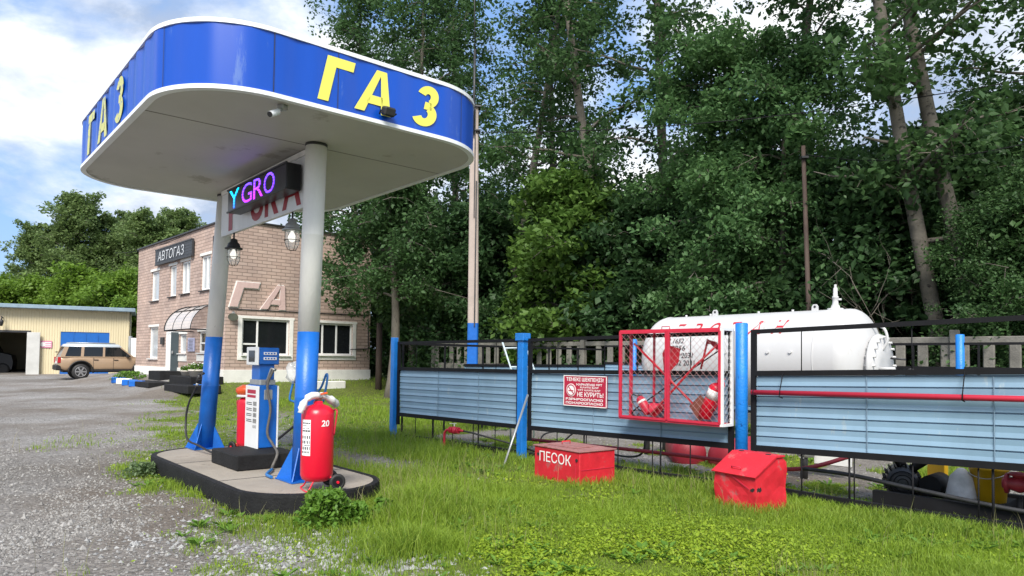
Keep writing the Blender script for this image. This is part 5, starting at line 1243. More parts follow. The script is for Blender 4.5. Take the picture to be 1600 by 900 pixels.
# white lumps: valve covers wrapped in white by the cylinders
for i, (s, n, z, r_, lab) in enumerate(((s_at(1012, 1.9), 1.9, .42, .17, 'white wrapped pipe joint left of the red cylinders'), (s_at(1040, 2.4), 2.4, .40, .15, 'white wrapped pipe joint just behind the left red cylinder'), (s_at(1256, 1.6), 1.6, .45, .18, 'white wrapped fitting right of the red cylinders'))):
    mb = MB(); mb.lathe([(.02, -r_), (r_ * .8, -r_ * .8), (r_, 0), (r_ * .75, r_ * .7), (.03, r_)], fw(s, n, z), (.3, .2, 1), 14); rr = random.Random(i); mb.v = [tuple(Vector(p) + Vector([rr.uniform(-.035, .035) for _ in range(3)])) for p in mb.v]
    t = thing('wrapped_fitting', lab, 'fitting', fw(s, n, 0), FRZ, 'white wrapped fittings'); mb.build('wrapping', M_white, t)
    mb = MB(); mb.cyl(fw(s, n, -.05), fw(s, n, z), .05, 10); mb.build('stand', M_darkmetal, t)
mb = MB(); mb.box(fw(s_at(1300, 1.9), 1.9, .36), (.5, .05, .42), fr3, .01); tag(mb.build('screen_board', M_white, None), 'low white panel standing behind the red pipe under the right fence panel', 'panel')

# pump on its skid at the right
sk = thing('pump_skid', 'black steel skid frame under the right fence panel', 'skid frame', fw(10.2, .6, 0), FRZ)
mb = MB()
mb.bar(fw(8.85, .26, .07), fw(12.6, .20, .03), .09, .20); mb.bar(fw(8.9, 1.15, .10), fw(12.6, 1.15, .10), .08, .14)
for s in (9.0, 9.5, 9.95, 10.6, 11.3): mb.bar(fw(s, .30, .09), fw(s, 1.12, .09), .08, .09)
mb.build('frame', M_black, sk)
pm = thing('pump_motor', 'black finned pump motor standing on the skid frame', 'motor', fw(9.3, .62, .2), FRZ)
PS = s_at(1408, .62); c = fw(PS, .62, z_at(1408, 752, .62)); ax = (FN3 * .80 - FD3 * .2 + Vector((0, .2, 0))).normalized()
mb = MB(); mb.lathe([(.05, -.16), (.12, -.15), (.165, -.10), (.17, .30), (.10, .34)], c, ax, 26); mb.build('motor_body', M_darkmetal, pm)
mb = MB(); u_ = ax.orthogonal().normalized(); w_ = ax.cross(u_)
for k in range(20):
    a = 2 * pi * k / 20; d = u_ * cos(a) + w_ * sin(a); mb.bar(c + d * .175 - ax * .1, c + d * .175 + ax * .26, .012, .045, up=d)
for r_ in (.05, .09, .13): mb.torus(c - ax * .158, ax, r_, .006, 24, 5)
mb.build('cooling_fin', M_black, pm)
mb = MB(); mb.tube(spline([c + UP * .17, c + UP * .34 - FD3 * .12, c + UP * .46 - FD3 * .3], 5), .05, 10); mb.tube(spline([c + UP * .15 + FD3 * .1, c + UP * .30 + FD3 * .28, c + UP * .44 + FD3 * .32], 5), .045, 10); mb.cyl(c + FD3 * .30 - FN3 * .08 + UP * .0, c + FD3 * .30 + FN3 * .3 + UP * .0, .11, 16); mb.cyl(c + FD3 * .12, c + FD3 * .32, .06, 12); mb.build('pipe', M_black, pm)
mb = MB(); mb.box(c - UP * .17, (.34, .3, .07), fr3, .01); mb.build('base', M_black, pm)
mb = MB(); GS = s_at(1463, 1.1); mb.box(fw(GS, 1.1, .46), (.05, .30, .46), Matrix.Rotation(FRZ + R(50), 3, 'Z'), .006); mb.box(fw(GS, 1.1, .22), (.16, .34, .04), Matrix.Rotation(FRZ + R(50), 3, 'Z')); tag(mb.build('yellow_guard', M_bucketyellow, None), 'yellow sheet guard standing behind the black motor', 'guard')
tag(MB().lathe([(.155, .0), (.15, .03), (.11, .22), (.04, .30), (.02, .31)], fw(s_at(1500, .62), .62, .15), UP, 20).build('grey_hood', mat('dirty_white_hood', (.52, .51, .50), .7, var=.3, vscale=6), None), 'dirty white conical hood between the motor and the yellow bucket', 'hood')
tag(MB().cyl(fw(s_at(1500, .62), .62, -.02), fw(s_at(1500, .62), .62, .17), .08, 12).build('hood_stand', M_confence, None), 'grey concrete stub under the white conical hood', 'stub')
bk = thing('yellow_bucket', 'yellow plastic bucket standing on the skid frame', 'bucket', fw(s_at(1543, .72), .72, .10), FRZ)
mb = MB(); mb.lathe([(.145, 0), (.175, .36), (.185, .365), (.185, .395), (.172, .40), (.168, .37), (.14, .02)], fw(s_at(1543, .72), .72, .10), UP, 28); mb.build('shell', M_bucketyellow, bk)
mb = MB(); b_ = fw(s_at(1543, .72), .72, .465); mb.tube(spline([b_ + FD3 * .185, b_ + FD3 * .13 - FN3 * .16 - UP * .05, b_ - FN3 * .20 - UP * .08, b_ - FD3 * .13 - FN3 * .16 - UP * .05, b_ - FD3 * .185], 5), .004, 6); mb.build('handle', M_grey, bk)
rv = thing('red_fitting', 'dull red valve fittings at the far right under the fence', 'valve', fw(s_at(1590, .36), .4, .2), FRZ); c = fw(s_at(1590, .36), .36, z_at(1590, 757, .36))
mb = MB(); mb.lathe([(.05, -.14), (.06, -.12), (.10, -.115), (.10, -.09), (.06, -.08), (.085, 0), (.06, .08), (.10, .09), (.10, .115), (.06, .12), (.05, .16)], c, FD3, 20); mb.lathe([(.05, 0), (.06, .08), (.09, .085), (.09, .11), (.03, .12)], c, UP, 16); mb.lathe([(.06, -.12), (.075, -.05), (.04, .10)], c + FD3 * .25 + UP * .1 + FN3 * .2, UP, 16); mb.build('body', M_redcyl, rv)
mb = MB(); mb.torus(c + UP * .16, UP, .07, .010, 20, 6); mb.bar(c + UP * .16 - FD3 * .07, c + UP * .16 + FD3 * .07, .012); mb.build('hand_wheel', M_redcyl, rv)
mb = MB(); mb.tube([c - UP * .12, Vector((c.x, c.y, 0))], .025, 8); mb.build('stand', M_black, rv)
# ------------------------------------------------------------------ the brick building
def bw(x, y, z=0.0):
    p = BM + BX * x + BY * y; return Vector((p.x, p.y, z))
br3 = Matrix.Rotation(BRZ, 3, 'Z'); BX3, BY3 = Vector((BX.x, BX.y, 0)), Vector((BY.x, BY.y, 0))
BZ0, BZ1, BPL = .30, 6.88, 1.02
def rf(u, v): return on_wall(u, v, (BM.x, BM.y), (BX.x, BX.y))      # on the right facade: (along, height)
def lf(u, v): return on_wall(u, v, (BM.x, BM.y), (BY.x, BY.y))      # on the left facade
def rect(fn, u0, u1, v0, v1):
    a, za = fn(u0, (v0 + v1) / 2); b, zb = fn(u1, (v0 + v1) / 2); um = (u0 + u1) / 2
    return min(a, b), max(a, b), fn(um, v1)[1], fn(um, v0)[1]
R_WIN = [rect(rf, 378, 452, 499, 555), rect(rf, 478, 551, 505, 555)]
L_WIN = [rect(lf, 236.5, 248.5, 424, 470), rect(lf, 265, 275.5, 415, 463), rect(lf, 283.5, 297, 408, 458.5), rect(lf, 314, 328.5, 399, 453),
         rect(lf, 233, 246.5, 511, 560), rect(lf, 280, 291, 522, 552), rect(lf, 310, 324, 518, 551)]
L_DOOR = rect(lf, 260, 279, 518, 583)
print('windows', [[round(q, 2) for q in w] for w in R_WIN + L_WIN + [L_DOOR]])
bld = thing('brick_building', 'two storey pinkish brick building with white plinth and white framed windows', 'building', bw(0, 0, BZ0), BRZ)
def holed(mb, o, x, nin, L_, z0, z1, holes, depth=.16):
    xs = sorted({0, L_} | {h[0] for h in holes} | {h[1] for h in holes}); zs = sorted({z0, z1} | {h[2] for h in holes} | {h[3] for h in holes})
    P = lambda a, z, d=0: o + x * a + nin * d + UP * z
    for i in range(len(xs) - 1):
        for j in range(len(zs) - 1):
            mx, mz = (xs[i] + xs[i + 1]) / 2, (zs[j] + zs[j + 1]) / 2
            if any(h[0] < mx < h[1] and h[2] < mz < h[3] for h in holes): continue
            mb.quad(P(xs[i], zs[j]), P(xs[i + 1], zs[j]), P(xs[i + 1], zs[j + 1]), P(xs[i], zs[j + 1]))
    for a, b, c, d in holes:
        mb.quad(P(a, c), P(a, c, depth), P(a, d, depth), P(a, d)); mb.quad(P(b, c), P(b, d), P(b, d, depth), P(b, c, depth))
        mb.quad(P(a, d), P(a, d, depth), P(b, d, depth), P(b, d)); mb.quad(P(a, c), P(b, c), P(b, c, depth), P(a, c, depth))
O_ = Vector((BM.x, BM.y, 0))
mb = MB(); holed(mb, O_, BX3, BY3, BLX, BZ0, BZ1, R_WIN); holed(mb, O_, BY3, BX3, BLY, BZ0, BZ1, L_WIN + [L_DOOR])
holed(mb, O_ + BY3 * BLY, BX3, -BY3, BLX, BZ0, BZ1, []); holed(mb, O_ + BX3 * BLX, BY3, -BX3, BLY, BZ0, BZ1, [])
wall = mb.build('wall', M_brick, bld, fix=False)
mb = MB()                                             # whitewashed plinth stands proud of the brick
mb.box(bw(BLX / 2 - .02, -.025, (BZ0 + BPL) / 2), (BLX + .10, .05, BPL - BZ0), br3, .01)
d0, d1 = L_DOOR[0], L_DOOR[1]
for a, b in ((0, d0), (d1, BLY)): mb.box(bw(-.025, (a + b) / 2, (BZ0 + BPL) / 2), (.05, b - a, BPL - BZ0), br3, .01)
mb.build('plinth', M_plinth, bld)
mb = MB(); mb.box(bw(BLX / 2, BLY / 2, BZ1 + .02), (BLX + .16, BLY + .16, .07), br3, .01); mb.build('roof', M_darkmetal, bld)
mb = MB(); mb.box(bw(BLX / 2, BLY / 2, 3.0), (BLX - .6, BLY - .6, .1), br3); mb.box(bw(BLX / 2, BLY * .55, 2), (BLX - .6, .1, 4), br3); mb.build('inner_floor', M_darkmetal, bld)
def window(face, h, bars, pane_mat, reveal=.10, small=None, out=.05):
    """frame, panes and sill in an opening; face: 0 right facade, 1 left facade; bars: shares of the width"""
    a, b, c, d = h; X3, N3, f = (BX3, BY3, bw) if face == 0 else (BY3, BX3, lambda x, y, z: bw(y, x, z))
    r3 = br3 if face == 0 else Matrix.Rotation(BRZ + pi / 2, 3, 'Z'); mb = MB(); w, h_ = b - a, d - c; fw_ = .075
    q = lambda x, z, n_: O_ + X3 * x + N3 * n_ + UP * z
    for z in (c + fw_ / 2, d - fw_ / 2): mb.box(q((a + b) / 2, z, reveal), (w, .07, fw_), r3, .006)
    for x in [a + fw_ / 2, b - fw_ / 2]: mb.box(q(x, (c + d) / 2, reveal - .002), (fw_, .07, h_ - .01), r3, .006)
    for t in bars: mb.box(q(a + w * t, (c + d) / 2, reveal - .001), (fw_ * .9, .066, h_ - .02), r3, .006)
    if small: mb.box(q(a + w * small[0] / 2, c + h_ * small[1], reveal), (w * small[0], .064, fw_ * .9), r3, .006)
    fr = mb.build('window_frame', M_plast, bld)
    mb = MB(); mb.box(q((a + b) / 2, (c + d) / 2, reveal + .02), (w - .02, .012, h_ - .02), r3); mb.build('pane', pane_mat, fr)
    if face == 0:
        mb = MB(); e = .17                            # painted surround
        mb.box(q((a + b) / 2, d + e * .32, -.012), (w + 2 * e + .08, .03, e * .62), r3, .006); mb.box(q((a + b) / 2, c - e * .6, -.014), (w + 2 * e, .034, e * 1.2), r3, .006)
        for x in (a - e / 2, b + e / 2): mb.box(q(x, (c + d) / 2, -.011), (e, .026, h_), r3, .006)
        mb.build('surround', M_plinth, fr)
        mb = MB(); mb.box(q((a + b) / 2, c - .02, -.05), (w + .1, .14, .035), r3, .006); mb.build('sill', M_white, fr)
    else:
        mb = MB(); mb.box(q((a + b) / 2, c - .03, -.03), (w + .12, .12, .04), r3, .006)
        mb.build('sill', M_darkmetal if c > 3 else M_white, fr)
        mb = MB(); mb.box(q((a + b) / 2, d + .06, -.010), (w + .25, .025, .12), r3, .006); mb.build('lintel', M_plinth, fr)
window(0, R_WIN[0], (.33,), M_glassdark, small=(.33, .30)); window(0, R_WIN[1], (.36, .66), M_glassdark)
for i, h in enumerate(L_WIN): window(1, h, (.5,) if i in (2, 3) else (), M_glasspale if i != 6 else M_glassdark, small=(1, .45) if i == 6 else None)
# white painted patches under the lower windows
mb = MB()
for h in L_WIN[5:7]: mb.box(bw(-.012, (h[0] + h[1]) / 2, h[2] - .22), (.026, h[1] - h[0] + .25, .26), br3, .006)
mb.build('white_patch', M_plinth, bld)
a, b, c, d = L_DOOR
mb = MB()
for y in (a + .05, b - .05): mb.box(bw(.03, y, (c + d) / 2), (.12, .10, d - c), br3, .008)
mb.box(bw(.03, (a + b) / 2, d - .05), (.12, b - a, .10), br3, .008); mb.box(bw(.02, b - (b - a) * .22, (c + d) / 2), (.06, (b - a) * .40, d - c - .02), br3, .006); df = mb.build('door_frame', M_plast, bld)
mb = MB(); mb.box(bw(-.16, a + .03, (c + d) / 2), (.32, .05, d - c - .1), Matrix.Rotation(BRZ - R(5), 3, 'Z'), .008); dr = mb.build('door', mat('dark_grey_green_door', (.055, .075, .085), .5, var=.1), bld)
mb = MB(); mb.box(bw(-.28, a - .02, (c + d) / 2), (.04, .10, .12), br3); mb.build('handle', M_grey, dr)
mb = MB(); mb.box(bw(.5, (a + b) / 2, (c + d) / 2), (.05, b - a, d - c), br3); mb.build('door_recess', M_glasspale, bld)
# barrel shaped awning over the door
AP = BM - BX * 1.15; y1, awz = on_wall(258, 517, (AP.x, AP.y), (BY.x, BY.y)); y0 = max(.4, on_wall(345, 517, (AP.x, AP.y), (BY.x, BY.y))[0]); AH = max(.5, lf(290, 482)[1] - awz); print('awning', y0, y1, awz, AH)
mb = MB(); prof = [(0.0, AH)] + [(-1.15 * sin(R(t)), AH * cos(R(t))) for t in range(10, 91, 8)]
vs = [bw(p[0] - .03, y, awz + p[1]) for y in (y0, y1) for p in prof]; m = len(prof)
mb.add(vs, [(i, m + i, m + i + 1, i + 1) for i in range(m - 1)], True); aw = mb.build('awning_sheet', M_poly, bld, fix=False)
mb = MB()
for k in range(4):
    y = y0 + (y1 - y0) * k / 3; pts = [bw(p[0] - .03, y, awz + p[1] + .012) for p in prof]; mb.tube(pts, .028 if k == 3 else .014, 6)
    if k in (0, 3): mb.tube([pts[-1], bw(-.02, y, awz)], .024, 6)
for p in (prof[-1], prof[5], prof[0]): mb.tube([bw(p[0] - .03, y0, awz + p[1] + .012), bw(p[0] - .03, y1, awz + p[1] + .012)], .024, 6)
mb.build('awning_frame', M_black, bld)
# cable, conduit and a small box on the walls
mb = MB(); e = lf(354, 482)[1]
mb.tube([bw(-.02, lf(334, 380)[0], 6.4), bw(-.02, lf(334, 380)[0], 3.9)], .018, 6)
mb.tube([bw(0.1, -.02, rf(352, 482)[1]), bw(BLX - .1, -.02, rf(352, 482)[1] + .05)], .018, 6)
q0, q1 = rf(575, 500), rf(575, 545); mb.tube([bw(q0[0], -.02, q0[1]), bw(q1[0], -.02, q1[1]), bw(q1[0] - .9, -.02, q1[1] - .05)], .022, 6); mb.build('cable', M_darkmetal, bld)

# sign, notice and letters fixed to the walls
def wall_quad_thing(name, label, cat, fn, face, u0, u1, v0, v1, material, thick=.06, off=.05, parts=True):
    h = rect(fn, u0, u1, v0, v1); a, b, c, d = h; X3, N3 = (BX3, BY3) if face == 0 else (BY3, BX3); r3 = br3 if face == 0 else Matrix.Rotation(BRZ + pi / 2, 3, 'Z')
    p = O_ + X3 * (a + b) / 2 - N3 * off + UP * (c + d) / 2; t = thing(name, label, cat, p, BRZ)
    mb = MB(); mb.box(p, (b - a, thick, d - c), r3, .008); mb.build('board', material, t); return t, h, p
sa, sb_, sc_, sd_ = rect(lf, 248, 305, 374, 409)
sz0 = .5 * (lf(248, 415.6)[1] + lf(305, 400.6)[1]); sz1 = .5 * (lf(248, 396.6)[1] + lf(305, 367)[1])
p = bw(-.10, (sa + sb_) / 2, (sz0 + sz1) / 2); sg = thing('wall_sign', 'dark board with pale slender writing high on the brick building', 'sign', p, BRZ)
mb = MB(); mb.box(p, (.10, sb_ - sa, sz1 - sz0), br3, .01); mb.build('board', mat('dark_sign_board', (.032, .036, .042), .5, var=.2), sg)
mb = MB()
for z in (sz0 + .03, sz1 - .03): mb.box(bw(-.156, (sa + sb_) / 2, z), (.03, sb_ - sa, .06), br3)
for k in range(1, 6): mb.box(bw(-.152, (sa + sb_) / 2, sz0 + (sz1 - sz0) * k / 6), (.010, sb_ - sa - .1, .02), br3)
mb.build('slat_rim', M_darkmetal, sg)
mb = MB(); put_text(mb, 'АВТОГАЗ', bw(-.175, sb_ - (sb_ - sa) * .10, sz0 + .16), -BY3, UP, 1, -.004, .004, .15, (sb_ - sa) * .72, (sz1 - sz0) * .58); mb.build('pale_writing', mat('pale_tube_letters', (.62, .64, .66), .5), sg)
def wall_letter(ch, polys, u0, u1, v0, v1, label):
    a, b, c, d = rect(rf, u0, u1, v0, v1); t = thing('wall_letter', label, 'letter', bw((a + b) / 2, -.05, c), BRZ, 'letters on the brick wall'); h = d - c
    sh = .30; w = (b - a) - sh * h; ux = max(p[0] for q in polys for p in q)
    for nm, m_, off, k in (('edge', M_plinth, -.04, .0), ('face', M_pink, -.075, .0)):
        mb = MB()
        for q in polys:
            g = .0 if nm == 'face' else .035
            cx_ = sum(p[0] for p in q) / 4; cy_ = sum(p[1] for p in q) / 4
            mb.prism([(a + (p[0] + (g if p[0] > cx_ else -g) * .9) / ux * w + p[1] * h * sh, c + (p[1] + (g if p[1] > cy_ else -g)) * h) for p in q], O_ + BY3 * off, BX3, UP, BY3 * .03)
        mb.build(nm, m_, t)
Gs = [((0, 0), (.25, 0), (.25, 1), (0, 1)), ((.25, .78), (.72, .78), (.72, 1), (.25, 1))]
As = [((0, 0), (.25, 0), (.50, 1), (.34, 1)), ((.67, 0), (.92, 0), (.62, 1), (.47, 1)), ((.24, .20), (.68, .20), (.63, .40), (.30, .40))]
wall_letter('Г', Gs, 358, 405, 441, 480, 'pink letter shaped like a hanging bracket on the brick wall')
wall_letter('А', As, 407, 456, 446, 484, 'pink letter А on the brick wall over the window')
q = rf(368, 493); t = thing('bell_lamp', 'pale bell shaped loudspeaker on the brick wall corner', 'loudspeaker', bw(q[0], -.15, q[1]), BRZ)
mb = MB(); c = bw(q[0] - .1, -.05, q[1] + .12); d = (Vector((.2, -.6, -.55))).normalized(); mb.lathe([(.05, 0), (.07, .08), (.16, .28), (.19, .30), (.17, .29)], c, d, 20); mb.build('horn', M_grey, t)
mb = MB(); mb.tube([bw(q[0] - .1, .0, q[1] + .15), c], .03, 8); mb.build('bracket', M_darkmetal, t)
h = rect(lf, 295, 305, 528, 549); nt_ = MB(); nt_.box(bw(-.03, (h[0] + h[1]) / 2, (h[2] + h[3]) / 2), (.03, h[1] - h[0], h[3] - h[2]), br3); nb = thing('notice_board', 'small pale lilac notice on the brick wall beside the door', 'notice', bw(-.03, (h[0] + h[1]) / 2, h[2]), BRZ); nt_.build('board', mat('lilac_board', (.46, .47, .66), .4), nb)
mb = MB(); rr = random.Random(2)
for k in range(8): mb.box(bw(-.048, (h[0] + h[1]) / 2 + rr.uniform(-.05, .05), h[2] + (h[3] - h[2]) * (k + 1) / 9.5), (.004, (h[1] - h[0]) * rr.uniform(.5, .8), .02), br3)
mb.build('printed_lines', M_darkmetal, nb)
h = rect(lf, 253.5, 257.5, 527, 538); tag(MB().box(bw(-.05, (h[0] + h[1]) / 2, (h[2] + h[3]) / 2), (.10, h[1] - h[0], h[3] - h[2]), br3, .01).build('mail_box', M_darkmetal, None), 'small dark box on the brick wall left of the door', 'box')

# steps, kerbs and pots before the door
def on_g(u, v):
    d = ray(u, v); ys = np.arange(6, 60, .05); zs = EYE + d.z / d.y * ys; g = ground_z(d.x / d.y * ys, ys); i = int(np.argmax(zs < g)); return Vector((d.x / d.y * ys[i], ys[i], float(g[i])))
def slab(u, v, lx, ly, h, label, drop=0.0):
    p = on_g(u, v); tag(MB().box(p + UP * (h / 2 - .05), (lx, ly, h + .1), br3, .02).build('door_step', M_blackedge, None), label, 'step')
slab(300, 609, 1.15, 2.5, .18, 'lowest black concrete step lying before the flower pots')
slab(306, 600, 1.2, 2.3, .30, 'middle black concrete step the flower pots stand on')
slab(258, 592, .9, 1.5, .34, 'small black step right below the open door')
slab(235, 600, 1.0, 2.9, .10, 'grey low slab in front of the blue and white kerb')
kb = [(186, 597, 'blue'), (194, 599, 'white'), (203, 601, 'blue'), (214, 603, 'blue'), (316, 610, 'blue'), (329, 610.5, 'blue')]
for k, (u, v, c) in enumerate(kb):
    p = on_g(u, v); lab = {0: 'far end blue kerb stone of the flower bed by the parked car', 1: 'white kerb stone between blue ones by the parked car', 2: 'blue kerb stone just right of the white one', 3: 'blue kerb stone ending at the grey low slab', 4: 'blue kerb stone in front of the flower pots', 5: 'blue kerb stone in the grass left of the farther column'}[k]
    tag(MB().box(p + UP * .08, (.62, .24, .26), Matrix.Rotation(BRZ - R(50), 3, 'Z'), .03).build('kerb_stone', M_blue if c == 'blue' else M_plinth, None), lab, 'kerb stone', 'painted kerb stones by the building')
for k, (u, v, s) in enumerate(((291, 598, .9), (307, 602.5, 1.25), (321, 600, 1.0))):
    p = on_g(u, v); p.z += .18; c = p
    t = thing('flower_pot', ['pale flat bowl pot on the middle step, left of the three', 'cream flower pot in the middle with white flowers', 'cream flower pot on the step next to the column'][k], 'flower pot', p, 0, 'flower pots on the step')
    mb = MB(); mb.lathe([(.15 * s, 0), (.23 * s, .28 * s), (.25 * s, .285 * s), (.25 * s, .33 * s), (.20 * s, .33 * s), (.19 * s, .28 * s)], c, UP, 20); mb.build('pot', M_pot, t)
    r_ = np.random.default_rng(k); n_ = 260; a = r_.random(n_) * 2 * pi; q = np.sqrt(r_.random(n_)) * .24 * s
    v_, f_ = leaflets(q * np.cos(a), q * np.sin(a), .30 * s + .20 * s * r_.random(n_), .07 + .05 * r_.random(n_), 1.4, r_); np_mesh('plant', v_, f_, M_weed, t)
    n_ = 26; a = r_.random(n_) * 2 * pi; q = np.sqrt(r_.random(n_)) * .2 * s; v_, f_ = leaflets(q * np.cos(a), q * np.sin(a), .46 * s + .08 * s * r_.random(n_), .07 + .03 * r_.random(n_), .8, r_); np_mesh('flower', v_, f_, M_flower, t)
p = on_g(515, 606); tag(MB().box(p + UP * .10, (1.3, .3, .34), br3, .03).build('white_block', M_plinth, None), 'white painted block lying in the grass behind the blue hose', 'block')
# flower bed greens by the kerb
def leafy_clump(p, rx, rz_, n, size, material, name, label, cat, seed, group=None):
    r_ = np.random.default_rng(seed); t = thing(name, label, cat, p, 0, group); a = r_.random(n) * 2 * pi; q = np.sqrt(r_.random(n)); z = r_.random(n) ** .8
    w = (1 - .55 * z) * rx; v_, f_ = leaflets(q * np.cos(a) * w, q * np.sin(a) * w, z * rz_, size * (.6 + .8 * r_.random(n)), 1.8, r_); np_mesh('leaf_mass', v_, f_, material, t)
    mb = MB(); rr = random.Random(seed)
    for k in range(12):
        b = rr.random() * 2 * pi; e = rr.random() * rx * .6; mb.tube([p, p + Vector((cos(b) * e * .5, sin(b) * e * .5, rz_ * .5)), p + Vector((cos(b) * e, sin(b) * e, rz_ * .9))], .005, 5)
    mb.build('stem', M_weed, t); return t
leafy_clump(on_g(203, 593), .9, .35, 700, .10, M_weed, 'flower_bed_plant', 'low green plants in the bed behind the blue kerb', 'plant', 4)
# weeds at the near end of the island
pw = on_z(508, 824, -.01)
leafy_clump(pw, .34, .34, 1500, .050, M_weed, 'weed', 'bushy green weed against the near end of the island kerb', 'weed', 11)
pw = on_z(555, 822, -.01); leafy_clump(pw, .20, .22, 600, .045, M_weed, 'weed', 'smaller weed to the right of the bushy one by the island', 'weed', 12)
pw = on_z(598, 812, -.01); leafy_clump(pw, .15, .20, 150, .08, M_weed, 'weed', 'small leafy weed at the right corner of the island kerb', 'weed', 13)
pw = on_z(222, 742, -.01); leafy_clump(pw, .30, .16, 420, .05, leaf_mat('pale_weed', (.12, .19, .08), (.20, .27, .13), (.17, .25, .12)), 'weed', 'pale low weed at the far left corner of the island kerb', 'weed', 14)

# ------------------------------------------------------------------ the garage
GA = at(-120, 500, 38.6); GB = at(204, 500, 43.2); GA, GB = Vector((GA.x, GA.y)), Vector((GB.x, GB.y)); GX = (GB - GA).normalized(); GL = (GB - GA).length; GRZ = math.atan2(GX.y, GX.x)
GY = Vector((-GX.y, GX.x)); gr3 = Matrix.Rotation(GRZ, 3, 'Z'); GX3, GY3 = Vector((GX.x, GX.y, 0)), Vector((GY.x, GY.y, 0)); GO = Vector((GA.x, GA.y, 0))
def gf(u, v): return on_wall(u, v, (GA.x, GA.y), (GX.x, GX.y))
def gw(x, y, z): return GO + GX3 * x + GY3 * y + UP * z
GZ0, GZT = .30, gf(100, 484)[1]
gar = thing('garage', 'long pale yellow metal garage with grey blue roof edge', 'garage', gw(GL / 2, 0, GZ0), GRZ)
op = rect(gf, -60, 44, 518, 586); gate = rect(gf, 94, 171, 519, 585)
op = (op[0], op[1], GZ0, op[3]); gate = (gate[0], gate[1], GZ0, gate[3])
mb = MB()
def rib_wall(mb, holes):
    pitch = .13; n_ = int(GL / pitch)
    for i in range(n_):
        for (a, b, d) in ((0, .58, 0), (.58, .70, 1), (.70, .88, 2), (.88, 1, 3)):
            x0, x1 = (i + a) * pitch, (i + b) * pitch; y0, y1 = {0: (0, 0), 1: (0, .018), 2: (.018, .018), 3: (.018, 0)}[d]; xm = (x0 + x1) / 2
            z_ = GZ0 - .2
            for h in holes:
                if h[0] < xm < h[1]: z_ = h[3]
            mb.quad(gw(x0, y0, z_), gw(x1, y1, z_), gw(x1, y1, GZT), gw(x0, y0, GZT))
rib_wall(mb, [op, gate])
mb.quad(gw(GL, .02, GZ0 - .2), gw(GL, 9, GZ0 - .2), gw(GL, 9, GZT), gw(GL, .02, GZT)); mb.quad(gw(0, 9, GZ0 - .2), gw(GL, 9, GZ0 - .2), gw(GL, 9, GZT), gw(0, 9, GZT)); mb.quad(gw(0, .02, GZ0 - .2), gw(0, 9, GZ0 - .2), gw(0, 9, GZT), gw(0, .02, GZT))
mb.build('wall', M_yellowwall, gar, fix=False)
mb = MB(); mb.box(gw(GL / 2, 4.3, GZT + .10), (GL + .5, 9.8, .22), gr3, .02); mb.build('roof', M_roofblue, gar)
mb = MB(); mb.box(gw((gate[0] + gate[1]) / 2, .08, (gate[2] + gate[3]) / 2), (gate[1] - gate[0], .08, gate[3] - gate[2]), gr3, .01)
for k in range(1, 4): mb.box(gw(gate[0] + (gate[1] - gate[0]) * k / 4, .03, (gate[2] + gate[3]) / 2), (.05, .03, gate[3] - gate[2]), gr3)
mb.build('blue_gate', M_bluegate, gar)
l0, z1 = gf(42, 519); l1, _ = gf(63, 519)
mb = MB(); mb.box(gw((l0 + l1) / 2 + .03, -.20, (GZ0 + z1) / 2), (l1 - l0, .06, z1 - GZ0), Matrix.Rotation(GRZ - R(8), 3, 'Z'), .01); dl = mb.build('open_door_leaf', mat('pale_grey_door', (.52, .52, .50), .5, var=.18, vscale=2), gar)
mb = MB(); 
for x in (op[0], op[1]): mb.box(gw(x, .04, (GZ0 + op[3]) / 2), (.12, .14, op[3] - GZ0), gr3)
mb.box(gw((op[0] + op[1]) / 2, .04, op[3] + .04), (op[1] - op[0] + .2, .14, .12), gr3); mb.build('door_frame', M_darkmetal, gar)
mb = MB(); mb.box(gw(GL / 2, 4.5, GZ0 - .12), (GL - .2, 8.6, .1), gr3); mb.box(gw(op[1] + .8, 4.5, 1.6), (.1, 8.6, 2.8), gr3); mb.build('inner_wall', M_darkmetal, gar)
h = rect(gf, 63.5, 81.5, 532.5, 543.5); gs = thing('garage_notice', 'small pink notice on the yellow garage beside the open door', 'notice', gw((h[0] + h[1]) / 2, -.04, h[2]), GRZ)
mb = MB(); mb.box(gw((h[0] + h[1]) / 2, -.03, (h[2] + h[3]) / 2), (h[1] - h[0], .03, h[3] - h[2]), gr3); mb.build('board', M_pinksign, gs)
mb = MB()
for k in range(3): mb.box(gw(h[0] + (h[1] - h[0]) * .64, -.048, h[2] + (h[3] - h[2]) * (.25 + .25 * k)), ((h[1] - h[0]) * .55, .004, .05), gr3)
mb.lathe([(.13, 0), (.13, .006)], gw(h[0] + (h[1] - h[0]) * .2, -.046, (h[2] + h[3]) / 2), -GY3, 16); mb.build('white_marks', M_whiteink, gs)
q = gf(4, 502); t = thing('wall_lamp', 'small dark lamp on a bracket on the yellow garage wall', 'lamp', gw(q[0], -.1, q[1]), GRZ); c = gw(q[0], 0, q[1])
mb = MB(); mb.tube([c + UP * .2, c - GY3 * .35 + UP * .25, c - GY3 * .38 + UP * .1], .03, 6); mb.build('bracket', M_darkmetal, t); mb = MB(); mb.lathe([(.04, .1), (.12, .0), (.11, -.06), (.06, -.28)], c - GY3 * .38, UP, 12); mb.build('shade', M_darkmetal, t)
# white gate panel between garage and building
p0 = at(203, 553, 38.2); p1 = at(217, 553, 37.9); zt = at(205, 528, 38)
mb = MB(); mb.bar((p0.x, p0.y, (zt.z + .2) / 2), (p1.x + 1, p1.y, (zt.z + .2) / 2), .06, zt.z - .2, bev=.01); wg = thing('white_gate', 'white sheet gate between the garage and the brick building', 'gate', (p0.x, p0.y, .3)); mb.build('sheet', M_white, wg)
mb = MB(); mb.box((p0.x, p0.y, zt.z / 2 + .1), (.14, .14, zt.z), None, .01); mb.build('post', M_grey, wg)

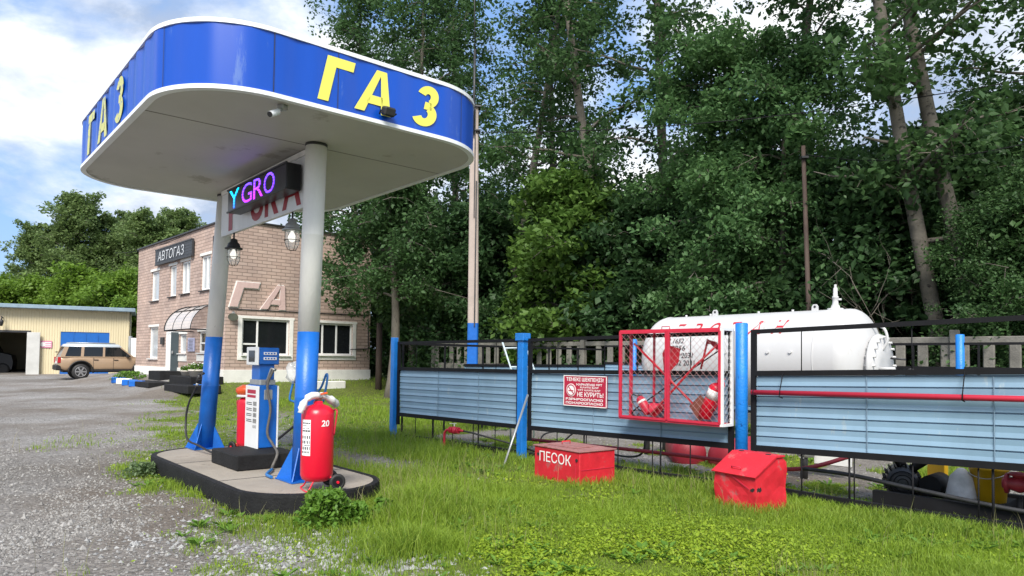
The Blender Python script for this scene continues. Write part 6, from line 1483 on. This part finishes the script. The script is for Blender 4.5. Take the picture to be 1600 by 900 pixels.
# ------------------------------------------------------------------ cars
def lerp(a, b, t): return a + (b - a) * t
def interp(pts, x):
    for (x0, y0), (x1, y1) in zip(pts[:-1], pts[1:]):
        if x <= x1: return lerp(y0, y1, (x - x0) / max(1e-6, x1 - x0))
    return pts[-1][1]
def off_roader(p, yaw, label, paint, roofm, parts=True):
    """boxy five door off-roader; rear bumper at x = 0, nose at x = 4.85; y across"""
    t = thing('parked_car', label, 'car', p, yaw); r3 = Matrix.Rotation(yaw, 3, 'Z'); p = Vector(p)
    def q(x, y, z): return p + r3 @ Vector((x, y, z))
    W = .96
    def loft(name, stations, m, ring_fn, parent=t, smooth=True):
        mb = MB(); vs = []; k = None
        for x in stations:
            rg = ring_fn(x); k = len(rg); vs += [q(x_, y_, z_) for x_, y_, z_ in rg]
        n_ = len(stations)
        mb.add(vs, [(i * k + j, i * k + (j + 1) % k, (i + 1) * k + (j + 1) % k, (i + 1) * k + j) for i in range(n_ - 1) for j in range(k)], smooth)
        mb.add([vs[j] for j in range(k)], [tuple(range(k))]); mb.add([vs[(n_ - 1) * k + j] for j in range(k)], [tuple(range(k))[::-1]]); return mb.build(name, m, parent)
    # lower body, wheel arches cut by a stepped lower edge
    WX = (.98, 3.83); WR = .40
    def low(x):
        z = .46
        for wx in WX:
            d = abs(x - wx)
            if d < .52: z = max(z, .40 + math.sqrt(max(0, .52 ** 2 - d * d)))
        if x < .3: z = max(z, .46 + (.3 - x) * .5)
        return z
    top = [(0, 1.06), (.06, 1.14), (3.2, 1.14), (3.45, 1.16), (4.5, 1.10), (4.85, .98)]
    wid = [(0, .86), (.15, .93), (.6, .96), (4.2, .96), (4.6, .92), (4.85, .80)]
    def body(x):
        w, zt_, zb = interp(wid, x), interp(top, x), low(x)
        return [(x, -w * .97, zb), (x, -w, lerp(zb, zt_, .25)), (x, -w * 1.0, lerp(zb, zt_, .6)), (x, -w * .975, lerp(zb, zt_, .92)), (x, -w * .93, zt_), (x, w * .93, zt_), (x, w * .975, lerp(zb, zt_, .92)), (x, w, lerp(zb, zt_, .6)), (x, w, lerp(zb, zt_, .25)), (x, w * .97, zb)]
    st = sorted({0, .06, .15, .3, .6, 2.0, 2.5, 3.2, 3.45, 4.2, 4.5, 4.6, 4.85} | {round(wx + d, 3) for wx in WX for d in [-.52 + 1.04 * i / 14 for i in range(15)]})
    loft('body', st, paint, body)
    # cabin: pillars and roof band over a glazed box
    bl, fl_ = [(1.12, .06), (1.70, .30)], [(1.12, 3.45), (1.70, 2.75)]
    def cab(z, g=0.0):
        t_ = (z - 1.12) / .60; xr, xf = lerp(.08, .30, t_), lerp(3.42, 2.72, t_); w = lerp(.925, .80, t_) + g; return xr - g, xf + g, w
    mb = MB(); lv = [1.12, 1.40, 1.70]; vs = []
    for z in lv:
        xr, xf, w = cab(z); vs += [q(xr, -w, z), q(xf, -w, z), q(xf, w, z), q(xr, w, z)]
    mb.add(vs, [(i * 4 + j, i * 4 + (j + 1) % 4, i * 4 + 4 + (j + 1) % 4, i * 4 + 4 + j) for i in range(2) for j in range(4)]); mb.build('glazing', M_carglass, t)
    mb = MB(); vs = []
    for z, g in ((1.66, .012), (1.74, .010), (1.80, -.05), (1.825, -.22)):
        xr, xf, w = cab(min(z, 1.72), g); vs += [q(xr, -w, z), q(lerp(xr, xf, .5), -w - .004, z), q(xf, -w, z), q(xf + .02, 0, z), q(xf, w, z), q(lerp(xr, xf, .5), w + .004, z), q(xr, w, z), q(xr - .02, 0, z)]
    mb.add(vs, [(i * 8 + j, i * 8 + (j + 1) % 8, i * 8 + 8 + (j + 1) % 8, i * 8 + 8 + j) for i in range(3) for j in range(8)] + [tuple(range(24, 32))], True); rf_ = mb.build('roof', roofm, t)
    mb = MB()
    for sy in (-1, 1):
        def pp(x, z): 
            xr, xf, w = cab(z, .008); return q(x, sy * w, z)
        for (xa, xb, wd) in ((.16, .36, .20), (1.02, 1.06, .13), (1.98, 2.0, .10), (3.36, 2.70, .09)):
            for z0_, z1_ in ((1.12, 1.41), (1.41, 1.70)):
                f0, f1 = (z0_ - 1.12) / .58, (z1_ - 1.12) / .58
                a0_, a1_ = lerp(xa, xb, f0), lerp(xa, xb, f1)
                w0 = wd * (1 if xa > .2 else 1); mb.add([pp(a0_ - w0 / 2, z0_), pp(a0_ + w0 / 2, z0_), pp(a1_ + w0 / 2, z1_), pp(a1_ - w0 / 2, z1_)], [(0, 1, 2, 3)])
        xr, xf, w = cab(1.12, .010); mb.bar(q(xr + .05, sy * w, 1.14), q(xf, sy * w, 1.14), .02, .06)
    mb.build('pillar', paint, t)
    mb = MB()
    for sy in (-1, 1): mb.tube([q(.5, sy * .70, 1.86), q(2.5, sy * .70, 1.86)], .025, 8); 
    for sy in (-1, 1):
        for x in (.5, 1.5, 2.5): mb.cyl(q(x, sy * .70, 1.80), q(x, sy * .70, 1.86), .02, 6)
    mb.build('roof_rail', M_grey, rf_)
    # black sill, bumpers, arch lips
    mb = MB()
    mb.box(q(2.4, 0, .47), (1.95, 1.90, .16), r3, .03); mb.box(q(.06, 0, .60), (.30, 1.80, .28), r3, .05); mb.box(q(4.80, 0, .58), (.30, 1.70, .30), r3, .05)
    for wx in WX:
        for sy in (-1, 1): mb.tube([q(wx + .54 * cos(R(a)), sy * .955, .40 + .54 * sin(R(a))) for a in range(-8, 189, 14)], .035, 6)
    mb.build('black_trim', M_carblack, t)
    mb = MB(); mb.box(q(2.4, 0, .66), (4.3, 1.36, .6), r3); mb.build('underside', M_rubber, t)
    for wx in WX:
        for sy in (-1, 1):
            c = q(wx, sy * .82, .395); ax = r3 @ Vector((0, sy, 0))
            mb = MB(); mb.lathe([(.25, -.12), (.37, -.12), (.395, -.08), (.395, .08), (.37, .12), (.26, .12)], c, ax, 28); w_ = mb.build('wheel', M_rubber, t)
            mb = MB(); mb.lathe([(.258, .02), (.258, .122)], c, ax, 28); mb.build('wheel_disc', M_carblack, w_)
            mb = MB(); mb.torus(c + ax * .122, ax, .245, .016, 28, 6)
            for k in range(6):
                a = pi * k / 3; d = r3 @ Vector((cos(a), 0, sin(a))); mb.bar(c + ax * .128, c + ax * .128 + d * .24, .065, .016, up=tuple(ax))
            mb.build('rim', M_rim, w_)
    for sy in (-1, 1):
        mb = MB(); mb.box(q(.045, sy * .83, .98), (.14, .19, .30), r3, .02); mb.build('tail_light', M_tail, t)
        mb = MB(); mb.box(q(3.05, sy * 1.05, 1.22), (.12, .20, .17), r3, .03); mb.build('mirror', M_carblack, t)
    for sy in (-1, 1):                                 # doors: shut lines and handles
        for x in (1.55, 2.45):
            mb = MB(); x0 = 1.52 if x < 2 else 2.42
            mb.box(q(x0, sy * .962, .82), (.014, .012, .60), r3); d_ = mb.build('door', M_carblack, t)
            mb = MB(); mb.box(q(x0 + .12, sy * .972, 1.00), (.20, .03, .035), r3, .008); mb.build('handle', M_carblack, d_)
    mb = MB(); mb.box(q(-.02, -.1, .86), (.02, .50, .12), r3); mb.build('number_plate', M_paper, t)
    mb = MB(); mb.box(q(.0, -.0, 1.38), (.10, .08, .05), r3); mb.build('rear_wiper', M_carblack, t)
    return t
CZ = gz(-21.8, 37.0)
off_roader((-23.15, 36.15, CZ - .02), R(38), 'bronze off-road car with pale roof parked before the yellow garage', M_carpaint, M_carroof)
# dark van standing inside the open garage door
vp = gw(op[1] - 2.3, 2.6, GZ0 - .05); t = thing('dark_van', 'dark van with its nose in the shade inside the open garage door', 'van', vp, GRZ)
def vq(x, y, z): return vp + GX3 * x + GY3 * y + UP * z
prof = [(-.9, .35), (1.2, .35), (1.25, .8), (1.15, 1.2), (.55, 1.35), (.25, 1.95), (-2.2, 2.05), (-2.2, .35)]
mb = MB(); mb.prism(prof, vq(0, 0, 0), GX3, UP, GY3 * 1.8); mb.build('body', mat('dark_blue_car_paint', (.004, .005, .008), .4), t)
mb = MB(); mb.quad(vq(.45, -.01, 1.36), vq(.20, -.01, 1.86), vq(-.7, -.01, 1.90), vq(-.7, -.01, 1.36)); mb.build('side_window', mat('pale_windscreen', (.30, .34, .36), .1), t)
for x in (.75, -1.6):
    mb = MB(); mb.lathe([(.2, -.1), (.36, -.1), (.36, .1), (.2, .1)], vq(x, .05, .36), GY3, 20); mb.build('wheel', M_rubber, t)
# ------------------------------------------------------------------ poles and wires
c = at(738, 560, 20.5); pt_ = at(741.5, 166, 20.5)
cp = thing('concrete_pole', 'tall pinkish concrete pole with blue painted foot behind the first fence panel', 'pole', (c.x, c.y, 0)); H = pt_.z
mb = MB(); zb = at(737, 505, 20.5).z
def pole_ring(z0, z1, w0, w1, x0, x1):
    vs = []
    for z, w, x in ((z0, w0, x0), (z1, w1, x1)):
        e = w * .22
        for a, b in ((-w, -w + e), (-w + e, -w), (w - e, -w), (w, -w + e), (w, w - e), (w - e, w), (-w + e, w), (-w, w - e)): vs.append((x + a, c.y + b, z))
    return vs, [(i, (i + 1) % 8, 8 + (i + 1) % 8, 8 + i) for i in range(8)] + [tuple(range(8))[::-1], tuple(range(8, 16))]
mb = MB(); mb.add(*pole_ring(zb, H, .150, .115, c.x + .01, pt_.x)); mb.build('shaft', M_conpole, cp)
mb = MB(); mb.add(*pole_ring(-.2, zb - .001, .156, .1505, c.x, c.x + .01)); mb.build('painted_foot', M_blue, cp)
mb = MB(); mb.box((c.x + .055, c.y - .165, zb + 2), (.035, .05, 4.2)); mb.box((pt_.x + .04, c.y - .135, H - 1.7), (.03, .05, 3.2)); mb.build('groove_shadow_strip', M_darkmetal, cp)  # dark strips laid on the shaft, standing in for the shadow in its groove
mb = MB(); 
for z in (H - .05, H - .75): mb.box((pt_.x, c.y, z), (.34, .30, .05)); mb.bar((pt_.x - .2, c.y - .17, z), (pt_.x + .2, c.y - .17, z), .04)
mb.build('clamp', M_darkmetal, cp)
lt = at(741.5, -60, 20.5)
ms = thing('lightning_mast', 'thin dark mast rising from the concrete pole top', 'mast', (pt_.x, c.y - .16, H - .9)); mb = MB(); mb.tube([(pt_.x - .01, c.y - .19, H - .9), (pt_.x, c.y - .19, H + 1.6)], .035, 8); mb.tube([(pt_.x, c.y - .19, H + 1.6), (lt.x, c.y - .19, lt.z)], .018, 6); mb.build('rod', M_darkmetal, ms)
b = at(1266, 560, 17.0); tt = at(1255, 228, 17.0)
rpole = thing('rusty_pole', 'thin rusty pole standing before the trees above the white tank', 'pole', (b.x, b.y, 0)); mb = MB(); mb.tube([(b.x + .05, b.y, -.2), (b.x, b.y, b.z), (tt.x, b.y, tt.z)], [.07, .06, .048], 10); mb.build('shaft', M_polewood, rpole)
mb = MB(); mb.box((tt.x, b.y - .05, tt.z - .3), (.16, .16, .05)); mb.build('clamp', M_darkmetal, rpole)
# narrow dark post and trunk right of the building
pb_ = at(592, 565, 29.5); tag(MB().tube([(pb_.x, pb_.y, 0), (pb_.x, pb_.y, 3.0)], [.14, .12], 9).build('wooden_post', M_polewood, None), 'weathered wooden post at the right corner of the brick building', 'post')
def wire(a, b, sag, label, r=.012):
    a, b = Vector(a), Vector(b); pts = [a.lerp(b, k / 24) - UP * sag * 4 * (k / 24) * (1 - k / 24) for k in range(25)]
    tag(MB().tube(pts, r, 5).build('overhead_wire', M_black, None), label, 'wire')
wire((pt_.x, c.y - .12, H - .8), at(1640, 118, 15), .35, 'overhead wire from the concrete pole running right before the trees')
wire((tt.x, b.y, tt.z - .2), at(1640, 215, 14.2), .3, 'lower overhead wire from the rusty pole running right')
wire(bw(-.1, BLY * .35, BZ1 - .05), at(180, 395, 40), .25, 'thin wire leaving the brick building roof to the left')

# ------------------------------------------------------------------ trees
def tree_mesh(seed, H, r0, crown_lo, crown_r, n_limb, per_limb, leaves, leaf, bend=(0, 0), droop=.2, spread=.55, up=.5, lean=(0, 0), top_r=.35, bark=M_bark, leafm=M_leaf_poplar, fork=False, flat=.7):
    """trunk with limbs and twigs as one bark mesh, crown as a mesh of leaf faces gathered in sprays round the twigs"""
    rr = random.Random(seed); rg = np.random.default_rng(seed); mb = MB()
    def trunk(base, lean_, H_, r_):
        pts = []; x = y = 0; n_ = 12
        wob = [rr.uniform(-.22, .22) for _ in range(4)]
        for i in range(n_ + 1):
            t = i / n_; pts.append(base + Vector((lean_[0] * t * H_ + wob[0] * sin(t * 5) + bend[0] * t * t * H_, lean_[1] * t * H_ + wob[1] * sin(t * 4 + 1) + bend[1] * t * t * H_, t * H_)))
        rad = [max(.025, r_ * (1 - t_ / n_) ** .75 * (1.0 if t_ else 1.25)) for t_ in range(n_ + 1)]
        mb.tube(pts, rad, 9); return pts, rad
    trunks = [trunk(Vector((0, 0, -.2)), lean, H, r0)]
    if fork: trunks.append(trunk(Vector((.35, .1, -.2)), (lean[0] + .09, lean[1] + .03), H * .93, r0 * .85))
    C = []; A = []
    for ti, (pts, rad) in enumerate(trunks):
        nL = n_limb if not fork else n_limb // 2 + 1
        for k in range(nL):
            t = crown_lo + (1 - crown_lo) * ((k + rr.random()) / nL) ** .92; t = min(t, .985); f = t * 12; i = min(11, int(f)); b = pts[i].lerp(pts[i + 1], f - i); rb = lerp(rad[i], rad[i + 1], f - i)
            az = k * 2.4 + rr.uniform(-.6, .6); s = (t - crown_lo) / (1 - crown_lo)
            L_ = crown_r * (1 - (1 - top_r) * s ** 1.4) * rr.uniform(.65, 1.12) * (.75 + .25 * min(1, s * 4))
            el = rr.uniform(.1, .5) + up * s; d = Vector((cos(az), sin(az), 0)); lp_ = [b]
            for j in range(1, 6):
                u = j / 5; lp_.append(b + d * (L_ * u * cos(el * (1 - .3 * u))) + UP * (L_ * u * sin(el) * .8 - droop * L_ * u * u) + Vector((rr.uniform(-.1, .1), rr.uniform(-.1, .1), rr.uniform(-.08, .08))) * L_ * .25)
            mb.tube(lp_, [max(.012, rb * .42 * (1 - j / 6)) for j in range(6)], 5)
            for m in range(per_limb):
                u = rr.uniform(.30, 1.05); f2 = min(4.99, u * 5); j = int(f2); q = lp_[j].lerp(lp_[j + 1], f2 - j); dd = Vector((rr.gauss(0, 1), rr.gauss(0, 1), rr.gauss(0, .6))) * spread * .8
                e = q + dd; mb.tube([q, q.lerp(e, .6) + UP * .05, e - UP * droop * .4], [.014, .010, .005], 4, False); C.append(tuple(e)); A.append(rr.uniform(.55, 1.25))
    C = np.array(C); A = np.array(A); n = len(C) * leaves; idx = np.repeat(np.arange(len(C)), leaves)
    g = rg.normal(0, 1, (n, 3)); g /= np.maximum(np.linalg.norm(g, axis=1, keepdims=True), 1e-6); g *= (rg.random((n, 1)) ** .5) * 1.25
    g[:, 2] = g[:, 2] * flat - droop * .9 * rg.random(n)
    P = C[idx] + g * (spread * A[idx])[:, None]
    # leaf faces: pointed quads hanging at all angles, folded a little along the middle
    nrm = rg.normal(0, 1, (n, 3)); nrm[:, 2] = np.abs(nrm[:, 2]) + .5; nrm /= np.linalg.norm(nrm, axis=1, keepdims=True)
    t1 = rg.normal(0, 1, (n, 3)); t1[:, 2] -= .5 + droop * 2; t1 -= nrm * (t1 * nrm).sum(1, keepdims=True); t1 /= np.linalg.norm(t1, axis=1, keepdims=True); t2 = np.cross(nrm, t1)
    s = (leaf * (.50 + .9 * rg.random(n)) * (.72 + .62 * rg.random(len(C)))[idx])[:, None]
    V = np.empty((n, 4, 3), 'f4'); V[:, 0] = P - t1 * s * .55; V[:, 1] = P + t2 * s * .36 + nrm * s * .06; V[:, 2] = P + t1 * s * .6; V[:, 3] = P - t2 * s * .36 + nrm * s * .06
    keep = P[:, 2] > .15
    V = V[keep]; n = len(V)
    trunk_o = mb.build('trunk', bark, None); crown_o = np_mesh('crown', V.reshape(-1, 3), np.arange(n)[:, None] * 4 + np.array([[0, 1, 2, 3]]), leafm)
    mt, mc = trunk_o.data, crown_o.data; bpy.data.objects.remove(trunk_o); bpy.data.objects.remove(crown_o); return mt, mc
def plant_tree(kind, x, y, rz, s, label, group, name='tree', cat='tree', sz=None):
    mt, mc = kind; z = gz(x, y); t = thing(name, label, cat, (x, y, z), rz, group); t.scale = (s, s, sz or s)
    for nm, me in (('trunk', mt), ('crown', mc)):
        o = bpy.data.objects.new(nm, me); COL.objects.link(o); o.parent = t
    return t
K_pop = tree_mesh(1, 21, .24, .20, 4.0, 34, 10, 78, .15, lean=(-.02, 0), droop=.12, spread=.72, up=.75)
K_pop2 = tree_mesh(2, 20, .22, .26, 3.6, 30, 9, 76, .15, lean=(.03, .01), droop=.1, spread=.70, up=.8)
K_asp = tree_mesh(3, 22, .245, .24, 3.6, 24, 8, 70, .15, lean=(-.17, .0), bend=(.01, 0), droop=.12, spread=.62, up=.7, bark=M_barkpale)
K_asp2 = tree_mesh(8, 22, .22, .26, 3.3, 24, 8, 70, .15, lean=(-.20, .0), bend=(.02, 0), droop=.12, spread=.62, up=.7, bark=M_barkpale)
K_asp3 = tree_mesh(13, 22, .20, .20, 3.4, 28, 7, 50, .15, lean=(-.19, .0), bend=(.01, 0), droop=.12, spread=.62, up=.7, bark=M_barkpale)
K_birch = tree_mesh(4, 12.5, .17, .12, 3.3, 36, 10, 125, .135, droop=.55, spread=.55, up=.45, bark=M_barkpale, leafm=M_leaf_birch)
K_elm = tree_mesh(5, 9.5, .20, .08, 3.3, 32, 10, 140, .125, droop=.35, spread=.62, up=.55, leafm=M_leaf_poplar)
K_elm2 = tree_mesh(15, 10, .2, .36, 3.6, 30, 10, 125, .13, droop=.40, spread=.62, up=.5, leafm=M_leaf_poplar)
K_map = tree_mesh(6, 6.2, .12, .08, 2.3, 26, 9, 120, .16, droop=.25, spread=.50, up=.7, leafm=M_leaf_maple)
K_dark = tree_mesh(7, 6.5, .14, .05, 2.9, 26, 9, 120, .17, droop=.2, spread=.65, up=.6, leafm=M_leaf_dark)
K_far = tree_mesh(9, 13, .3, .15, 4.6, 44, 9, 95, .21, droop=.10, spread=.62, up=.75, leafm=M_leaf_far)
K_farb = tree_mesh(10, 6.5, .16, .05, 3.4, 30, 9, 110, .22, droop=.15, spread=.70, up=.6, leafm=M_leaf_farlime)
TG = 'tall trees behind the concrete fence'
tall = [  # (pixel column, metres behind the front fence, kind, turn, scale, label)
    (560, 11.0, K_pop, .3, 1.0, 'tall dark poplar behind the brick building, farthest left of the row'),
    (655, 10.6, K_pop2, 1.9, 1.0, 'tall poplar just left of the concrete pole'),
    (700, 14.0, K_pop, 4.0, 1.05, 'tall poplar of the second row left of the concrete pole'),
    (770, 11.2, K_asp2, 2.6, .98, 'tall pale barked tree just right of the concrete pole'),
    (850, 13.5, K_pop2, 5.1, 1.0, 'tall poplar rising behind the bright lime maple'),
    (985, 12.0, K_asp, .0, 1.0, 'tall aspen with pale trunk leaning left right of the lime maple'),
    (1075, 13.8, K_asp2, .9, 1.04, 'tall pale barked tree behind the drooping birch'),
    (1185, 12.6, K_asp3, 1.9, .95, 'tall thin crowned aspen rising over the drooping birch'),
    (1502, 10.6, K_asp3, .10, 1.0, 'thick pale trunked aspen above the right end of the tank'),
    (1572, 10.9, K_asp3, -.2, 1.05, 'thick pale trunked aspen nearest the right edge'),
    (1665, 13.6, K_pop, 2.2, .95, 'tall dark poplar at the far right edge')]
for (u, n, k, rz, s, lab) in tall:
    x, y = fpos(u, n); plant_tree(k, x, y, rz, s, lab, TG, 'poplar_tree' if k in (K_pop, K_pop2) else 'aspen_tree')
UG = 'lower trees and bushes along the concrete fence'
lowt = [
    (608, 7.0, K_elm2, .5, 1.0, 'mid green tree hanging over the right corner of the brick building', 'elm_tree'),
    (640, 11.6, K_elm, 2.5, .95, 'mid green tree left of the concrete pole', 'elm_tree'),
    (745, 10.2, K_dark, 1.5, 1.05, 'dark bush tree at the foot of the concrete pole', 'bush_tree'),
    (888, 9.9, K_map, .0, 1.22, 'bright lime green maple right of the concrete pole', 'maple_tree'),
    (960, 10.6, K_dark, 3.1, 1.0, 'dark bush tree between the lime maple and the drooping birch', 'bush_tree'),
    (1115, 9.9, K_birch, .7, .88, 'drooping green birch behind the left end of the white tank', 'birch_tree'),
    (1222, 10.2, K_birch, 3.6, .84, 'drooping green birch just left of the rusty pole', 'birch_tree'),
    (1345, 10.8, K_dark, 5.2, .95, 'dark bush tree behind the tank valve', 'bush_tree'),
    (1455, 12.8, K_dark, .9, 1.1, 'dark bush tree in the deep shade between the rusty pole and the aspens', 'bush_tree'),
    (1560, 9.9, K_elm, 4.2, .52, 'leafy young tree wrapping the foot of the thick aspens', 'elm_tree'),
    (1640, 10.5, K_elm, 1.2, .62, 'leafy tree at the right edge below the aspens', 'elm_tree'),
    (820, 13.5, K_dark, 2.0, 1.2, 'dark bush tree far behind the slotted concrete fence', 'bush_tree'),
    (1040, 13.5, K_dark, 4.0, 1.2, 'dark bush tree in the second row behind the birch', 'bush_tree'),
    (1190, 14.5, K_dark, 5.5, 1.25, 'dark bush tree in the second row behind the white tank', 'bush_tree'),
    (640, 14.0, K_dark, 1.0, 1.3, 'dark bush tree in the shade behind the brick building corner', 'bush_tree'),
    (900, 16.5, K_elm, 3.0, 1.0, 'dark green tree filling the gap behind the lime maple', 'elm_tree'),
    (1110, 17.5, K_elm, 5.0, 1.0, 'green tree filling the gap behind the drooping birches', 'elm_tree'),
    (1400, 17.5, K_elm, 2.2, .72, 'green tree filling the gap behind the bare snags', 'elm_tree'),
    (740, 17.0, K_elm, .2, 1.05, 'green tree filling the gap behind the concrete pole', 'elm_tree'),
    (1560, 15.5, K_elm, 4.9, .95, 'green tree filling the gap behind the thick aspens', 'elm_tree')]
for (u, n, k, rz, s, lab, nm) in lowt:
    x, y = fpos(u, n); plant_tree(k, x, y, rz, s, lab, UG, nm)
# the far trees left, beyond the garage
FG = 'far trees beyond the garage'
for (u, Y, k, rz, s, lab, nm) in [
    (60, 66, K_far, .3, .95, 'far pale green tree at the left edge of the far clump', 'far_tree'), (120, 64, K_far, 2.0, 1.12, 'far tree with the highest top of the clump beyond the garage', 'far_tree'),
    (180, 67, K_far, 4.1, 1.05, 'far tree in the middle of the clump beyond the garage', 'far_tree'), (228, 62, K_far, 1.1, .98, 'far tree just left of the brick building roof', 'far_tree'), (275, 66, K_far, 5.0, 1.06, 'far tree showing above the brick building roof', 'far_tree'),
    (330, 70, K_far, 3.3, .9, 'far tree mostly hidden by the brick building', 'far_tree'),
    (20, 56, K_farb, .2, .95, 'bright green bush behind the left end of the garage', 'far_bush'), (75, 57, K_farb, 1.6, 1.0, 'bright green bush behind the garage over its pink notice', 'far_bush'), (130, 55, K_farb, 3.0, 1.08, 'bright lime bush behind the garage over its blue gate', 'far_bush'),
    (182, 53, K_farb, 4.4, 1.02, 'bright green bush over the right end of the garage', 'far_bush'), (216, 49, K_farb, 5.6, .72, 'green bush at the end of the garage beside the brick building', 'far_bush'), (-40, 58, K_farb, 2.2, 1.1, 'bright green bush beyond the left edge of the garage', 'far_bush')]:
    p = at(u, 500, Y); plant_tree(k, p.x, p.y, rz, s, lab, FG, nm, 'tree' if nm == 'far_tree' else 'bush')
# dead snags: bare grey branches leaning in front of the dark bushes
sn = fpos(1440, 9.6); t = thing('dead_branches', 'bare grey dead branches hanging before the dark bushes right of the tank', 'dead branches', (sn[0], sn[1], 0))
mb = MB(); rr = random.Random(21)
def snag(p, d, L_, r, dep):
    pts = [p]; d = Vector(d).normalized()
    for k in range(5):
        d = (d + Vector((rr.gauss(0, .22), rr.gauss(0, .22), rr.gauss(0, .2) + .03))).normalized(); pts.append(pts[-1] + d * L_ / 5)
    mb.tube(pts, [r * (1 - .16 * k) for k in range(6)], 5)
    if dep:
        for k in range(3): snag(pts[rr.randint(1, 4)], d + Vector((rr.gauss(0, .7), rr.gauss(0, .5), rr.gauss(0, .5))), L_ * rr.uniform(.5, .8), r * .6, dep - 1)
for k in range(4): snag(Vector((sn[0] + rr.uniform(-.9, 1.2), sn[1] + rr.uniform(.2, .8), rr.uniform(1.6, 2.3))), (rr.uniform(-.9, .3), -.1, rr.uniform(.3, 1.0)), rr.uniform(1.4, 2.3), .015, 2)
mb.build('branch', M_bark, t)
# the big bare side limb of the right aspens
ap = fpos(1502, 10.6); host = [o for o in COL.objects if o.get('label', '').startswith('thick pale trunked aspen above')][0]; bx_ = at(1478, 262, ap[1] - .1)
mb = MB(); mb.tube(spline([bx_, at(1462, 240, ap[1] - .25), at(1425, 222, ap[1] - .5), at(1385, 222, ap[1] - .6), at(1350, 214, ap[1] - .7)], 6), [.075 - .0022 * k for k in range(25)], 8); mb.build('limb', M_barkpale, host)
